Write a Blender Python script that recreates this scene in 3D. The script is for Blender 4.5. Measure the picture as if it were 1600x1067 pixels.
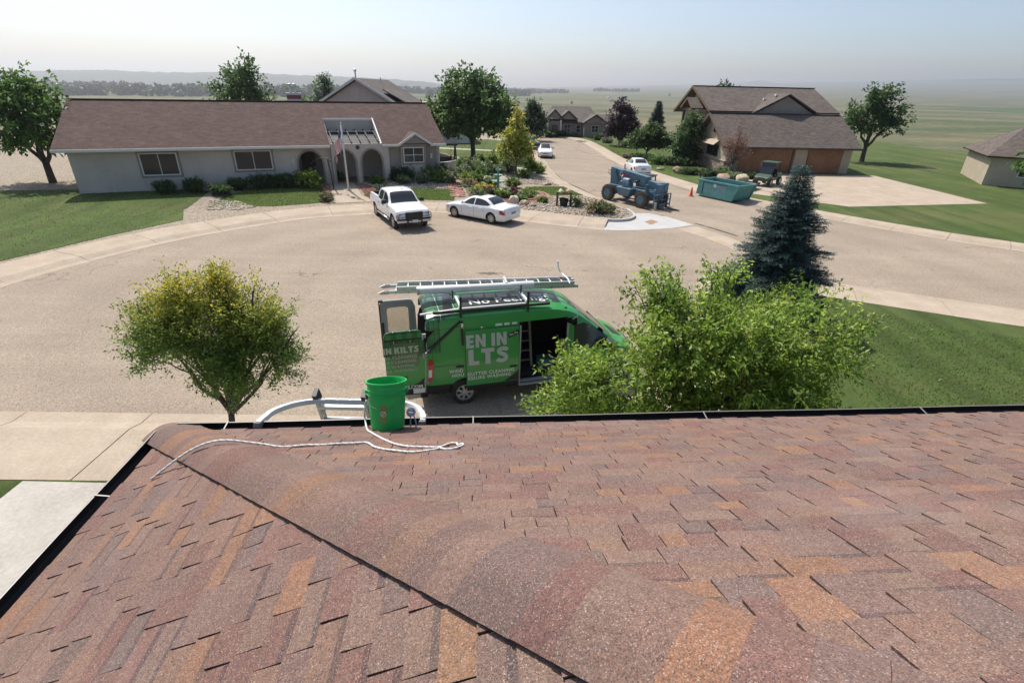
import bpy, bmesh, math, random
import numpy as np
from mathutils import Vector, Matrix
for o in list(bpy.data.objects): bpy.data.objects.remove(o)
random.seed(7); RNG = np.random.default_rng(7)
R_ = math.radians
scene = bpy.context.scene
C = scene.collection
# ------------------------------------------------------------------ camera
cam_d = bpy.data.cameras.new('camera'); cam = bpy.data.objects.new('camera', cam_d); C.objects.link(cam)
cam_d.sensor_fit = 'HORIZONTAL'; cam_d.sensor_width = 36.0; cam_d.lens = 18.0
cam_d.clip_start = 0.05; cam_d.clip_end = 60000
CAM_H = 7.3
cam.matrix_world = Matrix.Translation((0, 0, CAM_H)) @ Matrix.Rotation(R_(90-26.3), 4, 'X') @ Matrix.Rotation(R_(1.3), 4, 'Z')
scene.camera = cam
# ------------------------------------------------------------------ sky and sun
SUN_AZ, SUN_EL = -36.0, 56.0            # degrees left of +Y, elevation
w = bpy.data.worlds.new('World'); scene.world = w; w.use_nodes = True
nt = w.node_tree
bg = nt.nodes['Background']; bg.inputs['Strength'].default_value = 0.135
sky = nt.nodes.new('ShaderNodeTexSky'); sky.sky_type = 'NISHITA'; sky.sun_disc = False
sky.sun_elevation = R_(SUN_EL); sky.sun_rotation = R_(SUN_AZ)
sky.air_density = 1.0; sky.dust_density = 7.0; sky.ozone_density = 1.5; sky.altitude = 1500
nt.links.new(sky.outputs[0], bg.inputs[0])
sd = bpy.data.lights.new('sun', 'SUN'); sd.energy = 4.5; sd.angle = R_(0.6); sd.color = (1.0, 0.945, 0.86)
sun = bpy.data.objects.new('sun', sd); C.objects.link(sun)
sv = Vector((math.sin(R_(SUN_AZ))*math.cos(R_(SUN_EL)), math.cos(R_(SUN_AZ))*math.cos(R_(SUN_EL)), math.sin(R_(SUN_EL))))
sun.rotation_euler = sv.to_track_quat('Z', 'Y').to_euler(); sun.location = (0, 0, 60)
scene.view_settings.view_transform = 'Standard'; scene.view_settings.look = 'None'
scene.view_settings.exposure = 0.27; scene.view_settings.gamma = 1.0
scene.view_settings.use_curve_mapping = False
# ------------------------------------------------------------------ materials
def lin(c):
    return tuple(((v/255)/12.92 if v/255 <= .04045 else ((v/255+.055)/1.055)**2.4) for v in c[:3])
MATS = {}
def mat(name, col, rough=0.6, metal=0.0, spec=0.5, coat=0.0, noise=0.0, nscale=8.0, bump=0.0, bscale=40.0, alpha=None):
    """plain principled, colour = linear albedo, optional mottling and bump in object space"""
    if name in MATS: return MATS[name]
    m = bpy.data.materials.new(name); m.use_nodes = True; n = m.node_tree.nodes; l = m.node_tree.links
    b = n['Principled BSDF']; b.inputs['Roughness'].default_value = rough; b.inputs['Metallic'].default_value = metal
    b.inputs['Specular IOR Level'].default_value = spec; b.inputs['Coat Weight'].default_value = coat
    b.inputs['Base Color'].default_value = (*col, 1)
    if noise or bump:
        g = n.new('ShaderNodeNewGeometry')
    if noise:
        t = n.new('ShaderNodeTexNoise'); t.inputs['Scale'].default_value = nscale; t.inputs['Detail'].default_value = 6
        t.inputs['Roughness'].default_value = .65
        l.new(g.outputs['Position'], t.inputs['Vector'])
        r = n.new('ShaderNodeMapRange'); r.inputs[1].default_value = .25; r.inputs[2].default_value = .75
        r.inputs[3].default_value = 1-noise; r.inputs[4].default_value = 1+noise
        l.new(t.outputs['Fac'], r.inputs[0])
        x = n.new('ShaderNodeVectorMath'); x.operation = 'SCALE'; x.inputs[0].default_value = col
        l.new(r.outputs[0], x.inputs['Scale']); l.new(x.outputs[0], b.inputs['Base Color'])
    if bump:
        t2 = n.new('ShaderNodeTexNoise'); t2.inputs['Scale'].default_value = bscale; t2.inputs['Detail'].default_value = 3
        l.new(g.outputs['Position'], t2.inputs['Vector'])
        bp = n.new('ShaderNodeBump'); bp.inputs['Strength'].default_value = bump; bp.inputs['Distance'].default_value = .02
        l.new(t2.outputs['Fac'], bp.inputs['Height']); l.new(bp.outputs[0], b.inputs['Normal'])
    MATS[name] = m; return m

class NB:
    """tiny node helper"""
    def __init__(s, name):
        s.m = bpy.data.materials.new(name); s.m.use_nodes = True; s.n = s.m.node_tree.nodes; s.l = s.m.node_tree.links
        s.b = s.n['Principled BSDF']; MATS[name] = s.m
        s.pos = s.n.new('ShaderNodeNewGeometry').outputs['Position']
    def node(s, t, **kw):
        q = s.n.new(t)
        for k, v in kw.items():
            if k in q.inputs: q.inputs[k].default_value = v
            else: setattr(q, k, v)
        return q
    def inp(s, node, k, v):
        if hasattr(v, 'is_linked') or isinstance(v, bpy.types.NodeSocket): s.l.new(v, node.inputs[k])
        else: node.inputs[k].default_value = v
    def noise(s, scale, detail=4, rough=.6, vec=None, dist=0):
        q = s.node('ShaderNodeTexNoise'); q.inputs['Scale'].default_value = scale; q.inputs['Detail'].default_value = detail
        q.inputs['Roughness'].default_value = rough; q.inputs['Distortion'].default_value = dist
        s.l.new(vec or s.pos, q.inputs['Vector']); return q.outputs['Fac']
    def voro(s, scale, vec=None, feature='F1', out='Distance', rnd=1.0):
        q = s.node('ShaderNodeTexVoronoi'); q.feature = feature; q.inputs['Scale'].default_value = scale
        q.inputs['Randomness'].default_value = rnd
        s.l.new(vec or s.pos, q.inputs['Vector']); return q.outputs[out]
    def ramp(s, fac, stops):
        q = s.node('ShaderNodeValToRGB'); e = q.color_ramp.elements
        while len(e) < len(stops): e.new(.5)
        for i, (p, c) in enumerate(stops):
            e[i].position = p; e[i].color = (*c, 1) if len(c) == 3 else c
        s.l.new(fac, q.inputs[0]); return q.outputs[0]
    def rng(s, fac, a, b, c, d):
        q = s.node('ShaderNodeMapRange')
        for i, v in enumerate((a, b, c, d)): q.inputs[i+1].default_value = v
        s.l.new(fac, q.inputs[0]); return q.outputs[0]
    def mix(s, fac, a, b, mode='MIX'):
        q = s.node('ShaderNodeMix'); q.data_type = 'RGBA'; q.blend_type = mode
        for k, v in ((0, fac), (6, a), (7, b)):
            if isinstance(v, bpy.types.NodeSocket): s.l.new(v, q.inputs[k])
            elif k == 0: q.inputs[0].default_value = v
            else: q.inputs[k].default_value = (*v, 1)
        return q.outputs[2]
    def mul(s, col, fac):
        q = s.node('ShaderNodeVectorMath'); q.operation = 'SCALE'
        if isinstance(col, bpy.types.NodeSocket): s.l.new(col, q.inputs[0])
        else: q.inputs[0].default_value = col
        if isinstance(fac, bpy.types.NodeSocket): s.l.new(fac, q.inputs['Scale'])
        else: q.inputs['Scale'].default_value = fac
        return q.outputs[0]
    def math(s, op, a, b=0.0, c=0.0):
        q = s.node('ShaderNodeMath'); q.operation = op
        for i, v in enumerate((a, b, c)):
            if isinstance(v, bpy.types.NodeSocket): s.l.new(v, q.inputs[i])
            else: q.inputs[i].default_value = v
        return q.outputs[0]
    def sep(s, vec=None):
        q = s.node('ShaderNodeSeparateXYZ'); s.l.new(vec or s.pos, q.inputs[0]); return q.outputs
    def objco(s): return s.node('ShaderNodeTexCoord').outputs['Object']
    def attr(s, name):
        q = s.node('ShaderNodeAttribute'); q.attribute_name = name; return q.outputs['Color']
    def mapping(s, vec, scale=(1,1,1), rot=(0,0,0), loc=(0,0,0)):
        q = s.node('ShaderNodeMapping'); q.inputs['Scale'].default_value = scale; q.inputs['Rotation'].default_value = rot
        q.inputs['Location'].default_value = loc
        s.l.new(vec, q.inputs['Vector']); return q.outputs[0]
    def bump(s, h, strength=.3, dist=.02):
        q = s.node('ShaderNodeBump'); q.inputs['Strength'].default_value = strength; q.inputs['Distance'].default_value = dist
        s.l.new(h, q.inputs['Height']); s.l.new(q.outputs[0], s.b.inputs['Normal'])
    def out(s, col=None, rough=None, metal=None, spec=None):
        if col is not None: s.inp(s.b, 'Base Color', col)
        if rough is not None: s.inp(s.b, 'Roughness', rough)
        if metal is not None: s.inp(s.b, 'Metallic', metal)
        if spec is not None: s.inp(s.b, 'Specular IOR Level', spec)
        return s.m
# shingles: colour attribute of each piece, mineral granules on top
k = NB('roof_shingle')
grs = k.sep(k.voro(340, out='Color')); gr2 = k.sep(k.voro(165, out='Color'))
col = k.attr('col'); big = k.noise(2.2, 4); mid = k.noise(45, 4, .7)
f = k.math('MULTIPLY', k.rng(grs[0], 0, 1, .62, 1.38), k.rng(big, .3, .7, .9, 1.1))
f = k.math('MULTIPLY', f, k.rng(mid, .3, .7, .84, 1.16))
f = k.math('MULTIPLY', f, k.rng(gr2[0], 0, 1, .86, 1.14))
c1 = k.mul(col, f)
def gran(c1, sock, lo, hi, amt, rgb):
    m = k.math('MULTIPLY', k.math('GREATER_THAN', sock, lo), k.math('LESS_THAN', sock, hi)); return k.mix(k.math('MULTIPLY', m, amt), c1, lin(rgb))
c1 = gran(c1, grs[1], .00, .09, .5, (146, 110, 86))
c1 = gran(c1, grs[1], .13, .28, .5, (98, 81, 76))
c1 = gran(c1, grs[1], .30, .44, .5, (130, 116, 108))
c1 = gran(c1, grs[1], .44, .54, .5, (118, 86, 78))
c1 = gran(c1, grs[2], .968, 1.1, .42, (200, 182, 166))
c1 = gran(c1, grs[2], .0, .08, .6, (64, 56, 57))
c1 = k.mix(k.rng(k.noise(1.1, 4), .55, .8, 0, .2), c1, lin((142, 126, 120)))
k.bump(grs[0], .4, .003); k.out(c1, .92, spec=.25)
# asphalt, tan and worn
k = NB('asphalt')
sp = k.sep(k.voro(55, out='Color'))
base = k.ramp(k.noise(.22, 5, .6), [(.3, (.262, .213, .160)), (.7, (.332, .270, .205))])
base = k.mix(k.rng(k.noise(1.7, 5, .7), .45, .75, 0, .25), base, (.26, .21, .158))
base = k.mul(base, k.rng(sp[0], 0, 1, .62, 1.38))
base = k.mul(base, k.rng(k.noise(9, 3), .3, .7, .93, 1.07))
# lengthwise seam streaks
str_ = k.noise(1.0, 3, .6, vec=k.mapping(k.pos, (.05, .9, 1), (0, 0, R_(-8))))
base = k.mul(base, k.rng(str_, .3, .7, .93, 1.06))
q0 = k.sep(); rx = k.math('ADD', q0[0], 4.0); ry = k.math('ADD', q0[1], -20.5)
rad = k.math('SQRT', k.math('ADD', k.math('MULTIPLY', rx, rx), k.math('MULTIPLY', ry, ry)))
rad = k.math('ADD', rad, k.math('MULTIPLY', k.noise(.25, 3), 1.6))
wear = k.math('SINE', k.math('MULTIPLY', rad, 1.9)); base = k.mul(base, k.rng(wear, -1, 1, .955, 1.035))
seam_ = k.math('MULTIPLY', k.rng(k.math('ABSOLUTE', k.math('SUBTRACT', k.math('FRACT', k.math('MULTIPLY', rad, .29)), .5)), .0, .006, 1, 0), k.rng(k.noise(.3, 3), .42, .6, 0, 1))
base = k.mix(k.math('MULTIPLY', seam_, .45), base, (.09, .075, .06))
# cracks
wv = k.node('ShaderNodeVectorMath'); wv.operation = 'ADD'
nn = k.node('ShaderNodeTexNoise'); nn.inputs['Scale'].default_value = .8; nn.inputs['Detail'].default_value = 4
k.l.new(k.pos, nn.inputs['Vector'])
k.l.new(k.mul(nn.outputs['Color'], 2.2), wv.inputs[0]); k.l.new(k.pos, wv.inputs[1])
ed = k.voro(.17, vec=wv.outputs[0], feature='DISTANCE_TO_EDGE')
cr = k.math('MULTIPLY', k.rng(ed, .0, .010, 1, 0), k.rng(k.noise(.35, 2), .55, .62, 0, 1))
ed2 = k.voro(.5, vec=wv.outputs[0], feature='DISTANCE_TO_EDGE')
cr2 = k.math('MULTIPLY', k.rng(ed2, .0, .014, .8, 0), k.rng(k.noise(.21, 2), .58, .64, 0, 1))
base = k.mix(k.math('MULTIPLY', k.math('MAXIMUM', cr, cr2), .55), base, (.06, .05, .042))
# oil stain with its own place and outline
q = k.sep()
dx = k.math('MULTIPLY', k.math('ADD', q[0], 1.05), .95); dy = k.math('MULTIPLY', k.math('ADD', q[1], -21.45), 2.6)
dd = k.math('SQRT', k.math('ADD', k.math('MULTIPLY', dx, dx), k.math('MULTIPLY', dy, dy)))
stn = k.rng(k.math('ADD', dd, k.math('MULTIPLY', k.noise(4.5, 4, .7), 1.3)), 1.0, 1.25, .75, 0)
base = k.mix(stn, base, (.055, .05, .047))
spots = k.math('GREATER_THAN', k.voro(.55, out='Distance'), 0.0)
sd_ = k.rng(k.math('ADD', k.voro(.42), k.math('MULTIPLY', k.noise(5, 3), .12)), .085, .115, .5, 0)
base = k.mix(sd_, base, (.12, .105, .09))
k.bump(sp[1], .35, .006); k.out(base, .9, spec=.3)
# concrete
def concrete(name, c0, c1_, streak=.12):
    k = NB(name)
    b = k.ramp(k.noise(.9, 5, .65), [(.3, c0), (.7, c1_)])
    b = k.mul(b, k.rng(k.noise(14, 4, .7), .3, .7, 1-streak, 1+streak))
    b = k.mul(b, k.rng(k.noise(120, 2), .3, .7, .95, 1.05))
    k.bump(k.noise(90, 3), .15, .005); return k.out(b, .88, spec=.3)
concrete('concrete', (.34, .275, .205), (.44, .365, .28))
concrete('new_concrete', (.40, .395, .38), (.47, .465, .45), .06)
concrete('grey_concrete', (.36, .33, .29), (.46, .43, .38))
concrete('red_flagstone', (.30, .135, .10), (.42, .22, .17), .2)
# stucco walls
def stucco(name, c):
    k = NB(name)
    b = k.mul(c, k.rng(k.noise(.7, 4), .3, .7, .9, 1.08))
    b = k.mul(b, k.rng(k.noise(1, 3, vec=k.mapping(k.pos, (2.5, 2.5, .25))), .3, .7, .95, 1.04))
    k.bump(k.noise(45, 4), .35, .02); return k.out(b, .93, spec=.2)
stucco('grey_stucco', (.50, .445, .39)); stucco('tan_stucco', (.42, .36, .27)); stucco('taupe_stucco', (.28, .24, .205)); stucco('white_stucco', (.55, .53, .5))
# far roofs: rows of shingle too far away to pick apart
def far_roof(name, c0, c1_, row=.16):
    k = NB(name)
    br = k.node('ShaderNodeTexBrick'); br.inputs['Scale'].default_value = 1.0; br.inputs['Brick Width'].default_value = .34
    br.inputs['Row Height'].default_value = row; br.inputs['Mortar Size'].default_value = .006; br.inputs['Bias'].default_value = 0
    br.inputs['Color1'].default_value = (*c0, 1); br.inputs['Color2'].default_value = (*c1_, 1)
    br.inputs['Mortar'].default_value = (c0[0]*.45, c0[1]*.45, c0[2]*.45, 1); br.offset = .37
    uv = k.node('ShaderNodeUVMap'); k.l.new(uv.outputs[0], br.inputs['Vector'])
    b = k.mul(br.outputs['Color'], k.rng(k.noise(.8, 5, .7), .3, .7, .82, 1.15))
    b = k.mul(b, k.rng(k.noise(9, 3, .8), .3, .7, .8, 1.2))
    k.bump(br.outputs['Fac'], .4, .01); return k.out(b, .9, spec=.25)
far_roof('brown_roof', (.076, .047, .040), (.118, .075, .064))
far_roof('taupe_roof', (.098, .08, .068), (.15, .123, .106))
far_roof('grey_roof', (.11, .096, .085), (.155, .136, .122))
# ground cover
def grass_mat(name, a, b_, c_):
    k = NB(name)
    b = k.ramp(k.noise(.5, 5, .7), [(.3, a), (.7, b_)])
    b = k.mix(k.rng(k.noise(3.2, 4, .7), .5, .75, 0, .6), b, c_)
    b = k.mix(k.rng(k.noise(.16, 5, .65), .48, .68, 0, .55), b, (.15, .135, .055))
    st_ = k.noise(1, 2, .5, vec=k.mapping(k.pos, (1.1, .03, 1), (0, 0, R_(-24)))); b = k.mul(b, k.rng(st_, .35, .65, .82, 1.16))
    b = k.mul(b, k.rng(k.noise(28, 3, .7), .3, .7, .6, 1.4))
    k.bump(k.noise(40, 3, .8), .8, .05); return k.out(b, .9, spec=.2)
grass_mat('lawn', (.055, .088, .020), (.078, .118, .028), (.125, .130, .045))
def gravel_mat(name, a, b_, c_, sc=14):
    k = NB(name)
    v = k.voro(sc, out='Color'); s = k.sep(v)
    b = k.ramp(s[0], [(0, a), (.5, b_), (1, c_)])
    b = k.mul(b, k.rng(s[1], 0, 1, .75, 1.2))
    b = k.mul(b, k.rng(k.voro(sc), 0, .7, 1.1, .6))
    k.bump(k.voro(sc), .9, -.05); return k.out(b, .9, spec=.3)
gravel_mat('tan_gravel', (.33, .25, .17), (.44, .36, .26), (.50, .45, .37))
gravel_mat('red_gravel', (.28, .13, .095), (.37, .20, .15), (.45, .28, .21), 20)
k = NB('terrain')
b = k.ramp(k.noise(.0026, 7, .66, vec=k.mapping(k.pos, (.45, 1.9, 1))), [(.34, (.060, .085, .036)), (.45, (.100, .115, .052)), (.53, (.20, .165, .09)), (.58, (.105, .118, .055)), (.68, (.065, .09, .04))])
b = k.mix(k.rng(k.noise(.016, 6, .72, vec=k.mapping(k.pos, (.35, 1.6, 1))), .42, .66, 0, .7), b, (.055, .078, .032))
b = k.mix(k.rng(k.noise(.009, 5, .7, vec=k.mapping(k.pos, (.22, 1.9, 1))), .58, .68, 0, .55), b, (.20, .165, .085))
b = k.mul(b, k.rng(k.noise(.12, 5, .75), .3, .7, .7, 1.3))
k.bump(k.noise(.6, 5, .7), .6, .4); k.out(b, .95, spec=.1)
def leaf_mat(name, trans=.40, rough=.45, boost=1.5):
    k = NB(name); c = k.attr('col')
    c = k.mul(c, boost); k.out(c, rough, spec=.35)
    tr = k.node('ShaderNodeBsdfTranslucent'); k.l.new(k.mul(c, 1.5), tr.inputs[0])
    mx = k.node('ShaderNodeMixShader'); mx.inputs[0].default_value = trans
    k.l.new(k.b.outputs[0], mx.inputs[1]); k.l.new(tr.outputs[0], mx.inputs[2])
    k.l.new(mx.outputs[0], k.n['Material Output'].inputs['Surface']); return k.m
leaf_mat('leaf'); leaf_mat('needle', .15, .6, 1.75)
k = NB('vertex_paint'); k.out(k.attr('col'), .8)
k = NB('rock'); 
b = k.mul(k.attr('col'), k.rng(k.noise(5, 5, .7), .3, .7, .65, 1.35)); k.bump(k.noise(12, 5), .6, .05); k.out(b, .9, spec=.25)
k = NB('bark'); b = k.ramp(k.noise(9, 5, .7, vec=k.mapping(k.pos, (3, 3, .6))), [(.3, (.045, .034, .026)), (.7, (.13, .105, .085))]); k.bump(k.noise(16, 4, vec=k.mapping(k.pos, (3, 3, .5))), .7, .03); k.out(b, .9)
k = NB('weathered_wood'); b = k.ramp(k.noise(6, 5, .7, vec=k.mapping(k.pos, (1, 1, 8))), [(.3, (.07, .045, .03)), (.7, (.16, .105, .07))]); k.out(b, .85)
k = NB('garage_wood'); 
b = k.ramp(k.noise(5, 5, .7, vec=k.mapping(k.pos, (6, 6, .35))), [(.25, (.15, .062, .026)), (.7, (.30, .142, .064))]); b = k.mul(b, k.rng(k.noise(.8, 3), .3, .7, .8, 1.2)); k.out(b, .6)
k = NB('stone_veneer')
v = k.voro(3.4, out='Color', rnd=.9); s = k.sep(v)
b = k.ramp(s[0], [(0, (.20, .14, .11)), (.4, (.33, .23, .17)), (.75, (.40, .31, .24)), (1, (.24, .2, .17))])
e = k.voro(3.4, feature='DISTANCE_TO_EDGE', rnd=.9)
b = k.mix(k.rng(e, .02, .05, 1, 0), b, (.14, .12, .10)); k.bump(k.rng(e, 0, .1, 0, 1), .9, .04); k.out(b, .9)
# paints, metals, glass
mat('white_paint', (.80, .80, .79), .22, coat=.6, noise=.02, nscale=3)
mat('white_trim', (.62, .60, .56), .6, noise=.06)
mat('dark_trim', (.035, .028, .024), .6)
mat('black_plastic', (.018, .018, .019), .5, noise=.15, nscale=20)
mat('tyre_rubber', (.028, .027, .026), .85, noise=.2, nscale=25)
mat('muddy_rubber', (.075, .062, .05), .92, noise=.45, nscale=9)
mat('alloy', (.55, .55, .55), .32, metal=.8)
mat('chrome', (.75, .75, .75), .12, metal=1.0)
mat('aluminium', (.66, .67, .67), .34, metal=.75, noise=.06, nscale=30)
mat('dull_aluminium', (.5, .5, .5), .5, metal=.6, noise=.1, nscale=40)
mat('white_aluminium', (.78, .79, .79), .35, metal=.2, noise=.04, nscale=30)
mat('car_glass', (.022, .028, .032), .06, spec=.6)
mat('house_glass', (.018, .022, .026), .12, spec=.4)
mat('headlight', (.55, .57, .58), .12, spec=.8)
mat('tail_red', (.36, .012, .016), .2, spec=.6, coat=.5)
mat('plate_white', (.62, .64, .66), .4)
mat('dark_paint', (.02, .023, .03), .2, coat=.7)
mat('gutter_dark', (.014, .012, .011), .55, noise=.3, nscale=30)
mat('gutter_lip', (.24, .22, .20), .45)
mat('deck_felt', (.012, .011, .011), .9)
mat('bucket_green', (.010, .43, .09), .40, spec=.45, noise=.12, nscale=22, bump=.12, bscale=60)
mat('bucket_mark', (.22, .24, .06), .5)
mat('rope_white', (.76, .75, .72), .8, noise=.12, nscale=200)
mat('rope_dark', (.10, .12, .17), .8)
mat('van_black', (.012, .012, .013), .28, coat=.4)
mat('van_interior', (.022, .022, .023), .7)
mat('door_grey', (.30, .30, .31), .45, noise=.05)
mat('vinyl_white', (.68, .70, .68), .4)
mat('pvc_white', (.66, .67, .63), .38, noise=.05, nscale=6)
mat('cone_orange', (.85, .055, .035), .5, noise=.1)
mat('pergola_brown', (.022, .017, .015), .7)
mat('patina', (.16, .30, .25), .6, noise=.25, nscale=12)
mat('yellow_petal', (.72, .48, .02), .6); mat('red_petal', (.26, .03, .05), .6)
mat('brick_red', (.26, .10, .075), .85, noise=.2, nscale=10)
mat('fork_steel', (.03, .033, .037), .6, noise=.3, nscale=12)
mat('bronze_metal', (.035, .032, .03), .5)
k = NB('handler_blue'); b = k.ramp(k.noise(2.5, 5, .7), [(.3, (.055, .12, .165)), (.7, (.115, .20, .255))]); b = k.mix(k.rng(k.noise(7, 5, .8), .56, .70, 0, .75), b, (.11, .10, .09)); k.out(b, .5)
k = NB('dumpster_teal'); b = k.ramp(k.noise(1.3, 5, .7), [(.3, (.055, .20, .195)), (.7, (.10, .29, .27))]); b = k.mix(k.rng(k.noise(5, 6, .8), .56, .7, 0, .75), b, (.16, .23, .22)); b = k.mix(k.rng(k.noise(9, 6, .85), .66, .74, 0, .7), b, (.10, .06, .04)); k.out(b, .6)
# ------------------------------------------------------------------ mesh helpers
class MB:
    def __init__(s): s.v = []; s.f = []; s.m = []; s.c = []
    def add(s, verts, faces, mi=0, col=None):
        b = len(s.v); s.v += [tuple(p) for p in verts]
        for f in faces: s.f.append(tuple(i+b for i in f)); s.m.append(mi); s.c.append(col)
        return s
    def box(s, c, size, rz=0.0, mi=0, col=None, rot=None, taper=1.0):
        x, y, z = size[0]/2, size[1]/2, size[2]/2
        P = [(-x,-y,-z),(x,-y,-z),(x,y,-z),(-x,y,-z),(-x*taper,-y*taper,z),(x*taper,-y*taper,z),(x*taper,y*taper,z),(-x*taper,y*taper,z)]
        M = rot if rot is not None else Matrix.Rotation(rz, 3, 'Z')
        P = [M @ Vector(p) + Vector(c) for p in P]
        return s.add(P, [(0,3,2,1),(4,5,6,7),(0,1,5,4),(1,2,6,5),(2,3,7,6),(3,0,4,7)], mi, col)
    def bar(s, a, b, w, h, mi=0, up=(0,0,1)):
        a = Vector(a); b = Vector(b); d = (b-a); L = d.length; d.normalize()
        x = d.cross(Vector(up)); 
        if x.length < 1e-4: x = d.cross(Vector((0,1,0)))
        x.normalize(); z = x.cross(d)
        M = Matrix((x, d, z)).transposed()
        return s.box((a+b)/2, (w, L, h), mi=mi, rot=M)
    def prism(s, poly, z0, z1, mi=0, col=None):
        n = len(poly)
        V = [(p[0], p[1], z0) for p in poly] + [(p[0], p[1], z1) for p in poly]
        return s.add(V, [tuple(range(n-1, -1, -1)), tuple(range(n, 2*n))] + [(i, (i+1) % n, n+(i+1) % n, n+i) for i in range(n)], mi, col)
    def extr(s, poly, y0, y1, mi=0, f=None):
        """polygon in x,z extruded along y (f maps local to point)"""
        n = len(poly); f = f or (lambda x, y, z: (x, y, z))
        V = [f(p[0], y0, p[1]) for p in poly] + [f(p[0], y1, p[1]) for p in poly]
        return s.add(V, [tuple(range(n)), tuple(range(2*n-1, n-1, -1))] + [(i, n+i, n+(i+1) % n, (i+1) % n) for i in range(n)], mi)
    def tube(s, pts, r, n=8, mi=0, cap=True, col=None):
        pts = [Vector(p) for p in pts]; m = len(pts)
        rs = r if isinstance(r, (list, tuple)) else [r]*m
        V = []; up = Vector((0, 0, 1)); last = None
        for i, p in enumerate(pts):
            d = (pts[min(i+1, m-1)] - pts[max(i-1, 0)])
            if d.length < 1e-9: d = Vector((0,0,1))
            d.normalize()
            if last is None:
                x = d.orthogonal().normalized()
            else:
                x = last - d*last.dot(d)
                x = x.normalized() if x.length > 1e-6 else d.orthogonal().normalized()
            last = x; y = d.cross(x)
            for k in range(n):
                a = 2*math.pi*k/n; V.append(p + (x*math.cos(a) + y*math.sin(a))*rs[i])
        F = [(i*n+k, i*n+(k+1) % n, (i+1)*n+(k+1) % n, (i+1)*n+k) for i in range(m-1) for k in range(n)]
        if cap: F += [tuple(range(n-1, -1, -1)), tuple(range((m-1)*n, m*n))]
        return s.add(V, F, mi, col)
    def lathe(s, prof, n=24, c=(0,0,0), axis='z', mi=0, closed=False):
        V = []; c = Vector(c)
        for r, h in prof:
            for k in range(n):
                a = 2*math.pi*k/n
                p = (r*math.cos(a), r*math.sin(a), h) if axis == 'z' else (r*math.cos(a), h, r*math.sin(a)) if axis == 'y' else (h, r*math.cos(a), r*math.sin(a))
                V.append(c + Vector(p))
        m = len(prof); F = [(i*n+k, i*n+(k+1) % n, (i+1)*n+(k+1) % n, (i+1)*n+k) for i in range(m-1) for k in range(n)]
        if closed: F += [((m-1)*n+k, (m-1)*n+(k+1) % n, (k+1) % n, k) for k in range(n)]
        else: F += [tuple(range(n-1, -1, -1)), tuple(range((m-1)*n, m*n))]
        if axis == 'y': F = [f[::-1] for f in F]
        return s.add(V, F, mi)
    def quad(s, a, b, c, d, mi=0, col=None): return s.add([a, b, c, d], [(0,1,2,3)], mi, col)
    def slab(s, P, t, mi=0):
        """polygon of 3d points given thickness t along its normal (downwards)"""
        P = [Vector(p) for p in P]; nrm = (P[1]-P[0]).cross(P[2]-P[0]).normalized(); n = len(P)
        V = P + [p - nrm*t for p in P]
        return s.add(V, [tuple(range(n)), tuple(range(2*n-1, n-1, -1))] + [(i, n+i, n+(i+1) % n, (i+1) % n)[::-1] for i in range(n)], mi)
    def mesh(s, name, mats, smooth=False, colors=False):
        me = bpy.data.meshes.new(name); me.from_pydata([tuple(p) for p in s.v], [], s.f)
        for m in (mats if isinstance(mats, (list, tuple)) else [mats]): me.materials.append(MATS[m])
        me.polygons.foreach_set('material_index', s.m)
        if smooth: me.polygons.foreach_set('use_smooth', [True]*len(s.f))
        if colors:
            a = me.color_attributes.new('col', 'FLOAT_COLOR', 'CORNER'); buf = []
            for f, c in zip(s.f, s.c): buf += list((*(c or (.5,.5,.5)), 1.0))*len(f)
            a.data.foreach_set('color', buf)
        me.update(); return me
    def build(s, name, mats, parent=None, smooth=False, bevel=0, colors=False, auto=None, loc=None, rz=None, seg=2, fix=True):
        me = s.mesh(name, mats, smooth, colors)
        if fix:
            b = bmesh.new(); b.from_mesh(me); bmesh.ops.recalc_face_normals(b, faces=b.faces); b.to_mesh(me); b.free()
        o = bpy.data.objects.new(name, me); C.objects.link(o)
        if auto is not None:
            me.polygons.foreach_set('use_smooth', [True]*len(me.polygons)); me.set_sharp_from_angle(angle=R_(auto))
        if parent: o.parent = parent
        if loc: o.location = loc
        if rz is not None: o.rotation_euler = (0, 0, rz)
        if bevel:
            md = o.modifiers.new('bevel', 'BEVEL'); md.width = bevel; md.segments = seg; md.limit_method = 'ANGLE'; md.angle_limit = R_(40)
        return o
def tag(o, label=None, cat=None, group=None, kind=None):
    if label: o['label'] = label
    if cat: o['category'] = cat
    if group: o['group'] = group
    if kind: o['kind'] = kind
    return o
def thing(name, label, cat, loc=(0,0,0), rz=0, group=None):
    o = bpy.data.objects.new(name, None); C.objects.link(o); o.empty_display_size = .2
    o.location = loc; o.rotation_euler = (0, 0, rz); return tag(o, label, cat, group)
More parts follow.
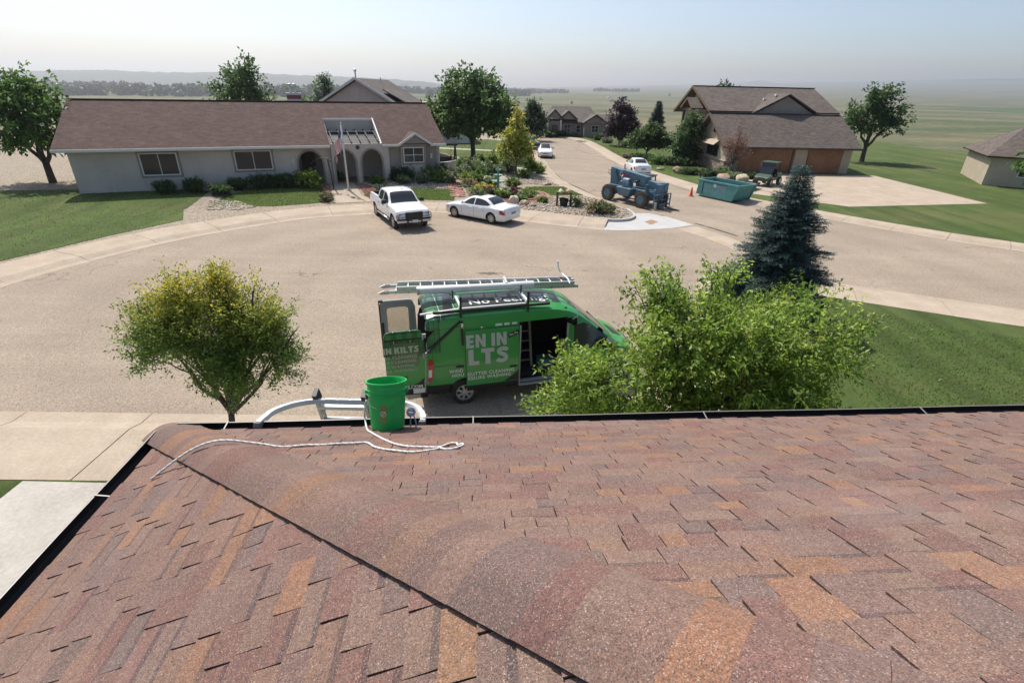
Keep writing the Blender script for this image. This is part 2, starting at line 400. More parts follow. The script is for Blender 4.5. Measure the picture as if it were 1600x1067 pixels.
def np_mesh(name, V, F, mats, cols=None, parent=None, smooth=False, mi=None):
    """V (n,3), F (m,k) arrays; cols (m,3) one colour per face"""
    me = bpy.data.meshes.new(name); V = np.asarray(V, np.float32); F = np.asarray(F, np.int32); m, kk = F.shape
    me.vertices.add(len(V)); me.vertices.foreach_set('co', V.ravel())
    me.loops.add(m*kk); me.loops.foreach_set('vertex_index', F.ravel())
    me.polygons.add(m); me.polygons.foreach_set('loop_start', np.arange(0, m*kk, kk, dtype=np.int32))
    for q in (mats if isinstance(mats, (list, tuple)) else [mats]): me.materials.append(MATS[q])
    if mi is not None: me.polygons.foreach_set('material_index', np.asarray(mi, np.int32))
    if smooth: me.polygons.foreach_set('use_smooth', np.ones(m, bool))
    me.update(calc_edges=True)
    if cols is not None:
        a = me.color_attributes.new('col', 'FLOAT_COLOR', 'CORNER')
        cc = np.ones((m, kk, 4), np.float32); cc[:, :, :3] = np.asarray(cols, np.float32)[:, None, :]
        a.data.foreach_set('color', cc.ravel())
    o = bpy.data.objects.new(name, me); C.objects.link(o)
    if parent: o.parent = parent
    return o
def link_mesh(name, me, parent=None):
    o = bpy.data.objects.new(name, me); C.objects.link(o)
    if parent: o.parent = parent
    return o
def boolean(o, cutters, op='DIFFERENCE'):
    """cut one after the other; a cut that fails (result empty or hardly any faces) is tried again a hair aside"""
    for c in cutters:
        c.parent = o.parent; n0 = len(o.data.polygons)
        for k_, solver in enumerate(('EXACT', 'EXACT', 'EXACT', 'FAST')):
            c.location = (.0013*k_, .0017*k_, .0011*k_)
            md = o.modifiers.new('b', 'BOOLEAN'); md.operation = op; md.object = c; md.solver = solver
            bpy.context.view_layer.update()
            me = bpy.data.meshes.new_from_object(o.evaluated_get(bpy.context.evaluated_depsgraph_get()))
            o.modifiers.clear()
            if len(me.polygons) > n0*.6 and len(me.polygons) != n0: break
        if len(me.polygons) > n0*.6: o.data = me; me.name = o.name
        else: print('BOOLEAN FAILED', o.name, n0, len(me.polygons))
        d = c.data; bpy.data.objects.remove(c); bpy.data.meshes.remove(d)
    return o
def text_mesh(body, size, offset=0.0, align='LEFT', spacing=1.0):
    cu = bpy.data.curves.new('t', 'FONT'); cu.body = body; cu.size = size; cu.offset = offset; cu.align_x = align
    cu.space_character = spacing; cu.fill_mode = 'FRONT'; cu.resolution_u = 3
    o = bpy.data.objects.new('t', cu); C.objects.link(o); bpy.context.view_layer.update()
    me = bpy.data.meshes.new_from_object(o.evaluated_get(bpy.context.evaluated_depsgraph_get()))
    V = [tuple(v.co) for v in me.vertices]; F = [tuple(p.vertices) for p in me.polygons]
    bpy.data.objects.remove(o); bpy.data.curves.remove(cu); bpy.data.meshes.remove(me)
    return V, F
def uv_planar(o, origin, ax, ay):
    me = o.data; uv = me.uv_layers.new(name='UVMap'); ax = Vector(ax); ay = Vector(ay); origin = Vector(origin)
    for lp in me.loops:
        p = me.vertices[lp.vertex_index].co - origin; uv.data[lp.index].uv = (p.dot(ax), p.dot(ay))
def vary(c, a=.12, rnd=random):
    k = 1 + rnd.uniform(-a, a); return tuple(max(0, x*k*(1+rnd.uniform(-a, a)*.35)) for x in c)
# ================================================================== the near house: shingled roof under the camera
AZ = R_(-4.4); TP = .492; CP = math.cos(math.atan(TP)); SP = math.sin(math.atan(TP)); Z0 = CAM_H - .77
A = Vector((math.sin(AZ), math.cos(AZ))); L = Vector((-A.y, A.x)); E_ = Vector((A.y, -A.x))
HD = Vector((math.sin(R_(-50.4)), math.cos(R_(-50.4)))); HP = Vector((HD.y, -HD.x)); C0 = .81
EAVE = 3.46
N_MAIN = Vector((A.x*SP, A.y*SP, CP)); CR = HP*C0; ZCR = Z0 - TP*A.dot(CR)
TPL = TP*A.dot(HD)/L.dot(HD); CPL = math.cos(math.atan(TPL)); SPL = math.sin(math.atan(TPL))
N_LEFT = Vector((L.x*SPL, L.y*SPL, CPL))
near = thing('near_house', 'house in the foreground with a red-brown shingled hip roof and dark eaves gutter', 'house', (0, 0, 0))
def main_pt(e, a, h=0.0):           # e along the eave, a plan distance down the slope
    p = E_*e + A*a; return Vector((p.x, p.y, Z0 - TP*a)) + N_MAIN*h
LOFF = L.dot(CR)
def left_pt(e, b, h=0.0):           # e along A, b plan distance down the side slope, from the hip point
    p = A*e + L*b; return Vector((p.x, p.y, ZCR - TPL*(b-LOFF))) + N_LEFT*h
LEAVE = LOFF + (EAVE - A.dot(CR))*TP/TPL
def clip(poly, n, c):               # keep n.p >= c
    out = []
    for i in range(len(poly)):
        p, q = poly[i], poly[(i+1) % len(poly)]
        a, b = n[0]*p[0]+n[1]*p[1]-c, n[0]*q[0]+n[1]*q[1]-c
        if a >= 0: out.append(p)
        if (a < 0) != (b < 0):
            t = a/(a-b); out.append((p[0]+(q[0]-p[0])*t, p[1]+(q[1]-p[1])*t))
    return out
SH = [(lin((138, 103, 80)), 14), (lin((115, 86, 80)), 25), (lin((124, 102, 91)), 30), (lin((115, 95, 88)), 26), (lin((106, 91, 87)), 13), (lin((127, 101, 87)), 14)]
SHM = [sum(c[i]*w_ for c, w_ in SH)/sum(w_ for _, w_ in SH) for i in range(3)]
def spread(c, k_): return tuple(max(.02, m_+(x-m_)*k_)*.97 for x, m_ in zip(c, SHM))
SHC = [spread(c, .85) for c, w_ in SH for _ in range(w_)]
def shingle_face(fn, e0, e1, a0, a1, hn, hc, seed, wmul=.80, gp=.38, gw=.0046):
    rnd = random.Random(seed); out = []; ex = .112*CP
    n = int(math.ceil((a1-a0)/ex))
    for i in range(n):
        ab = a1 - i*ex; at = ab - ex; e = e0 - rnd.uniform(0, .3); high = rnd.random() < .5; j = 0; nextcut = e + rnd.uniform(.2, 1.0)
        while e < e1:
            wd = rnd.choice([.11, .14, .17, .2, .24, .28, .19, .16]) * wmul * rnd.uniform(.9, 1.1)
            c = vary(rnd.choice(SHC), .07, rnd)
            gap = 0.0016
            if e + wd > nextcut: gap = .0042; nextcut += .8
            elif rnd.random() < gp: gap = gw
            jit = rnd.uniform(-.003, .003)
            poly = clip([(e, at-.012), (e+wd-gap, at-.012), (e+wd-gap, ab+jit), (e, ab+jit)], hn, hc)
            if len(poly) >= 3 and ab > a0:
                t = (.0105 if high else .0055) + rnd.uniform(-.001, .0012)
                area = 0
                top = [fn(p[0], p[1], .002 + t*(p[1]-at+.012)/ex) for p in poly]; bot = [fn(p[0], p[1], -.006) for p in poly]
                m = len(poly); V = top + bot; F = [tuple(range(m))] + [(q, m+q, m+(q+1) % m, (q+1) % m) for q in range(m)]
                out.append((V, F, c, (sum(top, Vector())/m - Vector((0, 0, CAM_H))).length, high, at, ex, e, wd, gap))
            e += wd; high = (not high) if rnd.random() < .8 else high; j += 1
    return out
# half-planes of the hip, in each face's own (e, a) frame
hm = (HP.dot(E_), HP.dot(A)); hl = (-HP.dot(A), -HP.dot(L))
pcs = shingle_face(main_pt, -3.4, 6.2, -.6, EAVE, hm, C0, 3) + [p for p in shingle_face(left_pt, -1.6, EAVE+.4, LOFF-2.6, LEAVE, hl, -C0, 5, 1.15, .62, .0062)]
# decking under the shingles
d = MB()
pm = clip([(-3.5, -.7), (6.25, -.7), (6.25, EAVE-.004), (-3.5, EAVE-.004)], hm, C0)
pl = clip([(-1.7, LOFF-2.7), (EAVE+.5, LOFF-2.7), (EAVE+.5, LEAVE-.004), (-1.7, LEAVE-.004)], hl, -C0)
d.slab([main_pt(p[0], p[1], -.004) for p in pm], .02)
d.slab([left_pt(p[0], p[1], -.004) for p in pl], .02)
d.build('roof_deck', 'deck_felt', near)
# the pieces seen largest are objects of their own, the far rest one part
cen = Vector((.3, 1.9, 0))
def score(p):
    c_ = sum(p[0][:len(p[0])//2], Vector())/(len(p[0])//2); rel = c_ - Vector((0, 0, CAM_H))
    fw = rel.y*math.cos(R_(26.3)) - rel.z*math.sin(R_(26.3)); up = rel.y*math.sin(R_(26.3)) + rel.z*math.cos(R_(26.3))
    if fw < .2: return 99
    return p[3] + (50 if abs(rel.x/fw) > .62 or abs(up/fw) > .72 else 0)
pcs.sort(key=score)
def shingle_into(b, p):
    V, F, c, _, high, at, ex, e, wd, gap = p
    b.add(V, F, 0, c)
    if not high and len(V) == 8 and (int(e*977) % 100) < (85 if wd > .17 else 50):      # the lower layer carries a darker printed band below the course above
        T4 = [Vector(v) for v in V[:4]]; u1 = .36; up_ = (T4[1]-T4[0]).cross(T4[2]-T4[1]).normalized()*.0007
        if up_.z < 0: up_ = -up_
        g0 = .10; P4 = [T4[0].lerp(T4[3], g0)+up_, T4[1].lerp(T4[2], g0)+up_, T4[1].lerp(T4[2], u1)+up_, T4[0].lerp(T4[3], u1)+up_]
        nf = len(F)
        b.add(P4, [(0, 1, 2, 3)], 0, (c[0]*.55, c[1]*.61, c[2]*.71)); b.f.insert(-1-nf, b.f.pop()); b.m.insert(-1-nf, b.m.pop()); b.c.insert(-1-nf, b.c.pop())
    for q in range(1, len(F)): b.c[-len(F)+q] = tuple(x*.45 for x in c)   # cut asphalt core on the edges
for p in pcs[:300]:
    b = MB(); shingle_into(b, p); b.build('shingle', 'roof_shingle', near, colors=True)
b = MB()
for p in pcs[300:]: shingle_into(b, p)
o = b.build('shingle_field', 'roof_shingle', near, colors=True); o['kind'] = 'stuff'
# hip caps, bent over the hip, each overlapping the one below
rnd = random.Random(11); t = 4.30; HW = .152; HWM = .19
while t > -1.6:
    ex = .118; c = spread(vary(rnd.choice(SHC), .07, rnd), 1.05); b = MB(); n = 18; lift = .012 + rnd.uniform(-.002, .003)
    Vt = []; Vb = []; sk = rnd.uniform(-.006, .006)
    for r_, hgt in ((t, lift), (t-ex*.5, .010), (t-ex-.03, .004)):
        for i in range(n+1):
            q = -HW + (HW+HWM)*i/n
            z = -.348*(math.sqrt(q*q+.05**2)-.05*.55)*(TP/.492) + .026*max(0, 1-(q/(HW if q < 0 else HWM))**2)
            p = CR + HD*(r_+sk*q/HW) + HP*q
            base = Vector((p.x, p.y, Z0 - TP*A.dot(CR + HD*r_) + z))
            up = Vector((HP.x*.33*q/.16, HP.y*.33*q/.16, 1)).normalized()
            edge = .006 if abs(q) > .12 else 0
            Vt.append(base + up*(hgt+.013)); Vb.append(base + up*(hgt+.003))
    V = Vt + Vb; m = n+1; o3 = 3*m
    F = [(r*m+i, r*m+i+1, (r+1)*m+i+1, (r+1)*m+i) for r in (0, 1) for i in range(n)]
    G1 = [(i+1, i, o3+i, o3+i+1) for i in range(n)] + [(r*m, (r+1)*m, o3+(r+1)*m, o3+r*m) for r in (0, 1)] + [((r+1)*m+n, r*m+n, o3+r*m+n, o3+(r+1)*m+n) for r in (0, 1)]
    b.add(V, F, 0, c); b.add(V, G1 + [tuple(x+o3 for x in f[::-1]) for f in F], 0, tuple(x*.12 for x in c))  # cap edges and underside near black: shadow line put into the colour
    o = b.build('hip_cap', 'roof_shingle', near, colors=True, fix=False)
    o.data.polygons.foreach_set('use_smooth', [i < 2*n for i in range(len(o.data.polygons))])
    t -= ex
# eaves gutter: dark trough with a pale front lip
def gutter(fn, e0, e1, a, name):
    ze = fn(0, a).z; 
    def g(e, off, dz): p = fn(e, a); q = fn(e, a+off); return Vector((q.x, q.y, ze+dz))
    prof = [(-.012, -.018), (-.012, -.125), (.062, -.135), (.085, -.08), (.108, -.045), (.112, -.004)]
    b = MB(); nseg = 24
    for i in range(nseg):
        ea = e0+(e1-e0)*i/nseg; eb = e0+(e1-e0)*(i+1)/nseg
        sa = -.006*math.sin(i*.9)*.5; sb = -.006*math.sin((i+1)*.9)*.5
        for (p, q) in zip(prof[:-1], prof[1:]):
            b.quad(g(ea, p[0], p[1]+sa), g(eb, p[0], p[1]+sb), g(eb, q[0], q[1]+sb), g(ea, q[0], q[1]+sa))
            b.quad(g(ea, p[0]+.003, p[1]+.003+sa), g(eb, p[0]+.003, p[1]+.003+sb), g(eb, q[0]+.003, q[1]+.003+sb), g(ea, q[0]+.003, q[1]+.003+sa))
    gt = b.build('gutter', 'gutter_dark', near, fix=False)
    b = MB()
    for i in range(nseg):
        ea = e0+(e1-e0)*i/nseg; eb = e0+(e1-e0)*(i+1)/nseg
        sa = -.006*math.sin(i*.9)*.5; sb = -.006*math.sin((i+1)*.9)*.5
        b.quad(g(ea, .111, .001+sa), g(eb, .111, .001+sb), g(eb, .119, .003+sb), g(ea, .119, .003+sa))
        b.quad(g(ea, .119, .004+sa), g(eb, .119, .004+sb), g(eb, .119, -.02+sb), g(ea, .119, -.02+sa))
    b.build('gutter_lip', 'gutter_lip', gt, fix=False)
    x = e0+.4
    while x < e1:
        k_ = MB(); k_.bar(g(x, -.004, -.012), g(x, .116, .008), .010, .004); k_.build('hanger_strap', 'gutter_lip', gt); x += 1.98
gutter(main_pt, E_.dot(CR+HD*((EAVE-A.dot(CR))/A.dot(HD))), 6.2, EAVE, 'g')
gutter(left_pt, -1.6, EAVE+.02, LEAVE, 'g')
# wall and soffit below the eaves
b = MB(); zt = Z0 - TP*EAVE - .16
pw = [main_pt(-2.2, EAVE-.55), main_pt(6.0, EAVE-.55), main_pt(6.0, -3), main_pt(-2.2, -3)]
b.prism([(p.x, p.y) for p in pw], 0.0, zt); b.build('wall', 'tan_stucco', near)
b = MB(); ps = [main_pt(-2.75, EAVE-.03), main_pt(6.2, EAVE-.03), main_pt(6.2, -2), main_pt(-2.75, -2)]
CE = E_.dot(CR+HD*((EAVE-A.dot(CR))/A.dot(HD)))
ps = [main_pt(CE+.05, EAVE-.03), main_pt(6.2, EAVE-.03), main_pt(6.2, -2), main_pt(CE+.05, -2)]; b.prism([(p.x, p.y) for p in ps], zt, zt+.02); b.build('soffit', 'white_trim', near)
# ------------------------------------------------------------------ bucket on the roof edge
bk = thing('plastic_bucket', 'bright green plastic bucket standing at the edge of the shingled roof', 'bucket', (-.955, 3.29, 4.905))
bk.rotation_euler = (R_(-18.5), R_(1.0), R_(8))
H_ = .372; r0, r1 = .127, .149
prof = [(r0-.012, .006), (r0-.008, 0), (r0, .006)]
def rr(z): return r0+(r1-r0)*z/H_
for z in (.02, .12, .2, .265): prof.append((rr(z), z))
prof += [(rr(.268)+.008, .27), (rr(.275)+.009, .277), (rr(.28), .281), (rr(.30), .30), (rr(.305)+.007, .303), (rr(.312)+.008, .311), (rr(.316), .316), (rr(.34), .345), (rr(.355)+.006, .352), (r1+.008, .368), (r1+.006, H_), (r1-.003, H_), (r1-.006, .36)]
prof += [(rr(.2)-.005, .2), (rr(.02)-.005, .012), (.0005, .01)]
b = MB(); n = 56; V = []; F = []
for r, z in prof:
    for q in range(n): V.append((r*math.cos(2*math.pi*q/n), r*math.sin(2*math.pi*q/n), z))
F = [(i*n+q, i*n+(q+1) % n, (i+1)*n+(q+1) % n, (i+1)*n+q) for i in range(len(prof)-1) for q in range(n)]
F.append(tuple(range(n-1, -1, -1))); b.add(V, F); body = b.build('body', 'bucket_green', bk, auto=28)
def bucket_pt(ang, z, off=.0012): r = rr(z)+off; return (r*math.cos(ang), r*math.sin(ang), z)
mat('handle_wire', (.10, .16, .11), .5, metal=.3)
# wire handle hanging at the front, two ears
b = MB(); pts = []
for i in range(25):
    u = i/24; a = R_(-178+176*u); pts.append(((r1+.014)*math.cos(a), (r1+.014)*math.sin(a), .29-.11*math.sin(math.pi*u)**.8 - .0*u))
b.tube(pts, .0016, 6); b.build('wire_handle', 'handle_wire', bk, smooth=True)
for sgn in (-1, 1):
    b = MB(); b.lathe([(.016, -.006), (.016, .01), (.009, .013)], 12, (0, 0, 0), 'x')
    e = b.build('handle_ear', 'bucket_green', bk, auto=30); e.location = (sgn*(rr(.29)+.008), 0, .29); 
    if sgn < 0: e.rotation_euler = (0, 0, math.pi)
# faded printed mark on the front and the dark lettering on its side (flat print, wrapped on the wall)
def wrap_text(txt, size, a0, z0, vertical=True, off=.0, spacing=1.0):
    V, F = text_mesh(txt, size, off, 'CENTER', spacing); out = []
    for x, y, _ in V:
        if vertical: z = z0 + x; a = a0 - y/.14
        else: z = z0 + y; a = a0 + x/.14
        out.append(bucket_pt(a, z, .0018))
    return out, F
b = MB(); a0 = R_(-97)
for i in range(6):
    for j in range(4):
        za, zb = .07+.14*j/4, .07+.14*(j+1)/4; aa, ab = a0-.19+.38*i/6, a0-.19+.38*(i+1)/6
        if (i, j) in ((0, 2), (5, 1), (2, 0)): continue
        b.quad(bucket_pt(aa, za, .001), bucket_pt(ab, za, .001), bucket_pt(ab, zb, .001), bucket_pt(aa, zb, .001))
b.build('worn_sticker', 'bucket_mark', bk, fix=False)
b = MB()
for i in range(24):
    c1, c2 = 2*math.pi*i/24, 2*math.pi*(i+1)/24
    P4 = [bucket_pt(a0+r*math.cos(c)/.14, .14+r*math.sin(c), .0022) for r, c in ((.017, c1), (.0215, c1), (.0215, c2), (.017, c2))]
    b.quad(*P4)
b.quad(*[bucket_pt(a0+x/.14, .14+z, .0022) for x, z in ((-.014, -.012), (-.011, -.015), (.014, .012), (.011, .015))])
b.build('sticker_emblem', 'vinyl_white', bk, fix=False)
# ------------------------------------------------------------------ rope
def roof_pt(x, y, h=.008):
    p = Vector((x, y)); q_ = HP.dot(p)-C0; cap_ = .055*max(0, 1-(q_/.25)**2)
    if q_ < 0: return left_pt(A.dot(p), L.dot(p)) + N_LEFT*(h+cap_)
    return Vector((x, y, Z0-TP*A.dot(p))) + N_MAIN*(h+cap_)
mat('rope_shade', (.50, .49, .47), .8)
def smooth_path(P, sub=8):
    P = [Vector(p) for p in P]; out = []
    for i in range(len(P)-1):
        p0, p1, p2, p3 = P[max(i-1, 0)], P[i], P[i+1], P[min(i+2, len(P)-1)]
        for j in range(sub):
            t = j/sub; out.append(.5*((2*p1)+(p2-p0)*t+(2*p0-5*p1+4*p2-p3)*t*t+(3*p1-p0-3*p2+p3)*t**3))
    out.append(P[-1]); return out
def twisted(b, path, r, pitch, n=3, mi=0, seg=5):
    # resample
    d = [0]
    for p, q in zip(path[:-1], path[1:]): d.append(d[-1]+(q-p).length)
    m = int(d[-1]/(pitch/7)); pts = []; j = 0
    for i in range(m+1):
        s = d[-1]*i/m
        while j < len(d)-2 and d[j+1] < s: j += 1
        t = (s-d[j])/max(1e-9, d[j+1]-d[j]); pts.append(path[j].lerp(path[j+1], min(1, t)))
    for k_ in range(n):
        q = []
        for i, p in enumerate(pts):
            dr = (pts[min(i+1, m)]-pts[max(i-1, 0)]).normalized(); x = dr.cross(Vector((0, 0, 1)))
            x = x.normalized() if x.length > 1e-3 else Vector((1, 0, 0)); y = dr.cross(x)
            a = 2*math.pi*(i/7+k_/n); q.append(p+(x*math.cos(a)+y*math.sin(a))*r*.5)
        b.tube(q, r*.62, seg, mi)
rope_pts = [(-1.196,3.50),(-1.10,3.23),(-1.021,3.093),(-.93,2.93),(-.833,2.807),(-.74,2.70),(-.641,2.64),(-.55,2.61),(-.47,2.60),(-.43,2.64),(-.395,2.70),(-.355,2.715),(-.335,2.66),(-.315,2.70),(-.30,2.66),(-.335,2.59),(-.378,2.545),(-.42,2.57),(-.445,2.60),(-.46,2.55),(-.54,2.50),(-.608,2.49),(-.70,2.53),(-.79,2.573),(-.86,2.63),(-.91,2.701),(-.962,2.76),(-1.05,2.745),(-1.134,2.735),(-1.23,2.70),(-1.33,2.691),(-1.477,2.65),(-1.641,2.655),(-1.85,2.60),(-2.05,2.62),(-2.3,2.55)]
rw = random.Random(4)
path = [roof_pt(x+rw.uniform(-.006, .006), y+rw.uniform(-.008, .008), .016) for x, y in rope_pts]
path[0].z += .05
path = smooth_path([Vector((-1.125, 3.36, 5.10)), Vector((-1.165, 3.40, 4.95))] + path, 6)
b = MB(); twisted(b, path, .0072, .045)
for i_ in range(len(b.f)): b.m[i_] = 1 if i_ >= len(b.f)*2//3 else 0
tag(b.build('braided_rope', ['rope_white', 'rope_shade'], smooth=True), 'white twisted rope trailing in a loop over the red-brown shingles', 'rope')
b = MB(); kc = Vector((-.775, 3.33, 5.02)); rk = random.Random(9)
for i in range(5):
    ax = Vector((rk.uniform(-1, 1), rk.uniform(-1, 1), rk.uniform(-1, 1))).normalized(); x = ax.orthogonal().normalized(); y = ax.cross(x)
    twisted(b, [kc + (x*math.cos(a*.35)+y*math.sin(a*.35))*.032 for a in range(19)], .0055, .03)
for dx in (-.012, .03):
    twisted(b, smooth_path([kc+Vector((dx*.5, 0, -.02)), kc+Vector((dx, .0, -.09)), kc+Vector((dx, -.02, -.14)), kc+Vector((dx-.05, -.05, -.165))], 6), .0055, .03)
tag(b.build('knotted_cord', 'rope_white', smooth=True), 'knotted blue-white cord hanging from the side of the green bucket', 'cord')
o = bpy.data.objects['knotted_cord']; MATS['rope_blue'] = None; del MATS['rope_blue']
mat('rope_blue', (.42, .47, .58), .8, noise=.5, nscale=60); o.data.materials[0] = MATS['rope_blue']
# ------------------------------------------------------------------ ladder at the eave with its stand-off
ld = thing('extension_ladder', 'aluminium ladder with curved white stand-off arms leaning on the roof edge', 'ladder', (-1.55, 5.2, .15))
O_ = Vector((-1.55, 5.2, .15))
def lp(x, y, z): return Vector((x, y, z)) - O_
for x, nm in ((-1.79, 0), (-1.345, 1)):
    b = MB(); top = lp(x, 3.985, 4.745); bot = lp(x, 5.2, .16); b.bar(bot, top, .030, .082, up=(0, 1, .2))
    r = b.build('rail', 'dull_aluminium', ld, bevel=.004)
    b = MB(); b.bar(lp(x, 4.02, 4.66), lp(x, 3.975, 4.775), .042, .096, up=(0, 1, .2)); b.build('rail_end_cap', 'black_plastic', r)
for i in range(1, 15):
    f_ = i*.3155/4.75; b = MB(); y = 5.2+(3.985-5.2)*f_; z = .16+(4.745-.16)*f_
    b.tube([lp(-1.79, y, z), lp(-1.345, y, z)], .017, 8); b.build('rung', 'white_aluminium', ld, smooth=True)
arm = [(-2.035,3.40,4.83),(-2.03,3.5,4.815),(-2.02,3.6,4.80),(-1.99,3.72,4.765),(-1.94,3.83,4.73),(-1.85,3.93,4.695),(-1.74,3.965,4.683),(-1.55,3.97,4.68),(-1.2,3.97,4.68),(-1.0,3.965,4.68),(-.90,3.92,4.69),(-.825,3.82,4.72),(-.775,3.70,4.76),(-.74,3.6,4.79),(-.725,3.5,4.81)]
b = MB(); pa = smooth_path([lp(*p) for p in arm], 4)
for p, q in zip(pa[:-1], pa[1:]): pass
b.tube(pa, .032, 4); st = b.build('stand_off', 'white_aluminium', ld, bevel=.005)
for p in (arm[0], arm[-1]):
    k_ = MB(); k_.box(lp(p[0], p[1]-.012, p[2]-.008), (.055, .06, .05), rot=Matrix.Rotation(R_(-26), 3, 'X')); k_.build('rubber_tip', 'gutter_lip', st, bevel=.006)
for x in (-1.79, -1.345):
    b = MB(); b.tube([lp(x+.03, 3.97, 4.66), lp(x+.03, 4.06, 4.52)], .006, 6); b.box(lp(x+.03, 3.99, 4.635), (.03, .06, .03)); b.build('u_bolt', 'dull_aluminium', ld)
b = MB(); b.bar(lp(-1.80, 4.0, 4.60), lp(-1.33, 4.0, 4.60), .05, .035); b.build('brace_bar', 'white_aluminium', ld)
b = MB()
for i in range(3): b.quad(*[lp(-1.70+i*.115+dx, 3.965+dy, 4.712) for dx, dy in ((0, -.012), (.10, -.012), (.10, .012), (0, .012))])
b.build('warning_label', 'plate_white', ld)
# ================================================================== terrain, roads, pavements
def sstep(t): t = min(1, max(0, t)); return t*t*(3-2*t)
def terr_z(x, y):
    y0 = 84 + 26*math.exp(-((x-9)/17)**2)
    r = y - y0
    if r <= 0:
        z = -.10
        if x < -34: z -= 6*sstep((-34-x)/60)
        if x > 60: z -= 4*sstep((x-60)/90)
        if y < -10: z -= 4*sstep((-10-y)/60)
        return z
    z = -.10 - 27*sstep(r/190)
    if x < -34: z -= 6*sstep((-34-x)/60)*(1-sstep(r/190))
    if x > 60: z -= 4*sstep((x-60)/90)*(1-sstep(r/190))
    t = max(0, (y-320)/5700)
    z += t*(28 + .024*x)
    am = sstep(r/300)
    z += am*(3.2*math.sin(x*.0065+y*.0031+1.3)*math.sin(y*.0047-x*.002) + 1.6*math.sin(x*.017+2)*math.sin(y*.011+x*.004))
    return z
rows = [-70, -40, -20] + list(np.linspace(0, 110, 36)) + [110*1.0+ (9000-110)*((i/110.0)**2.6) for i in range(1, 111)]
V = []; nc = 130
for y in rows:
    half = 110 + max(0, y)*1.25
    for j in range(nc+1):
        s_ = -1+2*j/nc; x = s_*half; V.append((x, y, terr_z(x, y)))
F = [(i*(nc+1)+j, i*(nc+1)+j+1, (i+1)*(nc+1)+j+1, (i+1)*(nc+1)+j) for i in range(len(rows)-1) for j in range(nc)]
tag(np_mesh('ground', V, F, 'terrain', smooth=True), kind='structure')
# wooded hills on the horizon
def ridge(name, y, pts, matn, depth=700, seed=1):
    rnd = random.Random(seed); V = []; n = 260; x0, x1 = pts[0][0], pts[-1][0]; m = 8
    for j in range(m+1):
        for i in range(n+1):
            x = x0+(x1-x0)*i/n
            h = np.interp(x, [p[0] for p in pts], [p[1] for p in pts])
            base = terr_z(x, y)-12
            t = j/m; prof = math.sin(math.pi*min(1, t*1.15)/1.15*1.0) if t < .87 else .3
            z = base + (h-base)*math.sin(math.pi*.5*min(1, t/.55)) if t <= .55 else base+(h-base)*math.cos(math.pi*.5*(t-.55)/.45)
            z += rnd.uniform(0, 1)**2*7*min(1, t*2.2)*(1 if t < .7 else 0) + 4*math.sin(x*.006+t*3)
            V.append((x, y+depth*t, z))
    F = [(j*(n+1)+i, j*(n+1)+i+1, (j+1)*(n+1)+i+1, (j+1)*(n+1)+i) for j in range(m) for i in range(n)]
    o = np_mesh(name, V, F, matn); tag(o, kind='structure'); return o
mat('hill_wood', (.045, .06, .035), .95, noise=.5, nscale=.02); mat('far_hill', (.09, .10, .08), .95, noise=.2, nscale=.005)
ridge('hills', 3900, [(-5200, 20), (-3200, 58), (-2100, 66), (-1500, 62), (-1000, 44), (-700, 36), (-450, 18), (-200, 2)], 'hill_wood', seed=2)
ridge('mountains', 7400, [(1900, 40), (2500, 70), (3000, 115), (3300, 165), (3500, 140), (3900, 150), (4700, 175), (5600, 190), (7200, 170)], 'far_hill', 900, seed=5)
# asphalt
asp = [(-34,3),(60,3),(60,12),(50,17),(34,23),(26,28),(21,33.5),(16.62,39.4),(14.65,44),(13,50),(11.75,56),(10.9,67),(10.5,78),(9.5,88),(6.6,92.5),(0,97),(-14,99),(-40,98),(-40,90.5),(-12,90),(-3,86.5),(1.8,80.5),(3.0,72),(3.2,62.6),(3.7,52.5),(4.4,46.8),(6.5,39.5),(7.8,35.1),(-34,36)]
def sheet(name, poly, z, matn, cuts=0, zf=None, kind='structure', parent=None):
    from mathutils.geometry import tessellate_polygon
    bm = bmesh.new(); vs = [bm.verts.new((p[0], p[1], z)) for p in poly]
    for tri in tessellate_polygon([[Vector((p[0], p[1], 0)) for p in poly]]):
        q = [poly[i] for i in tri]; ar = (q[1][0]-q[0][0])*(q[2][1]-q[0][1])-(q[2][0]-q[0][0])*(q[1][1]-q[0][1])
        if abs(ar) > 1e-7: bm.faces.new([vs[i] for i in (tri if ar > 0 else tri[::-1])])
    for _ in range(cuts):
        bmesh.ops.subdivide_edges(bm, edges=[e for e in bm.edges if e.calc_length() > 1.1], cuts=1)
        bmesh.ops.triangulate(bm, faces=[q for q in bm.faces if len(q.verts) > 3])
    if zf:
        for v in bm.verts: v.co.z = zf(v.co.x, v.co.y) + z
    bm.normal_update()
    for q in bm.faces:
        if q.normal.z < 0: q.normal_flip()
    me = bpy.data.meshes.new(name); bm.to_mesh(me); bm.free()
    me.materials.append(MATS[matn]); o = link_mesh(name, me, parent)
    if kind and not parent: o['kind'] = kind
    return o
sheet('road', asp, 0.0, 'asphalt')
def resample(path, step):
    P = [Vector((*p[:2],)) for p in path]
    # smooth
    Q = []
    for i in range(len(P)-1):
        p0, p1, p2, p3 = P[max(i-1, 0)], P[i], P[i+1], P[min(i+2, len(P)-1)]
        for j in range(6):
            t = j/6; Q.append(.5*((2*p1)+(p2-p0)*t+(2*p0-5*p1+4*p2-p3)*t*t+(3*p1-p0-3*p2+p3)*t**3))
    Q.append(P[-1]); d = [0]
    for a, b in zip(Q[:-1], Q[1:]): d.append(d[-1]+(b-a).length)
    n = max(2, int(d[-1]/step)); out = []
    for i in range(n+1):
        s = d[-1]*i/n; j = min(len(d)-2, max(0, int(np.searchsorted(d, s))-1)); t = (s-d[j])/max(1e-6, d[j+1]-d[j]); out.append(Q[j].lerp(Q[j+1], t))
    return out
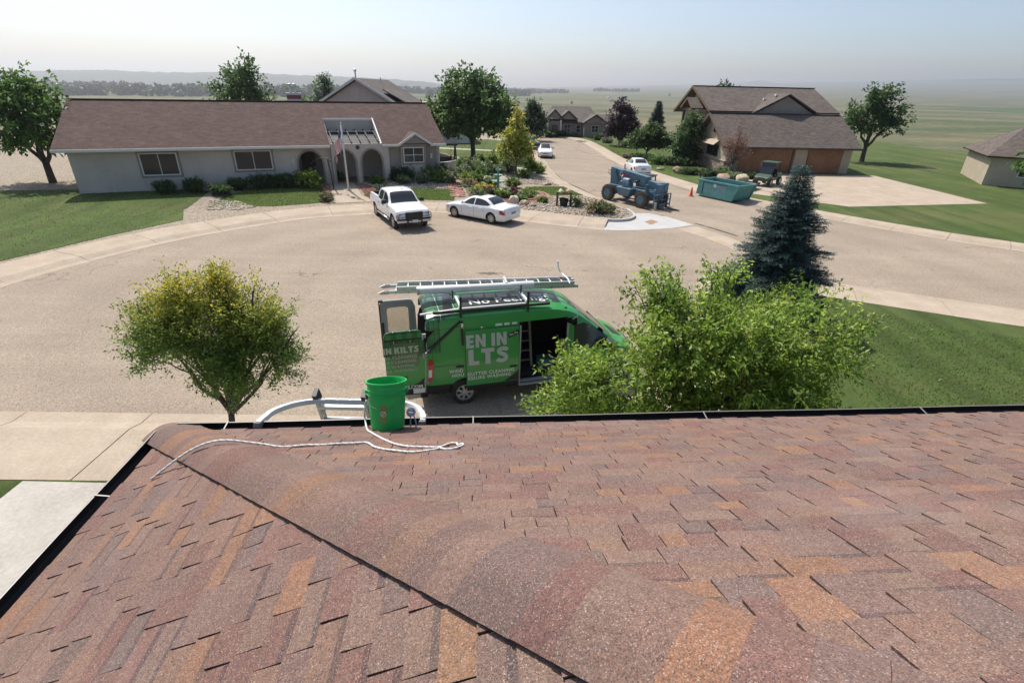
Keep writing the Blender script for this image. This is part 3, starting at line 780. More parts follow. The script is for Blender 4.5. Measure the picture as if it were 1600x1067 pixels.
def offset_path(P, off):
    out = []
    for i, p in enumerate(P):
        d = (P[min(i+1, len(P)-1)]-P[max(i-1, 0)]).normalized(); out.append(p + Vector((-d.y, d.x))*off)
    return out
PROF_W = [(0, -.1), (0, .006), (.42, .012), (.62, .07), (.80, .118), (2.55, .15), (2.55, -.1)]
PROF_N = [(0, -.1), (0, .006), (.28, .012), (.45, .08), (.56, .12), (1.65, .145), (1.65, -.1)]
def sidewalk(name, path, prof, slab=3.0, sub=4, matn='concrete', seed=0):
    root = bpy.data.objects.new(name, None); C.objects.link(root); root['kind'] = 'structure'
    P = resample(path, slab/sub); rnd = random.Random(seed); n = len(P)-1; i = 0
    N = []
    for q in range(n+1):
        d = (P[min(q+1, n)]-P[max(q-1, 0)]).normalized(); N.append((Vector((-d.y, d.x)), d))
    while i < n:
        e = min(n, i+sub); b = MB(); dz = rnd.uniform(-.004, .004); idx = list(range(i, e+1)); m = len(prof); V = []
        for q in idx:
            p = P[q].copy()
            if q == idx[0] and q: p += N[q][1]*.011
            if q == idx[-1] and q < n: p -= N[q][1]*.011
            for off, z in prof:
                w_ = p + N[q][0]*off; V.append((w_.x, w_.y, z + (dz if z > 0 else 0)))
        F = [(r*m+c_, r*m+(c_+1) % m, (r+1)*m+(c_+1) % m, (r+1)*m+c_) for r in range(len(idx)-1) for c_ in range(m)]
        F += [tuple(range(m)), tuple(range((len(idx)-1)*m, len(idx)*m))]
        b.add(V, F); b.build('slab', matn, root); i = e
    return P
court_far = [(-19.6,9.5),(-20,12.5),(-20,16),(-19.3,20.5),(-17.3,25.2),(-14.6,28.7),(-12.8,30.5),(-11.2,31.45),(-9,32.4),(-6.6,33.1),(-4.3,33.2),(-2,32.6),(.23,31.55),(2.5,30.5),(5.2,29.72)]
st_left = [(7.78,34.4),(7.4,36.6),(6.51,39.45),(5.3,43.2),(4.4,46.8),(3.7,52.5),(3.25,62.6),(3.02,72),(1.8,80.5),(-3,86.5),(-12,90),(-34,90.6)]
st_right = [(0,97),(6.6,92.5),(9.5,88),(10.5,78),(10.9,67),(11.75,56),(13,50),(14.65,44),(16.62,39.4),(21,33.5),(26,28),(34,23),(50,17),(60,12)]
near_c = [(60,5),(45,10),(30,14.5),(20,18.5),(14,21.2),(11.6,22.5),(10.1,22.8),(8.9,22.3),(7.9,21.0),(7,18.5),(5,14.6),(2.6,11.75),(.4,10.75),(-.9,10.5),(-3.7,10.42),(-6.2,10.4),(-12,10.3),(-16,10.2),(-20,9.5)]
FAR = sidewalk('sidewalk', court_far, PROF_W, 3.1, 4, seed=1)
STL = sidewalk('sidewalk', st_left, PROF_N, 2.6, 2, seed=2)
STR = sidewalk('sidewalk', st_right, PROF_N, 2.8, 2, seed=3)
NRC = sidewalk('sidewalk', near_c, PROF_W, 3.0, 4, seed=4)
# fresh white corner apron with a curb and a tactile pad, valley gutter across the mouth of the court
sheet('corner_apron', [(5.24,29.66),(6.3,29.62),(7.34,29.82),(9.39,30.45),(11.0,31.45),(10.0,33.4),(8.9,34.5),(7.85,34.35),(7.75,33.0),(7.2,32.1),(6.2,31.75),(5.3,31.9)], .012, 'new_concrete')
b = MB(); arc = smooth_path([Vector((x, y, 0)) for x, y in [(5.3,32.05),(6.2,31.85),(7.1,32.2),(7.62,33.0),(7.74,34.0),(7.6,35.2)]], 5)
for p, q in zip(arc[:-1], arc[1:]):
    d_ = (q-p).normalized(); nrm = Vector((-d_.y, d_.x, 0))*.08
    pr = [(p-nrm+Vector((0,0,z)), p+nrm+Vector((0,0,z)), q+nrm+Vector((0,0,z)), q-nrm+Vector((0,0,z))) for z in (0, .16)]
    b.add(list(pr[0])+list(pr[1]), [(4,5,6,7),(0,1,5,4),(2,3,7,6),(1,2,6,5),(3,0,4,7)])
tag(b.build('curb', 'new_concrete', fix=True), kind='structure')
tp = sheet('tactile_pad', [(8.08,31.97),(8.66,32.6),(8.95,32.05),(8.3,31.2)], .0175, 'red_flagstone'); tp.data.materials[0] = mat('pad_tan', (.34, .215, .12), .8, noise=.15)
b = MB(); rnd = random.Random(2)
for i in range(7):
    for j in range(9):
        u, v = (i+.5)/7, (j+.5)/9
        p = Vector((8.08,31.97)).lerp(Vector((8.3,31.2)), u).lerp(Vector((8.66,32.6)).lerp(Vector((8.95,32.05)), u), v); b.lathe([(.026, 0), (.02, .008)], 6, (p.x, p.y, .0175))
b.build('pad_dome', 'pad_tan', tp)
panP = [((9.62,30.40),(10.98,31.18)),((10.6,28.6),(11.9,29.2)),((11.3,26.7),(12.6,27.1)),((11.6,24.8),(12.95,25.0)),((11.55,23.0),(13.0,22.9))]
pr_ = bpy.data.objects.new('valley_gutter', None); C.objects.link(pr_); pr_['kind'] = 'structure'
for (a, b_), (c, d_) in zip(panP[:-1], panP[1:]):
    m = MB(); a, b_, c, d_ = [Vector(p) for p in (a, b_, c, d_)]; g = (c-a).normalized()*.012
    mid0, mid1 = a.lerp(b_, .5), c.lerp(d_, .5)
    m.add([(*(a+g), .006), (*(mid0+g), .003), (*(b_+g), .006), (*(c-g), .006), (*(mid1-g), .003), (*(d_-g), .006)], [(0,1,4,3),(1,2,5,4)]); m.build('slab', 'concrete', pr_)
# ------------------------------------------------------------------ lots
HO = Vector((-18.14, 37.82)); HY = R_(23); HU = Vector((math.cos(HY), math.sin(HY))); HV = Vector((-math.sin(HY), math.cos(HY)))
def z_nw(x, y):
    p = Vector((x, y))-HO; u, v = p.dot(HU), p.dot(HV)
    return .145 + .36*sstep((v+4.6)/4.2)*(1-sstep((u-13)/6))
back_far = [tuple(p) for p in offset_path(FAR, 2.53)]
back_stl = [tuple(p) for p in offset_path(STL, 1.62)]
lot = [p for p in back_far if p[1] > 11] + [(5.35,32.0),(6.2,31.9),(7.05,32.2),(7.55,33.0),(7.68,34.0)] + [p for p in back_stl if p[1] > 35.2] + [(-70, 89), (-70, 14)]
sheet('garden', lot, 0.0, 'tan_gravel', 5, z_nw)
back_str = [tuple(p) for p in offset_path(STR, 1.62)]
sheet('east_lot', back_str + [(64, 14), (64, 100), (30, 104), (4, 102)], .14, 'lawn')
back_n = [tuple(p) for p in offset_path(NRC, 2.53)]
sheet('near_lot', back_n + [(-24, 9), (-24, -20), (64, -20)], .14, 'lawn')
def in_poly(x, y, P):
    c = False; j = len(P)-1
    for i in range(len(P)):
        if (P[i][1] > y) != (P[j][1] > y) and x < (P[j][0]-P[i][0])*(y-P[i][1])/(P[j][1]-P[i][1])+P[i][0]: c = not c
        j = i
    return c
def scatter(poly, n, seed):
    r = random.Random(seed); xs = [p[0] for p in poly]; ys = [p[1] for p in poly]; out = []
    while len(out) < n:
        x, y = r.uniform(min(xs), max(xs)), r.uniform(min(ys), max(ys))
        if in_poly(x, y, poly): out.append((x, y))
    return out
ICO = None
def ico():
    global ICO
    if ICO is None:
        bm = bmesh.new(); bmesh.ops.create_icosphere(bm, subdivisions=1, radius=1); bm.verts.ensure_lookup_table()
        ICO = (np.array([v.co[:] for v in bm.verts]), np.array([[v.index for v in f.verts] for f in bm.faces])); bm.free()
    return ICO
def pebbles(name, polys, n, zf, size, cols, seed):
    V0, F0 = ico(); r = np.random.default_rng(seed); Vs = []; Fs = []; Cs = []; k_ = 0
    pts = []
    for i, (poly, w_) in enumerate(polys): pts += scatter(poly, int(n*w_), seed+i)
    for x, y in pts:
        s_ = r.uniform(*size); sc = s_*np.array([r.uniform(.8, 1.3), r.uniform(.8, 1.3), r.uniform(.5, .8)])
        v = V0*(1+r.uniform(-.22, .22, (len(V0), 1)))*sc; a = r.uniform(0, 6.28); ca, sa = math.cos(a), math.sin(a)
        v = np.stack([v[:, 0]*ca-v[:, 1]*sa, v[:, 0]*sa+v[:, 1]*ca, v[:, 2]], 1)+np.array([x, y, zf(x, y)+s_*.2])
        Vs.append(v); Fs.append(F0+k_); k_ += len(v); c = np.array(cols[r.integers(len(cols))])*r.uniform(.75, 1.2); Cs.append(np.repeat(c[None], len(F0), 0))
    o = np_mesh(name, np.concatenate(Vs), np.concatenate(Fs), 'rock', np.concatenate(Cs)); tag(o, kind='stuff'); return o
def grass(name, polys, n, zf, hgt, seed, cols=((.07,.12,.025),(.10,.155,.035),(.14,.17,.05))):
    r = np.random.default_rng(seed); pts = []
    for i, (p, w_) in enumerate(polys): pts += scatter(p, int(n*w_), seed+i)
    P = np.array(pts); m = len(P); z = np.array([zf(x, y) for x, y in pts]); a = r.uniform(0, 6.28, m); w_ = hgt*.28; h = hgt*r.uniform(.5, 1.2, m)
    lean = r.normal(0, .35, (m, 2))*h[:, None]
    v0 = np.stack([P[:, 0]-np.cos(a)*w_, P[:, 1]-np.sin(a)*w_, z], 1); v1 = np.stack([P[:, 0]+np.cos(a)*w_, P[:, 1]+np.sin(a)*w_, z], 1)
    v2 = np.stack([P[:, 0]+lean[:, 0], P[:, 1]+lean[:, 1], z+h], 1)
    V = np.stack([v0, v1, v2], 1).reshape(-1, 3); F = np.arange(3*m).reshape(-1, 3); c = np.array(cols)[r.integers(len(cols), size=m)]*r.uniform(.7, 1.25, (m, 1))
    return tag(np_mesh(name, V, F, 'leaf', c), kind='stuff')
# lawns of the house opposite
lawnA = [(-16.9,33.2),(-15.6,33.3),(-13.2,34.6),(-12.9,35.6),(-13.4,37.4),(-14.6,38.6),(-16.6,38.4),(-18.6,37.2),(-19.6,34.8),(-19.2,32.4)]
lawnB = [(-9.4,36.1),(-6.5,36.6),(-4.3,36.5),(-4.4,38.6),(-4.9,40.0),(-7.6,39.8),(-9.9,38.9),(-10.8,37.3)]
lawnC = [(1.4,39.8),(3.0,39.3),(5.15,39.6),(4.6,41.0),(3.9,43.2),(2.2,43.0),(.9,42.6),(.5,41.2)]
lawnD = [(-6,53.6),(1.9,53.2),(1.75,58),(1.7,64),(1.45,71),(.4,79),(-3.6,84),(-16,87),(-26,80),(-18,66),(-9,58)]
lawnE = [(-40,14),(-24,16),(-22.6,20),(-20.6,25.6),(-19.0,29.2),(-20.5,31.8),(-21,36),(-24,37),(-40,33)]
for nm, P in (('lawn', lawnA), ('lawn', lawnB), ('lawn', lawnC), ('lawn', lawnD), ('lawn', lawnE)):
    sheet(nm, P, .016, 'lawn', 4, z_nw)
grass('grass', [(lawnA, .2), (lawnB, .22), (lawnC, .12), (lawnE, .3), (lawnD, .16)], 34000, lambda x, y: z_nw(x, y)+.015, .075, 31)
eastA = [(13.2,60),(14.8,52.5),(16.3,51.0),(19.3,54),(19.6,60),(17,68),(14.5,76),(12.6,78),(12.5,70)]
grass('grass', [(eastA, .3), ([(8.5,8),(30,9),(24,12.6),(15,16.5),(11.5,18.6),(10.3,17)], .35), ([(-22,-2),(-9.8,-2),(-9.8,7.6),(-20,7.4)], .35)], 40000, lambda x, y: .14, .07, 33)
# entry path and red gravel
def path_piece(name, poly, matn, off=.02, zf=z_nw, cuts=2): return sheet(name, poly, off, matn, cuts, zf)
path_piece('entry_path', [(-12.4,34.5),(-10.9,35.1),(-9.5,35.55),(-10.9,37.2),(-12.0,39.4),(-12.6,41.1),(-14.3,40.4),(-13.4,38.2),(-12.7,36.3)], 'concrete', .024)
redA = [(-12.9,34.75),(-12.5,34.75),(-12.8,36.4),(-13.5,38.2),(-14.1,39.6),(-14.6,39.3),(-13.6,37.2),(-13.1,35.6)]
redB = [(-9.45,35.75),(-8.9,36.0),(-10.5,37.8),(-10.2,39.0),(-11.9,40.6),(-12.3,40.9),(-11.8,39.6),(-10.7,37.3)]
path_piece('gravel_bed', redA, 'red_gravel', .012); path_piece('gravel_bed', redB, 'red_gravel', .012)
pebbles('red_stones', [(redA, .4), (redB, .6)], 1500, lambda x, y: z_nw(x, y)+.012, (.02, .05), [(.36,.17,.12),(.42,.25,.19),(.30,.13,.1)], 51)
strip = [(-12.0,40.6),(-10.2,39.2),(-7.6,39.95),(-5.0,40.15),(-4.6,41.6),(-6.5,43.8),(-9.5,42.4)]
corner = [(.2,34.3),(2.8,33.2),(5.2,32.3),(6.6,32.2),(7.4,33.2),(7.45,34.8),(6.2,38.0),(5.2,39.3),(3.0,39.0),(1.6,39.5),(.6,38.0),(.0,36.0)]
fb = [(1.0,44.2),(3.6,43.8),(2.9,46.6),(1.2,48.0),(-1.6,45.4),(-.8,43.0)]
leftbed = [(-19.2,31.9),(-17.2,32.0),(-16.6,33.0),(-18.2,34.2),(-20.0,34.0)]
pebbles('garden_stones', [(strip, .34), (corner, .38), (fb, .16), (leftbed, .12)], 7200, z_nw, (.03, .085), [(.44,.36,.26),(.50,.44,.36),(.36,.27,.19),(.55,.52,.46),(.40,.30,.22)], 61)
# far pavement strips across the lawns
path_piece('garden_path', [(-5.2,55.4),(1.85,52.3),(1.85,53.1),(-5.0,56.3)], 'grey_concrete', .03)
path_piece('garden_path', [(-2.6,49.2),(1.9,48.9),(2.55,47.9),(2.4,49.9),(-2.4,50.2)], 'grey_concrete', .03)
path_piece('garden_path', [(-14,70.5),(1.55,67.2),(1.55,68.3),(-14,71.8)], 'grey_concrete', .03)
# driveways: of the house on the right, and of the near house
sheet('driveway', [(15.9,46.2),(17.4,43.2),(24.0,37.5),(36.0,40.0),(36.0,53.8),(21.8,53.8),(20.4,51.2)], .158, 'concrete')
sheet('driveway', [(-9.6,7.75),(-9.6,-6),(-3.2,-6),(-3.2,7.75)], .158, 'grey_concrete')
# dark patched crack lines in the street
for i, P in enumerate([[(11.2,60),(10.2,66),(9.0,70),(8.0,76)], [(14.3,43.4),(12.9,48),(11.8,52.5),(11.4,56.5)], [(9.6,34.0),(9.9,33.0),(10.3,32.2)], [(11.2,31.9),(11.9,30.7),(12.7,29.0)]]):
    b = MB(); Q = smooth_path([Vector((x, y, 0)) for x, y in P], 8); rr_ = random.Random(i)
    wv_ = [rr_.uniform(.02, .05) if i < 2 else rr_.uniform(.05, .13) for _ in Q]
    for j in range(len(Q)-1):
        d_ = (Q[j+1]-Q[j]).normalized(); n_ = Vector((-d_.y, d_.x, 0))
        b.quad(*[p+Vector((0,0,.005)) for p in (Q[j]-n_*wv_[j], Q[j]+n_*wv_[j], Q[j+1]+n_*wv_[j+1], Q[j+1]-n_*wv_[j+1])])
    tag(b.build('tar_patch', 'black_tar' if 'black_tar' in MATS else (mat('black_tar', (.05, .045, .042), .8) and 'black_tar')), kind='structure')
# ================================================================== vegetation
def leaf_quads(P, D, Ln, Wd, cols, r, folded=False, droop=.25):
    """P base points, D unit directions, one leaf each"""
    m = len(P); nrm = np.stack([r.normal(0, .55, m), r.normal(0, .55, m), np.ones(m)*.8], 1)
    S = np.cross(D, nrm); S /= np.linalg.norm(S, axis=1, keepdims=True)+1e-9
    U = np.cross(S, D); Ln = Ln[:, None]; Wd = Wd[:, None]
    tip = P + D*Ln - np.array([0, 0, 1])*Ln*droop*r.uniform(0, 1, (m, 1))
    mid = P + D*Ln*.48
    a = mid + S*Wd*.5 + U*Wd*.16; b = mid - S*Wd*.5 + U*Wd*.16
    if folded:
        c = mid - U*Wd*.04
        V = np.stack([P, a, tip, b, c], 1).reshape(-1, 3); i = np.arange(m)[:, None]*5
        F = np.concatenate([i+np.array([0, 1, 2, 4]), i+np.array([0, 4, 2, 3])], 1).reshape(-1, 4); cc = np.repeat(cols, 2, 0)
        return V, F, cc
    V = np.stack([P, a, tip, b], 1).reshape(-1, 3); F = np.arange(4*m).reshape(-1, 4)
    return V, F, cols
def crown_points(lobes, n, r, shell=.45, gap=.0):
    """twig ends spread through lobes (x, y, z, rx, ry, rz)"""
    L_ = np.array(lobes, float); w_ = L_[:, 3]*L_[:, 4]*L_[:, 5]; w_ = w_**.8; w_ /= w_.sum()
    k_ = r.choice(len(L_), size=n, p=w_); d_ = r.normal(size=(n, 3)); d_ /= np.linalg.norm(d_, axis=1, keepdims=True)
    rad = r.uniform(0, 1, n)**shell * (1+r.normal(0, .09, n))
    # uneven outline: each direction has its own reach
    bump_ = 1 + .16*np.sin(d_[:, 0]*5.1+k_*1.7)*np.sin(d_[:, 1]*4.3+k_) + .13*np.sin(d_[:, 2]*6.1+k_*2.3+d_[:, 0]*3)
    off = d_*(rad*bump_)[:, None]*L_[k_, 3:6]
    return L_[k_, :3]+off, d_, k_, L_
def lobes_at(spec): return spec
def foliage(lobes, ntw, per, ln, wd, cols, seed, twig=.35, folded=False, shell=.45, up=.25, spread=.5, tipcol=None, tipz=None):
    r = np.random.default_rng(seed); T, d_, k_, L_ = crown_points(lobes, ntw, r, shell)
    # clumps: remove twigs where a slow noise is low so that gaps appear
    ph = np.sin(T[:, 0]*2.1/max(.3, twig*2)+seed)*np.sin(T[:, 1]*1.9/max(.3, twig*2)+1.3*seed)*np.sin(T[:, 2]*2.3/max(.3, twig*2))
    keep = ph > -.30; T, d_, k_ = T[keep], d_[keep], k_[keep]; n = len(T)
    dirs = d_ + np.array([0, 0, up]) + r.normal(0, .3, (n, 3)); dirs /= np.linalg.norm(dirs, axis=1, keepdims=True)
    t = np.tile(np.linspace(-.5, .5, per), n); base = np.repeat(T, per, 0)+np.repeat(dirs, per, 0)*(t*twig)[:, None]+r.normal(0, twig*.16, (n*per, 3))
    D = np.repeat(dirs, per, 0)*.55+r.normal(0, spread, (n*per, 3)); D /= np.linalg.norm(D, axis=1, keepdims=True)
    cb = np.array(cols)[r.integers(len(cols), size=n)]*r.uniform(.75, 1.25, (n, 1)); cc = np.repeat(cb, per, 0)*r.uniform(.72, 1.28, (n*per, 1))
    if tipcol is not None:
        lo, hi = tipz; f_ = np.clip((base[:, 2]-lo)/(hi-lo), 0, 1)**1.5*(r.uniform(0, 1, n*per) < .75)
        cc = cc*(1-f_[:, None])+np.array(tipcol)*r.uniform(.6, 1.2, (n*per, 1))*f_[:, None]
    m = n*per
    V, F, c = leaf_quads(base, D, ln*r.uniform(.65, 1.3, m), wd*r.uniform(.7, 1.25, m), cc, r, folded)
    return V, F, c, T, dirs, k_
def limb(b, a, e, r0, r1, rnd, n=6, sides=7, wob=.08, sag=0.0):
    a = Vector(a); e = Vector(e); P = []; Lh = (e-a).length
    for i in range(n+1):
        t = i/n; p = a.lerp(e, t)
        if 0 < i < n: p += Vector((rnd.uniform(-1, 1), rnd.uniform(-1, 1), rnd.uniform(-.4, .6)))*Lh*wob*.5
        p.z += sag*math.sin(math.pi*t); P.append(p)
    b.tube(P, [r0+(r1-r0)*i/n for i in range(n+1)], sides); return P
GREEN = [(.055,.105,.022),(.07,.125,.028),(.045,.085,.02)]
def tree(name, label, loc, trunk_r, lobes, ntw, per, ln, wd, cols, seed, twig=.35, cat='tree', folded=False, group=None, split=None, twigs=0, leafmat='leaf', shell=.45, barkmat='bark', **kw):
    """lobes relative to loc"""
    root = thing(name, label, cat, loc, 0, group); rnd = random.Random(seed)
    V, F, c, T, D, K = foliage(lobes, ntw, per, ln, wd, cols, seed, twig, folded, shell, **kw)
    np_mesh('crown', V, F, leafmat, c, root)
    b = MB(); top = max(l[2] for l in lobes); lowc = min(l[2]-l[5]*.5 for l in lobes)
    cx = sum(l[0] for l in lobes)/len(lobes); cy = sum(l[1] for l in lobes)/len(lobes)
    s_ = split if split is not None else max(.3, lowc)
    hub = Vector((cx*.25, cy*.25, s_)); b.tube([Vector((0, 0, -.15)), Vector((trunk_r*.1, 0, .12)), hub*.5, hub], [trunk_r*1.35, trunk_r*1.05, trunk_r*.9, trunk_r*.8], 9)
    b.build('trunk', barkmat, root, smooth=True)
    b = MB()
    for i, l in enumerate(lobes):
        e = Vector(l[:3]); P = limb(b, hub - Vector((0, 0, trunk_r*.5)), e, trunk_r*.62, trunk_r*.2, rnd, 5)
        for q in range(4):
            dd = Vector((rnd.uniform(-1, 1)*l[3], rnd.uniform(-1, 1)*l[4], rnd.uniform(-.3, 1)*l[5]))*.72
            limb(b, P[rnd.randint(2, 5)], e+dd, trunk_r*.24, trunk_r*.05, rnd, 4, 5)
    if twigs:
        idx = list(range(len(T))); rnd.shuffle(idx)
        for i in idx[:twigs]:
            l = lobes[K[i]]; e = Vector(T[i]); st = Vector(l[:3]).lerp(e, rnd.uniform(.1, .5)); limb(b, st, e+Vector(D[i])*twig*.4, trunk_r*.055+.002, .0015, rnd, 4, 4, .12)
    b.build('limb', barkmat, root, smooth=True)
    return root
def shrub(name, label, loc, lobes, ntw, per, ln, wd, cols, seed, twig=.16, cat='shrub', group=None, leafmat='leaf', flowers=None, **kw):
    root = thing(name, label, cat, loc, 0, group)
    V, F, c, T, D, K = foliage(lobes, ntw, per, ln, wd, cols, seed, twig, **kw)
    V[:, 2] = np.maximum(V[:, 2], .01)
    np_mesh('foliage', V, F, leafmat, c, root); rnd = random.Random(seed); b = MB()
    for i in range(min(len(T), 26)):
        p = T[rnd.randrange(len(T))]; limb(b, (rnd.uniform(-.08, .08), rnd.uniform(-.08, .08), -.05), p, .012, .004, rnd, 3, 4)
    b.build('stem', 'bark', root)
    if flowers:
        fc, fn, fs = flowers; r = np.random.default_rng(seed+1); top = T[r.integers(len(T), size=fn)]+np.array([0, 0, fs*.8]); top = top[top[:, 2] > np.median(T[:, 2])*.8]
        D2 = r.normal(0, .5, (len(top)*3, 3))+np.array([0, 0, .6]); D2 /= np.linalg.norm(D2, axis=1, keepdims=True); pp = np.repeat(top, 3, 0)
        cc = np.array(fc)[r.integers(len(fc), size=len(pp))]*r.uniform(.8, 1.2, (len(pp), 1))
        V, F, c = leaf_quads(pp, D2, np.full(len(pp), fs), np.full(len(pp), fs*.9), cc, r); np_mesh('flower', V, F, 'leaf', c, root)['kind'] = 'stuff'
    return root
def conifer(name, label, loc, h, rad, cols, seed, dens=1.0, nl=.12, group=None, low=.04):
    root = thing(name, label, 'tree', loc, 0, group); rnd = random.Random(seed); r = np.random.default_rng(seed)
    b = MB(); b.tube([(0, 0, -.2), (0, 0, h*.5), (0, 0, h*.98)], [rad*.075, rad*.045, .008], 8); b.build('trunk', 'bark', root, smooth=True)
    P = []; D = []; b = MB(); z = h*low
    while z < h*.985:
        f_ = 1-z/h; L0 = rad*(f_**.85)*(1-.10*math.sin(z*7)); nb = max(4, int((5+9*f_)*dens))
        for i in range(nb):
            a = 2*math.pi*(i+rnd.random()*.8)/nb; Lb = L0*rnd.uniform(.68, 1.14)+.06; dr = Vector((math.cos(a), math.sin(a), 0))
            pts = []
            for q in range(6):
                t = q/5; pts.append(Vector((0, 0, z+Lb*(.10*t*(1 if f_ < .5 else .6)-.34*t*t*(f_**.6)+.16*t**3))) + dr*Lb*t)
            if Lb > .25: b.tube(pts, [.016*Lb+.005]+[.009*Lb+.003]*4+[.002], 4, cap=False)
            nside = max(3, int(Lb/.085*dens))
            for s_ in range(nside):
                t = .18+.82*s_/max(1, nside-1); q = min(4, int(t*5)); p = pts[q].lerp(pts[q+1], t*5-q)
                sd_ = dr.cross(Vector((0, 0, 1)))
                for sg in (-1, 1):
                    ll = Lb*.30*(1.12-t)+.05; dv = (dr*.75+sd_*sg*.75+Vector((0, 0, rnd.uniform(-.25, .1)))).normalized()
                    kn = max(2, int(ll/.05))
                    for q2 in range(kn):
                        pp = p + dv*ll*(q2+rnd.random())/kn
                        for _ in range(3):
                            P.append(pp+Vector((rnd.gauss(0, .012), rnd.gauss(0, .012), rnd.gauss(0, .012)))); v = dv+Vector((rnd.gauss(0, .5), rnd.gauss(0, .5), rnd.gauss(.22, .42))); D.append(v.normalized())
        z += max(.07, .062*h*(.45+.55*f_)/dens*.62)
    if b.v: b.build('limb', 'bark', root)
    P = np.array(P); D = np.array(D); m = len(P); cc = np.array(cols)[r.integers(len(cols), size=m)]*r.uniform(.7, 1.3, (m, 1))
    V, F, c = leaf_quads(P, D, nl*r.uniform(.7, 1.3, m), nl*.17*np.ones(m), cc, r, droop=.05); np_mesh('crown', V, F, 'needle', c, root)
    return root
# ---- foreground tree to the right, between the roof and the van
NT = [(.125,.19,.028),(.165,.235,.036),(.09,.145,.024),(.21,.265,.05)]
ox, oy = 3.3, 8.3
near_lobes = [(x-ox, y-oy, z-.14, a, b_, c_) for x, y, z, a, b_, c_ in [
 (1.55,8.0,2.55,1.05,1.0,.75),(1.15,8.3,1.75,.85,.9,.55),(2.62,8.3,4.05,.66,.85,.60),(3.0,8.0,3.4,.85,1.0,.72),(3.3,7.9,3.7,.85,.9,.75),(3.1,8.5,2.6,1.2,1.1,.9),
 (3.75,8.6,4.35,.42,.4,.42),(4.2,7.9,3.3,1.15,1.1,.95),(4.4,8.4,2.2,1.3,1.2,.8),(5.2,8.3,3.4,.95,1.0,.9),(2.3,7.6,1.9,1.1,.9,.6),(1.3,7.7,1.25,.8,.8,.5),(3.3,7.4,1.7,1.2,.9,.7),(4.9,7.6,2.0,1.2,1.0,.8),(5.6,8.6,2.5,.9,1.0,.8)]]
tree('deciduous_tree', 'leafy light green tree rising beside the gutter in front of the green van', (ox, oy, .14), .11, near_lobes, 2750, 22, .108, .046, NT, 21, twig=.34, folded=True, twigs=900, split=1.2, shell=.55, up=.35, spread=.62)
# ---- foreground tree to the left, yellowing tips
ol, ow = -6.05, 9.0
left_lobes = [(x-ol, y-ow, z-.14, a, b_, c_) for x, y, z, a, b_, c_ in [(-4.95,9.0,2.75,.75,.8,.62),(-4.55,8.9,3.25,.42,.45,.42),(-5.4,9.1,3.35,.75,.8,.62),(-4.75,9.0,2.25,.6,.6,.4),(-5.9,9.0,2.9,.8,.85,.7),(-4.25,8.9,2.95,.36,.36,.25),(-5.5,8.8,2.2,.8,.8,.5),(-4.9,9.0,3.75,.22,.25,.36),(-5.6,9.1,3.95,.35,.35,.35),(-6.6,9.0,3.1,.85,.85,.75),(-7.0,9.1,2.5,.7,.7,.5),(-6.4,8.9,3.8,.5,.5,.4)]]
tree('deciduous_tree', 'small green tree with yellowing shoot tips at the left edge of the court', (ol, ow, .14), .075, left_lobes, 2900, 22, .070, .030, [(.09,.145,.027),(.115,.17,.032),(.065,.11,.023)], 23, twig=.30, folded=True, twigs=420, split=.9, shell=.5, up=.75, spread=.5, tipcol=(.34,.30,.04), tipz=(2.6, 3.7))
# ---- blue spruce on the corner to the right
conifer('spruce_tree', 'tall blue-green spruce on the corner at the right', (9.15,17.2,.12), 5.2, 2.15, [(.030,.058,.052),(.04,.07,.062),(.024,.045,.042),(.055,.088,.082)], 25, dens=1.35, nl=.10, low=.05)
shrub('leafy_bush', 'light green leafy bush at the foot of the corner spruce', (8.2,15.2,.14), [(0,0,.9,.9,.8,.9),(.7,.2,1.1,.8,.8,.9),(-.5,.3,.6,.6,.6,.6)], 420, 16, .085, .036, NT, 27, twig=.26, folded=True)
# ---- middle distance
tree('shade_tree', 'large dense green shade tree on the lawn beyond the patio', (-4.9,61.4,.3), .28, [(0,0,5.4,3.7,3.4,3.0),(-2.6,0,4.6,2.4,2.4,2.1),(2.6,-.4,4.8,2.3,2.3,2.2),(-.8,-.6,7.2,2.0,2.0,1.7),(1.4,.5,6.6,2.0,2.0,1.6),(-3.9,.3,3.6,1.7,1.6,1.3),(3.4,0,3.8,2.0,2.0,1.5),(-1.2,-1.5,3.5,2.2,2,1.4)], 1700, 9, .42, .26, [(.055,.098,.026),(.072,.122,.032),(.042,.076,.021)], 41, twig=.75, split=2.0, shell=.5)
tree('young_tree', 'slender yellow-green young tree by the bend of the pavement', (.0,49.4,.2), .10, [(0,0,2.0,1.3,1.2,.8),(-.4,0,3.0,1.05,1,.9),(.5,.1,2.9,1.0,1,.8),(0,0,4.1,.75,.75,.8),(.1,0,5.0,.4,.4,.65),(.9,0,2.2,.8,.8,.6),(-1.1,0,2.1,.7,.7,.6)], 620, 9, .26, .15, [(.21,.23,.035),(.28,.27,.04),(.15,.18,.03)], 43, twig=.42, split=1.0, shell=.5, tipcol=(.32,.22,.045), tipz=(3.6,5.8))
tree('cottonwood_tree', 'dark green upright tree beside the far grey-roofed house', (2.4,86,.0), .2, [(0,0,3.6,1.5,1.4,1.7),(.9,0,2.6,1.4,1.3,1.3),(-.9,0,2.6,1.3,1.3,1.2),(.2,0,4.9,.9,.9,.9)], 520, 8, .42, .26, [(.026,.045,.022),(.034,.056,.026)], 45, twig=.7, split=.8)
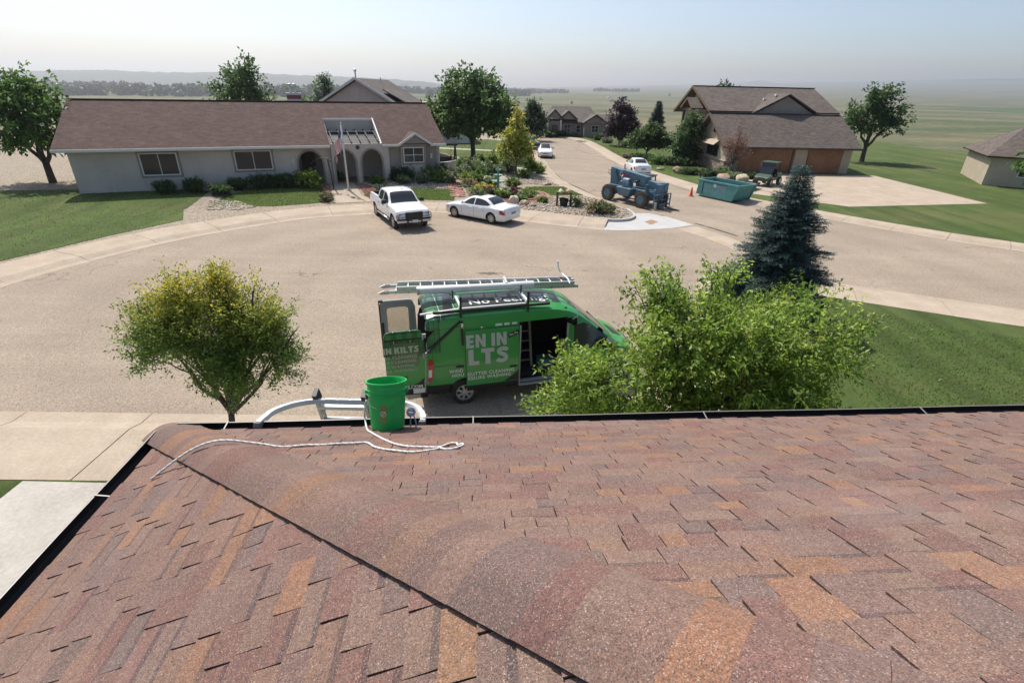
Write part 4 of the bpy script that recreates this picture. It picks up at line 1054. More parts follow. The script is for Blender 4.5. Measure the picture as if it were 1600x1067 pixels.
tree('purple_plum_tree', 'dark purple-leaved plum tree at the street edge', (14.9,79.6,.14), .16, [(0,0,3.2,2.2,2.1,2.0),(-1.0,0,2.4,1.5,1.5,1.4),(1.2,0,2.4,1.5,1.5,1.3),(-.4,0,5.0,1.0,1.0,1.1),(.7,0,4.6,1.0,1.0,1.0)], 800, 9, .36, .22, [(.030,.018,.028),(.042,.024,.036),(.022,.014,.02)], 47, twig=.6, split=.6)
conifer('spruce_tree', 'small dark spruce between the purple tree and the brown-roofed house', (20.2,80.5,.14), 5.9, 1.9, [(.022,.042,.032),(.03,.054,.04),(.018,.034,.028)], 49, dens=.8, nl=.30)
tree('ornamental_tree', 'bushy green tree against the stone gable of the right-hand house', (18.6,60.3,.14), .16, [(0,0,2.6,1.35,1.4,1.5),(.4,0,4.0,1.1,1.1,1.2),(-.3,0,1.5,1.4,1.3,1.0),(.6,-.3,1.3,1.2,1.2,.9)], 800, 9, .30, .17, [(.036,.065,.022),(.046,.08,.028),(.06,.10,.035)], 51, twig=.5, split=.5)
tree('crabapple_tree', 'spreading apple tree on the lawn above the low hedges', (15.7,66,.14), .12, [(0,0,2.2,1.4,1.3,1.0),(-1.2,0,1.9,1.1,1.1,.9),(1.5,0,2.0,1.3,1.3,1.0),(.4,0,3.0,1.0,1.0,.7),(2.4,.2,1.8,.9,.9,.8)], 760, 9, .30, .17, [(.042,.072,.022),(.055,.09,.028),(.034,.058,.02)], 53, twig=.5, split=.7)
tree('dying_tree', 'thin reddish-brown tree in front of the wooden garage door', (20.9,52.3,.16), .09, [(0,0,2.4,1.1,1.1,1.1),(-.7,0,3.0,.8,.8,1.0),(.7,0,2.7,.85,.85,1.0),(.2,0,3.8,.8,.8,1.0),(1.1,0,2.0,.7,.7,.7)], 430, 8, .14, .05, [(.16,.085,.06),(.20,.115,.085),(.12,.065,.05)], 55, twig=.6, split=1.0, twigs=260, shell=.6, up=.8)
tree('broadleaf_tree', 'dark leafy tree top showing above the ridge of the right-hand house', (28.6,78,.0), .25, [(0,0,7.6,1.2,1.2,1.4),(1.2,0,6.8,.9,.9,1.0),(-.5,0,6.2,1.3,1.3,1.3),(0,0,4.2,1.8,1.8,1.6)], 420, 9, .38, .22, [(.03,.05,.022),(.042,.066,.028)], 57, twig=.7)
tree('broadleaf_tree', 'tall dark tree behind the brown roof at the far left', (-26.3,55.2,-.2), .3, [(0,0,7.4,1.9,1.9,1.8),(-1.6,0,6.2,2.2,2,2.0),(1.0,0,6.0,1.7,1.7,1.6),(-.4,0,4.4,2.6,2.4,1.8),(.3,0,8.7,1.0,1,.9)], 700, 9, .36, .2, [(.04,.075,.022),(.052,.095,.028)], 59, twig=.6)
tree('broadleaf_tree', 'narrow green tree just left of the brick chimney', (-22.0,56.2,-.2), .15, [(0,0,5.9,.75,.7,1.3),(.2,0,4.6,1.0,.9,1.2)], 220, 9, .28, .16, [(.05,.095,.026),(.065,.115,.03)], 61, twig=.45)
tree('cottonwood_tree', 'grey-green cottonwood behind the brown roof, right of the chimney', (-27.2,80,-1.0), .2, [(0,0,7.4,1.6,1.5,1.9),(-.9,0,6.0,1.4,1.4,1.4),(1.0,0,6.2,1.4,1.4,1.3),(.4,0,8.9,.9,.9,.8)], 460, 8, .34, .2, [(.085,.115,.072),(.10,.135,.085),(.07,.095,.06)], 63, twig=.6)
tree('broadleaf_tree', 'round green tree behind the lower roof left of the shade tree', (-15.5,75,-1), .12, [(0,0,4.3,1.3,1.2,1.1),(.8,0,3.6,1.2,1.1,.9)], 200, 8, .32, .2, [(.06,.10,.03),(.075,.12,.036)], 65, twig=.5)
# trees beyond the picture edges
tree('broadleaf_tree', 'full green street tree left of the grey house', (-33.5,38,.1), .26, [(0,0,5.0,2.8,2.6,2.4),(-1.8,0,4.0,2,2,1.8),(1.8,0,4.2,2,2,1.7),(0,0,6.6,1.6,1.6,1.4)], 760, 9, .34, .2, GREEN, 67, twig=.6, split=1.8)
tree('broadleaf_tree', 'rounded green tree on the lawn at the far right', (36,34.5,.14), .22, [(0,0,4.4,2.4,2.3,2.1),(-1.5,0,3.6,1.7,1.7,1.5),(1.6,0,3.8,1.7,1.7,1.5),(.2,0,5.9,1.4,1.4,1.2)], 700, 9, .32, .19, GREEN, 69, twig=.6, split=1.5)
tree('broadleaf_tree', 'tall green tree behind the garage roof at the far right', (42,66,.1), .28, [(0,0,5.6,2.8,2.6,2.4),(-1.9,0,4.6,2,2,1.8),(1.8,0,4.8,2,2,1.7),(0,0,7.4,1.7,1.7,1.5)], 620, 9, .38, .22, [(.036,.065,.022),(.046,.08,.028)], 71, twig=.7, split=1.8)
# ---- shrubs
def on_nw(x, y): return (x, y, z_nw(x, y))
def huv(u, v): p = HO+HU*u+HV*v; return (p.x, p.y, z_nw(p.x, p.y))
DK = [(.03,.055,.022),(.04,.068,.026),(.05,.08,.03)]; MG = [(.06,.10,.026),(.08,.13,.032),(.10,.15,.04)]; SG = [(.11,.14,.07),(.14,.17,.09),(.09,.12,.055)]; YG = [(.14,.19,.035),(.17,.22,.045),(.11,.16,.03)]
shrub('rounded_shrub', 'bright yellow-green rounded shrub left of the entry path', huv(3.0,-.75), [(0,0,.65,.95,.75,.65),(-.7,.1,.5,.7,.6,.5),(.6,0,.45,.6,.6,.45)], 380, 12, .14, .07, YG, 101)
shrub('rounded_shrub', 'small rust-tipped shrub at the foot of the entry path', on_nw(-12.75,35.2), [(0,0,.28,.55,.5,.3)], 150, 11, .10, .05, DK+[(.16,.08,.05)], 102)
shrub('rounded_shrub', 'dark low shrub behind the white pickup tailgate', on_nw(-9.4,37.2), [(0,0,.45,.55,.5,.45)], 160, 11, .11, .05, DK, 103)
shrub('rounded_shrub', 'small green shrub beside the flagpole base', on_nw(-13.9,41.6), [(0,0,.4,.5,.45,.4)], 140, 11, .11, .05, MG, 104)
for i, (x, y, nm, h) in enumerate([(-1.6,-.35,'leafy green perennials under the left window',.7),(-.3,-.4,'tall grassy lilies below the left window sill',.85),(.7,-.3,'dark lily leaves right of the left window',.85),(1.6,-.4,'daylily clump with white blossoms between window and dark arch',.85),(-2.6,-1.6,'broad-leaved plants by the lawn at the left edge',.6),(2.3,-.5,'narrow dark plants at the foot of the dark arch',.75),(-4.2,-.5,'tall perennials further left along the house wall',.8),(-6.0,-.5,'grassy clump under the far left window',.7)]):
    shrub('flower_bed_plant', nm, huv(x, y), [(0,0,h*.5,.75,.5,h*.55)], 210, 12, .24, .045, DK+MG[:1], 110+i, cat='plant', up=1.2, spread=.35, flowers=([(.75,.72,.66)], 9, .07))
for i, (x, y, nm, c, h) in enumerate([(10.4,-.25,'dark shrub under the bay window',DK,1.1),(12.1,-.3,'bushy green plant at the right of the bay window',MG,1.1),(9.5,.1,'dark bush in the corner by the right arch',DK,1.0),(13.2,-.2,'tall leafy plant at the house corner',DK,1.35),(13.6,-1.3,'silvery green weeds beside the stone strip',SG,1.0),(11.4,-1.1,'pale green weeds growing from the stone strip',SG,.85),(12.7,-1.2,'spiky green weed clump near the house corner',MG,.9),(9.9,-1.0,'small sage plant at the edge of the stone strip',SG,.6),(8.0,-.6,'potted green plant in front of the right arch',MG,.55)]):
    shrub('garden_plant', nm, huv(x, y), [(0,0,h*.55,.6,.5,h*.55)], 150, 11, .15, .06, c, 120+i, cat='plant', up=.8)
for i, (x, y, nm, c, h, w_) in enumerate([(-3.9,46.2,'tall leafy sunflower thicket beside the curved patio wall',SG,1.6,1.1),(-2.7,47.2,'pale green thicket right of the patio wall',SG,1.3,1.0),(-4.4,44.4,'grey-green bushy weeds below the patio',SG,1.0,.8),(-1.2,52.0,'tall yellow-flowered plants left of the young tree',YG,1.5,.9),(-2.4,52.6,'yellow-flowered stems in front of the far lawn',YG,1.6,.8),(1.3,49.8,'yellow-green sunflowers right of the young tree trunk',YG,1.5,.8),(-.9,49.9,'leafy plants around the young tree trunk',SG,1.2,.9),(-3.4,51.4,'orange-flowered bush beyond the patio wall',MG,1.5,.7)]):
    shrub('tall_plant', nm, on_nw(x, y), [(0,0,h*.5,w_*.75,w_*.6,h*.55),(w_*.5,.1,h*.4,w_*.5,w_*.5,h*.4)], 230, 11, .20, .08, c, 130+i, cat='plant', up=.9, flowers=([(.55,.42,.03),(.6,.3,.05)] if 'yellow' in nm or 'orange' in nm or 'sunfl' in nm else [(.5,.5,.4)], 16, .12))
for i, (x, y, nm, c, h, w_) in enumerate([(-3.2,43.2,'green clump left of the pale stacked rock',MG,.8,.8),(-1.9,42.6,'olive clump behind the yellow flowers',SG,.7,.8),(-.2,42.2,'leafy green clump behind the fountain bowl',MG,.7,.7),(-3.9,42.6,'bushy clump at the top of the red flagstones',YG,.8,.7),(-2.9,45.6,'dense green clump below the patio wall end',MG,1.1,.9),(-1.6,47.6,'grey-green clump left of the young tree',SG,1.0,.9),(.7,47.3,'low green clump before the young tree trunk',MG,.7,.8),(-4.9,48.0,'tall green clump hugging the patio wall',MG,1.3,.8),(2.2,50.4,'yellow-green clump beside the pavement',YG,.9,.7),(-3.9,49.6,'broad sage clump right of the patio wall',SG,1.2,1.0),(.4,36.8,'small green clump inside the edging stones',MG,.4,.5),(1.9,36.6,'tiny green tuft on the corner gravel',MG,.3,.35)]):
    shrub('garden_clump', nm, on_nw(x, y), [(0,0,h*.5,w_*.8,w_*.65,h*.55)], 210, 11, .16, .065, c, 230+i, cat='plant', up=.8)
for i, (x, y, nm, fc, c) in enumerate([(-2.6,39.6,'yellow coreopsis clump left of the fountain',[(.62,.42,.015)],YG),(-1.95,39.9,'small yellow flower clump against the fountain basin',[(.62,.42,.015)],YG),(-1.75,38.7,'dark red flowers left of the fountain pedestal',[(.20,.03,.05),(.3,.06,.08)],DK),(-.3,38.7,'dark red flowers right of the fountain pedestal',[(.20,.03,.05),(.26,.05,.06)],DK),(-.9,38.0,'low green mat plant in front of the fountain',[(.3,.36,.1)],MG),(.9,38.2,'low green cushion plant inside the red stone ring',[(.25,.3,.1)],MG),(-2.9,38.6,'tall green stems by the red stepping stones',[(.35,.35,.1)],SG),(-3.6,41.2,'straggly pink-leaved plant among the red stones',[(.4,.2,.15)],SG)]):
    shrub('flowering_plant', nm, on_nw(x, y), [(0,0,.3,.65,.5,.36)], 150, 11, .11, .05, c, 150+i, cat='plant', flowers=(fc, 110, .085), up=.7)
shrub('spirea_shrub', 'broad olive-green shrub on the corner gravel bed', on_nw(5.55,33.4), [(0,0,.42,.85,.7,.42),(-.5,0,.3,.5,.5,.3),(.5,.1,.3,.5,.5,.3)], 330, 12, .12, .05, DK+[(.10,.10,.03),(.16,.10,.04)], 171)
shrub('rounded_shrub', 'small dark shrub beside the wooden planter stand', on_nw(4.1,35.3), [(0,0,.35,.45,.4,.35)], 140, 11, .10, .045, DK, 172)
for i, (x, y, nm, h, w_, c) in enumerate([(13.6,83,'pale tall grasses near the far pavement bend',.8,1.0,SG),(12.9,87.5,'dark shrub at the far house driveway',1.0,1.2,DK),(15.3,76.5,'grey bushes below the purple tree',.9,1.4,SG),(14.0,62.5,'dark round bush on the lawn left of the white sedan',.7,.9,DK),(15.2,62.6,'second dark bush beside the apple tree trunk',.7,.9,DK),(15.4,59.2,'olive hedge in front of the apple tree',.9,1.3,MG),(16.8,58.6,'dark green hedge beneath the bushy tree',.9,1.2,DK),(18.4,58.4,'dark juniper at the stone wall base',.8,1.2,DK),(16.7,52.0,'low spreading juniper on the right lawn',.55,1.2,DK),(18.4,51.3,'wide juniper mound above the driveway',.6,1.5,DK),(19.9,50.6,'green juniper edge beside the driveway',.5,.9,MG),(20.4,49.6,'silver-green sage by the garage drive',.5,.9,SG),(22.0,50.0,'dark low shrub at the garage corner',.4,.8,DK),(20.6,53.2,'small shrub below the stone wainscot',.6,.9,SG),(13.4,64.2,'purple-grey ground shrub by the pavement',.35,.9,[(.10,.07,.07),(.12,.1,.08)])]):
    shrub('hedge_shrub', nm, (x, y, .14), [(0,0,h*.5,w_*.8,w_*.6,h*.55),(w_*.4,.1,h*.4,w_*.5,w_*.5,h*.45)], 260, 10, .17, .08, c, 180+i)
for i, (x, y, nm, h, w_) in enumerate([(3.2,89.6,'dark bush beside the far house porch',1.6,1.6),(5.4,90.3,'dark rounded bush under the far house window',1.1,1.3),(7.6,91.2,'greenish bush left of the far garage',.9,1.2),(9.4,91.8,'pale flowering bush at the far driveway edge',.6,1.2),(1.0,88.2,'dense dark bush at the road bend',1.9,1.7)]):
    shrub('hedge_shrub', nm, (x, y+2.0, .0), [(0,0,h*.5,w_*.8,w_*.7,h*.55)], 220, 9, .26, .14, DK if 'pale' not in nm else SG, 210+i)
# ---- far belts of trees on the plain, and single trees one can tell apart
def belt(name, segs, n, hgt, seed, cols=((.03,.045,.028),(.04,.055,.032))):
    r = np.random.default_rng(seed); Vs = []; Cs = []
    for (x0, y0, x1, y1, w_) in segs:
        k_ = int(n*w_); t = r.uniform(0, 1, k_); x = x0+(x1-x0)*t+r.normal(0, 12, k_); y = y0+(y1-y0)*t+r.normal(0, 25, k_); h = hgt*r.uniform(.45, 1.25, k_)
        for xx, yy, hh in zip(x, y, h):
            z = terr_z(xx, yy); q = 26; d_ = r.normal(size=(q, 3)); d_ /= np.linalg.norm(d_, axis=1, keepdims=True)
            p = np.array([xx, yy, z+hh*.55])+d_*np.array([hh*.42, hh*.42, hh*.5])*r.uniform(.4, 1, (q, 1)); p[:, 2] = np.maximum(p[:, 2], z)
            s_ = hh*.30; a = r.normal(size=(q, 3)); a /= np.linalg.norm(a, axis=1, keepdims=True); b_ = np.cross(a, d_); b_ /= np.linalg.norm(b_, axis=1, keepdims=True)+1e-6
            Vs.append(np.stack([p-a*s_, p-b_*s_*.8, p+a*s_, p+b_*s_*.8], 1).reshape(-1, 3)); Cs.append(np.array(cols)[r.integers(len(cols), size=q)]*r.uniform(.7, 1.3, (q, 1)))
    V = np.concatenate(Vs); F = np.arange(len(V)).reshape(-1, 4); return tag(np_mesh(name, V, F, 'needle', np.concatenate(Cs)), kind='stuff')
belt('far_woods', [(-1500,1650,-420,1500,.5),(-1100,1350,-330,1330,.35),(-460,2100,40,2250,.35),(-2400,1900,-1200,1700,.5)], 900, 20, 301)
belt('far_woods', [(-1500,3300,300,3500,.8),(500,3700,800,3750,.14),(1300,3900,1500,3920,.08),(-300,2900,250,3000,.25)], 620, 17, 303)
for i, (x, y, h, nm) in enumerate([(305,1600,11,'lone far-off tree in the plain above the purple tree'),(-232,1500,26,'tall dark far tree rising above the wooded belt'),(560,1500,10,'lone tree on the plain left of the right-hand house'),(120,1250,7,'pale lone bush on the tan field behind the far house'),(640,2400,12,'tiny distant tree near the farm buildings')]):
    z = terr_z(x, y); root = thing('plain_tree', nm, 'tree', (x, y, z))
    V, F, c, *_ = foliage([(0,0,h*.55,h*.36,h*.36,h*.42),(h*.1,0,h*.8,h*.2,h*.2,h*.2)], 150, 5, h*.12, h*.09, [(.04,.055,.03),(.05,.07,.036)], 320+i, h*.1); np_mesh('crown', V, F, 'leaf', c, root)
    b = MB(); b.tube([(0,0,-.5),(0,0,h*.4)], [h*.03, h*.02], 6); b.build('trunk', 'bark', root)
mat('farm_white', (.7, .7, .68), .7)
for i, (x, y, w_, nm) in enumerate([(640,1980,22,'white farm building far out on the plain'),(1230,2500,24,'small white barn at the far right of the plain'),(330,2050,12,'low pale shed among far trees')]):
    root = thing('farm_building', nm, 'building', (x, y, terr_z(x, y)-.3)); b = MB(); b.box((0,0,2), (w_, 9, 4)); b.build('wall', 'farm_white', root)
    b = MB(); b.extr([(-w_*.52,4),(w_*.52,4),(w_*.5,4.3),(0,6.4) if w_ < 15 else (w_*.48,6),( -w_*.48,6) if w_ >= 15 else (-w_*.5,4.3)], -5, 5); b.build('roof', 'farm_white', root)
# ================================================================== buildings
def roof_plane(root, name, P, matn, t=.14, ax=None):
    """polygon of 3d points (local) as a thick roof plane with courses running level"""
    b = MB(); P = [Vector(p) for p in P]; n = (P[1]-P[0]).cross(P[2]-P[0]).normalized()
    if n.z < 0: P = P[::-1]; n = -n
    b.slab(P, t); o = b.build(name, matn, root)
    lv = Vector((0, 0, 1)).cross(n); lv.normalize(); up = n.cross(lv); uv_planar(o, P[0], lv, up); return o
def window(root, u0, u1, z0, z1, v, cols=2, rows=2, fr=.07, face=-1, frame='white_trim', axis='u', surround=None):
    """framed window set in a wall plane; face -1 looks towards -v"""
    def pt(a, z, d_): return (a, v+d_*face, z) if axis == 'u' else (v+d_*face, a, z)
    def bx(b, a0, a1, zz0, zz1, d0, d1):
        p, q = pt(a0, zz0, d0), pt(a1, zz1, d1); b.box([(p[i]+q[i])/2 for i in range(3)], [abs(p[i]-q[i]) for i in range(3)])
    if surround:
        b = MB(); s_ = .13; bx(b, u0-s_, u1+s_, z0-s_, z1+s_, -.02, .035); sr = b.build('window_surround', surround, root, bevel=.01)
    b = MB(); bx(b, u0, u1, z0, z0+fr, .0, .085); bx(b, u0, u1, z1-fr, z1, .0, .085); bx(b, u0, u0+fr, z0+fr, z1-fr, 0, .085); bx(b, u1-fr, u1, z0+fr, z1-fr, 0, .085)
    w_ = b.build('window', frame, root)
    for i in range(cols):
        for j in range(rows):
            a0 = u0+fr+(u1-u0-2*fr)*i/cols; a1 = u0+fr+(u1-u0-2*fr)*(i+1)/cols; c0 = z0+fr+(z1-z0-2*fr)*j/rows; c1 = z0+fr+(z1-z0-2*fr)*(j+1)/rows
            b = MB(); bx(b, a0+.012, a1-.012, c0+.012, c1-.012, .036, .05); b.build('pane', 'house_glass', w_)
            if i: b = MB(); bx(b, a0-.022, a0+.022, c0, c1, .037, .075); b.build('glazing_bar', frame, w_)
            if j: b = MB(); bx(b, a0+.022, a1-.022, c0-.022, c0+.022, .037, .072); b.build('glazing_bar', frame, w_)
    return w_
def arch_panel(root, name, u0, u1, z0, z1, v0, v1, arches, matn):
    P = [(u0, z0)]
    for a0, a1, zs, zt in arches:
        P.append((a0, z0)); P.append((a0, zs)); n = 14; cx = (a0+a1)/2; rx = (a1-a0)/2
        for i in range(1, n): t = math.pi*(1-i/n); P.append((cx+rx*math.cos(t), zs+(zt-zs)*math.sin(t)))
        P += [(a1, zs), (a1, z0)]
    P += [(u1, z0), (u1, z1), (u0, z1)]
    b = MB(); b.extr(P, v0, v1); return b.build(name, matn, root)
# ---- grey stucco house opposite
gh = thing('house', 'grey stucco house with brown shingle roof, arched entry and flagpole in front', 'house', (HO.x, HO.y, 0), HY)
B0 = .30; S = .45
def rz_(v): return 3.3 + S*v
mat('stucco_shade', (.24, .225, .21), .9)
b = MB(); b.box((-4.35, 6.2, 1.8), (13.3, 10.6, 3.0)); b.build('wall', 'grey_stucco', gh)
b = MB(); b.box((5.72, 7.5, 1.8), (6.82, 8.0, 3.0)); b.build('wall', 'grey_stucco', gh)
b = MB(); b.box((11.23, 6.2, 1.8), (4.14, 10.6, 3.0)); b.build('wall', 'grey_stucco', gh)
for u in (-11.0, 13.30):
    b = MB(); b.extr([(.9, 3.302), (11.5, 3.302), (6, 5.83)], 0, .25, f=lambda x, y, z, u=u: (u-(.25 if u > 0 else 0)+y, x, z)); b.build('gable_wall', 'grey_stucco', gh)
arch_panel(gh, 'front_wall', -11, 4.95, B0, 3.28, .6, .897, [(2.6, 4.28, 1.95, 2.84)], 'grey_stucco')
arch_panel(gh, 'portico_wall', 4.95, 9.15, B0, 3.36, .12, .42, [(5.16, 6.62, 2.0, 2.9), (7.1, 8.6, 2.0, 2.93)], 'grey_stucco')
for a0, a1, zs, zt, v in ((2.6, 4.28, 1.95, 2.84, .6), (5.16, 6.62, 2.0, 2.9, .12), (7.1, 8.6, 2.0, 2.93, .12)):
    b = MB(); n = 18; cx = (a0+a1)/2; rx = (a1-a0)/2; ring = []
    for k_, off in ((0, .0), (1, .13)):
        ring.append([(a0-off, B0), (a0-off, zs)] + [(cx-(rx+off)*math.cos(math.pi*i/n), zs+(zt-zs+off)*math.sin(math.pi*i/n)) for i in range(1, n)] + [(a1+off, zs), (a1+off, B0)])
    m = len(ring[0]); V = [(x, v-.03, z) for x, z in ring[0]]+[(x, v-.03, z) for x, z in ring[1]]+[(x, v+.02, z) for x, z in ring[0]]+[(x, v+.02, z) for x, z in ring[1]]
    F = [(i, i+1, m+i+1, m+i) for i in range(m-1)]+[(i, 2*m+i, 2*m+i+1, i+1) for i in range(m-1)]+[(m+i, m+i+1, 3*m+i+1, 3*m+i) for i in range(m-1)]
    b.add(V, F); b.build('arch_moulding', 'taupe_stucco', gh)
b = MB(); b.box((4.75, 2.15, 1.85), (.2, 2.5, 3.1)); b.build('partition_wall', 'grey_stucco', gh)
b = MB(); b.box((5.72, 1.9, .28), (6.8, 3.2, .1)); b.build('porch_floor', 'grey_concrete', gh)
b = MB(); b.box((6.9, 1.96, .40), (.12, 3.0, .04)); b.build('porch_rug', 'red_flagstone', gh)
# windows and doors
window(gh, -1.55, .86, 1.66, 2.98, .6, 2, 1, surround='taupe_stucco'); window(gh, -7.2, -5.0, 1.5, 2.95, .6, 2, 1, surround='taupe_stucco')
window(gh, 5.35, 6.4, 2.05, 2.75, 3.5, 2, 1)
b = MB(); b.box((3.4, 3.45, 1.45), (1.0, .08, 2.2)); dd_ = b.build('front_door', 'weathered_wood', gh, bevel=.01)
b = MB(); b.box((3.8, 3.38, 1.35), (.05, .08, .14)); b.build('handle', 'chrome', dd_)
b = MB(); b.box((11.06, .40, 1.75), (1.95, .42, 2.9)); b.build('bay_wall', 'grey_stucco', gh)
window(gh, 10.25, 11.87, 1.88, 3.04, .19, 2, 2, surround='taupe_stucco')
b = MB(); b.box((12.5, .575, 1.75), (.95, .04, 2.9)); b.build('side_panel', 'taupe_stucco', gh)
# roof with the cut-out above the entry court
OV = .0
roof_plane(gh, 'roof', [(-11.6, 0, rz_(0)), (4.9, 0, rz_(0)), (4.9, 3.5, rz_(3.5)), (-11.6, 3.5, rz_(3.5))], 'brown_roof')
roof_plane(gh, 'roof', [(8.65, 0, rz_(0)), (13.65, 0, rz_(0)), (13.65, 3.5, rz_(3.5)), (8.65, 3.5, rz_(3.5))], 'brown_roof')
roof_plane(gh, 'roof', [(-11.6, 3.502, rz_(3.5)), (13.65, 3.502, rz_(3.5)), (13.65, 6, rz_(6)), (-11.6, 6, rz_(6))], 'brown_roof')
roof_plane(gh, 'roof', [(-11.6, 6, rz_(6)), (13.65, 6, rz_(6)), (13.65, 12.1, rz_(6)-S*6.1), (-11.6, 12.1, rz_(6)-S*6.1)], 'brown_roof')
b = MB(); b.box((1.02, 6.0, rz_(6)+.02), (25.2, .24, .05)); b.build('ridge_cap', 'dark_trim', gh); bpy.data.objects['ridge_cap'].data.materials[0] = MATS['brown_roof']
for u0, u1 in ((-11.6, 4.9), (8.65, 10.0), (12.4, 13.65)):
    b = MB(); b.box(((u0+u1)/2, -.045, 3.2), (u1-u0, .09, .17)); b.build('gutter', 'white_trim', gh, bevel=.01)
b = MB(); b.box((6.78, 3.5, 4.12), (3.75, .12, 1.45)); b.build('dormer_wall', 'grey_stucco', gh)
b = MB(); b.box((6.78, 3.42, 4.83), (3.85, .14, .16)); b.build('dormer_fascia', 'white_trim', gh)
for u in (4.9, 8.65):
    b = MB(); b.extr([(.42, 3.2), (.42, rz_(.42)-.15), (3.45, rz_(3.45)-.15), (3.45, 3.2)], -.05, .05, f=lambda x, y, z, u=u: (u+y, x, z)); b.build('side_wall', 'grey_stucco', gh)
b = MB(); b.bar((8.60, .0, rz_(0)+.02), (8.60, 3.5, rz_(3.5)+.02), .09, .12); b.build('rake_trim', 'white_paint', gh)
b = MB(); b.slab([Vector((4.98, .45, 3.38)), Vector((8.58, .45, 3.38)), Vector((8.58, 3.42, 3.92)), Vector((4.98, 3.42, 3.92))], .05); b.build('canopy', 'canopy_dark' if mat('canopy_dark', (.03, .032, .03), .7) else '', gh)
for i in range(6):
    u = 5.15+i*.66; b = MB(); pts = [Vector((u, 3.40-3.15*t, 4.06-.62*t+.10*math.sin(math.pi*t)*(1 if t < .5 else 1))) for t in [j/8 for j in range(9)]]
    for p, q in zip(pts[:-1], pts[1:]): b.bar(p, q+(q-p)*.06, .07, .14)
    b.build('rafter', 'pergola_brown', gh)
for i in range(3):
    v = .55+i*1.0; b = MB(); b.bar((4.97, v, 3.63+i*.2), (8.6, v, 3.63+i*.2), .03, .03); b.build('purlin', 'white_trim', gh)
# little gable over the bay
apx = 11.2
roof_plane(gh, 'gable_roof', [(9.95, -.12, 3.32), (apx, -.12, 4.10), (apx, 1.9, 4.10), (9.95, .12, 3.32)], 'brown_roof', .07)
roof_plane(gh, 'gable_roof', [(apx, -.12, 4.10), (12.45, -.12, 3.32), (12.45, .12, 3.32), (apx, 1.9, 4.10)], 'brown_roof', .07)
b = MB(); b.extr([(10.1, 3.18), (12.3, 3.18), (apx, 3.98)], .02, .3); b.build('gable_front', 'taupe_stucco', gh)
for s_ in (-1, 1):
    b = MB(); b.bar((apx+s_*1.32, -.15, 3.21), (apx, -.15, 4.04), .06, .16); b.build('barge_board', 'white_trim', gh)
# lamps, plaque, downpipe, chimney
for u, z, v in ((2.25, 2.2, .6), (12.55, 2.3, .55), (4.6, 2.25, .6)):
    b = MB(); b.box((u, v-.06, z), (.14, .12, .3)); b.box((u, v-.06, z+.17), (.2, .18, .05)); b.build('wall_lamp', 'white_trim', gh)
b = MB(); b.lathe([(.13, -.03), (.15, 0), (.13, .03), (.05, .04)], 16, (6.86, .10, 3.10), 'y'); b.build('round_plaque', 'bronze_metal', gh)
b = MB(); b.box((1.25, .5, 3.0), (.3, .1, .05)); b.lathe([(.05, 0), (.08, .12)], 10, (1.16, .46, 2.9)); b.lathe([(.05, 0), (.08, .12)], 10, (1.34, .46, 2.9)); b.build('flood_light', 'white_trim', gh)
b = MB(); b.tube([(13.1, .1, 3.15), (13.2, .35, 3.0), (13.2, .52, 2.9), (13.2, .52, .4)], .04, 8); b.build('downpipe', 'white_trim', gh)
b = MB(); b.box((3.15, 7.9, 5.6), (1.05, .8, 1.7)); ch = b.build('chimney', 'white_trim', gh)
b = MB(); b.box((3.15, 7.9, 6.28), (1.09, .84, .28)); b.build('brick_band', 'brick_red', ch)
b = MB(); b.box((3.15, 7.9, 6.52), (1.2, .95, .14)); b.build('chimney_cap', 'white_trim', ch)
for x in (2.95, 3.3):
    b = MB(); b.lathe([(.11, 6.55), (.11, 7.15), (.16, 7.17), (.16, 7.25), (.12, 7.27)], 12, (x, 7.9, 0)); b.build('flue_pipe', 'dull_aluminium', ch)
# ---- grey gabled house behind it
bh = thing('house', 'plain grey gabled house rising behind the brown roof', 'house', (-15.4, 54.4, -.3), R_(-3))
b = MB(); b.box((0.6, 6, 2.9), (8.4, 11.6, 6.2)); b.build('wall', 'grey_stucco', bh)
b = MB(); b.extr([(-3.4, 5.98), (3.4, 5.98), (0, 7.95)], .2, .5); b.build('gable_wall', 'grey_stucco', bh)
roof_plane(bh, 'roof', [(0, -.3, 8.15), (0, 11, 8.15), (-4.2, 11, 5.75), (-4.2, -.3, 5.75)], 'grey_roof')
roof_plane(bh, 'roof', [(0, -.3, 8.15), (5.6, -.3, 5.0), (5.6, 11, 5.0), (0, 11, 8.15)], 'grey_roof')
roof_plane(bh, 'shed_roof', [(2.2, 1.2, 7.25), (4.9, .6, 6.0), (4.9, 6, 6.0), (2.2, 6, 7.25)], 'grey_roof', .1)
for s_, e in ((-1, (-4.2, -.34, 5.72)), (1, (5.6, -.34, 4.97))):
    b = MB(); b.bar(e, (0, -.34, 8.12), .06, .2); b.build('barge_board', 'white_trim', bh)
b = MB(); b.lathe([(.07, 7.6), (.07, 8.75), (.14, 8.78), (.14, 8.95), (.05, 9.0)], 12, (-1.0, 3, 0)); b.build('flue_pipe', 'dull_aluminium', bh)
b = MB(); b.lathe([(.04, 7.8), (.04, 8.3)], 8, (1.2, 4, 0)); b.build('vent_pipe', 'dull_aluminium', bh)
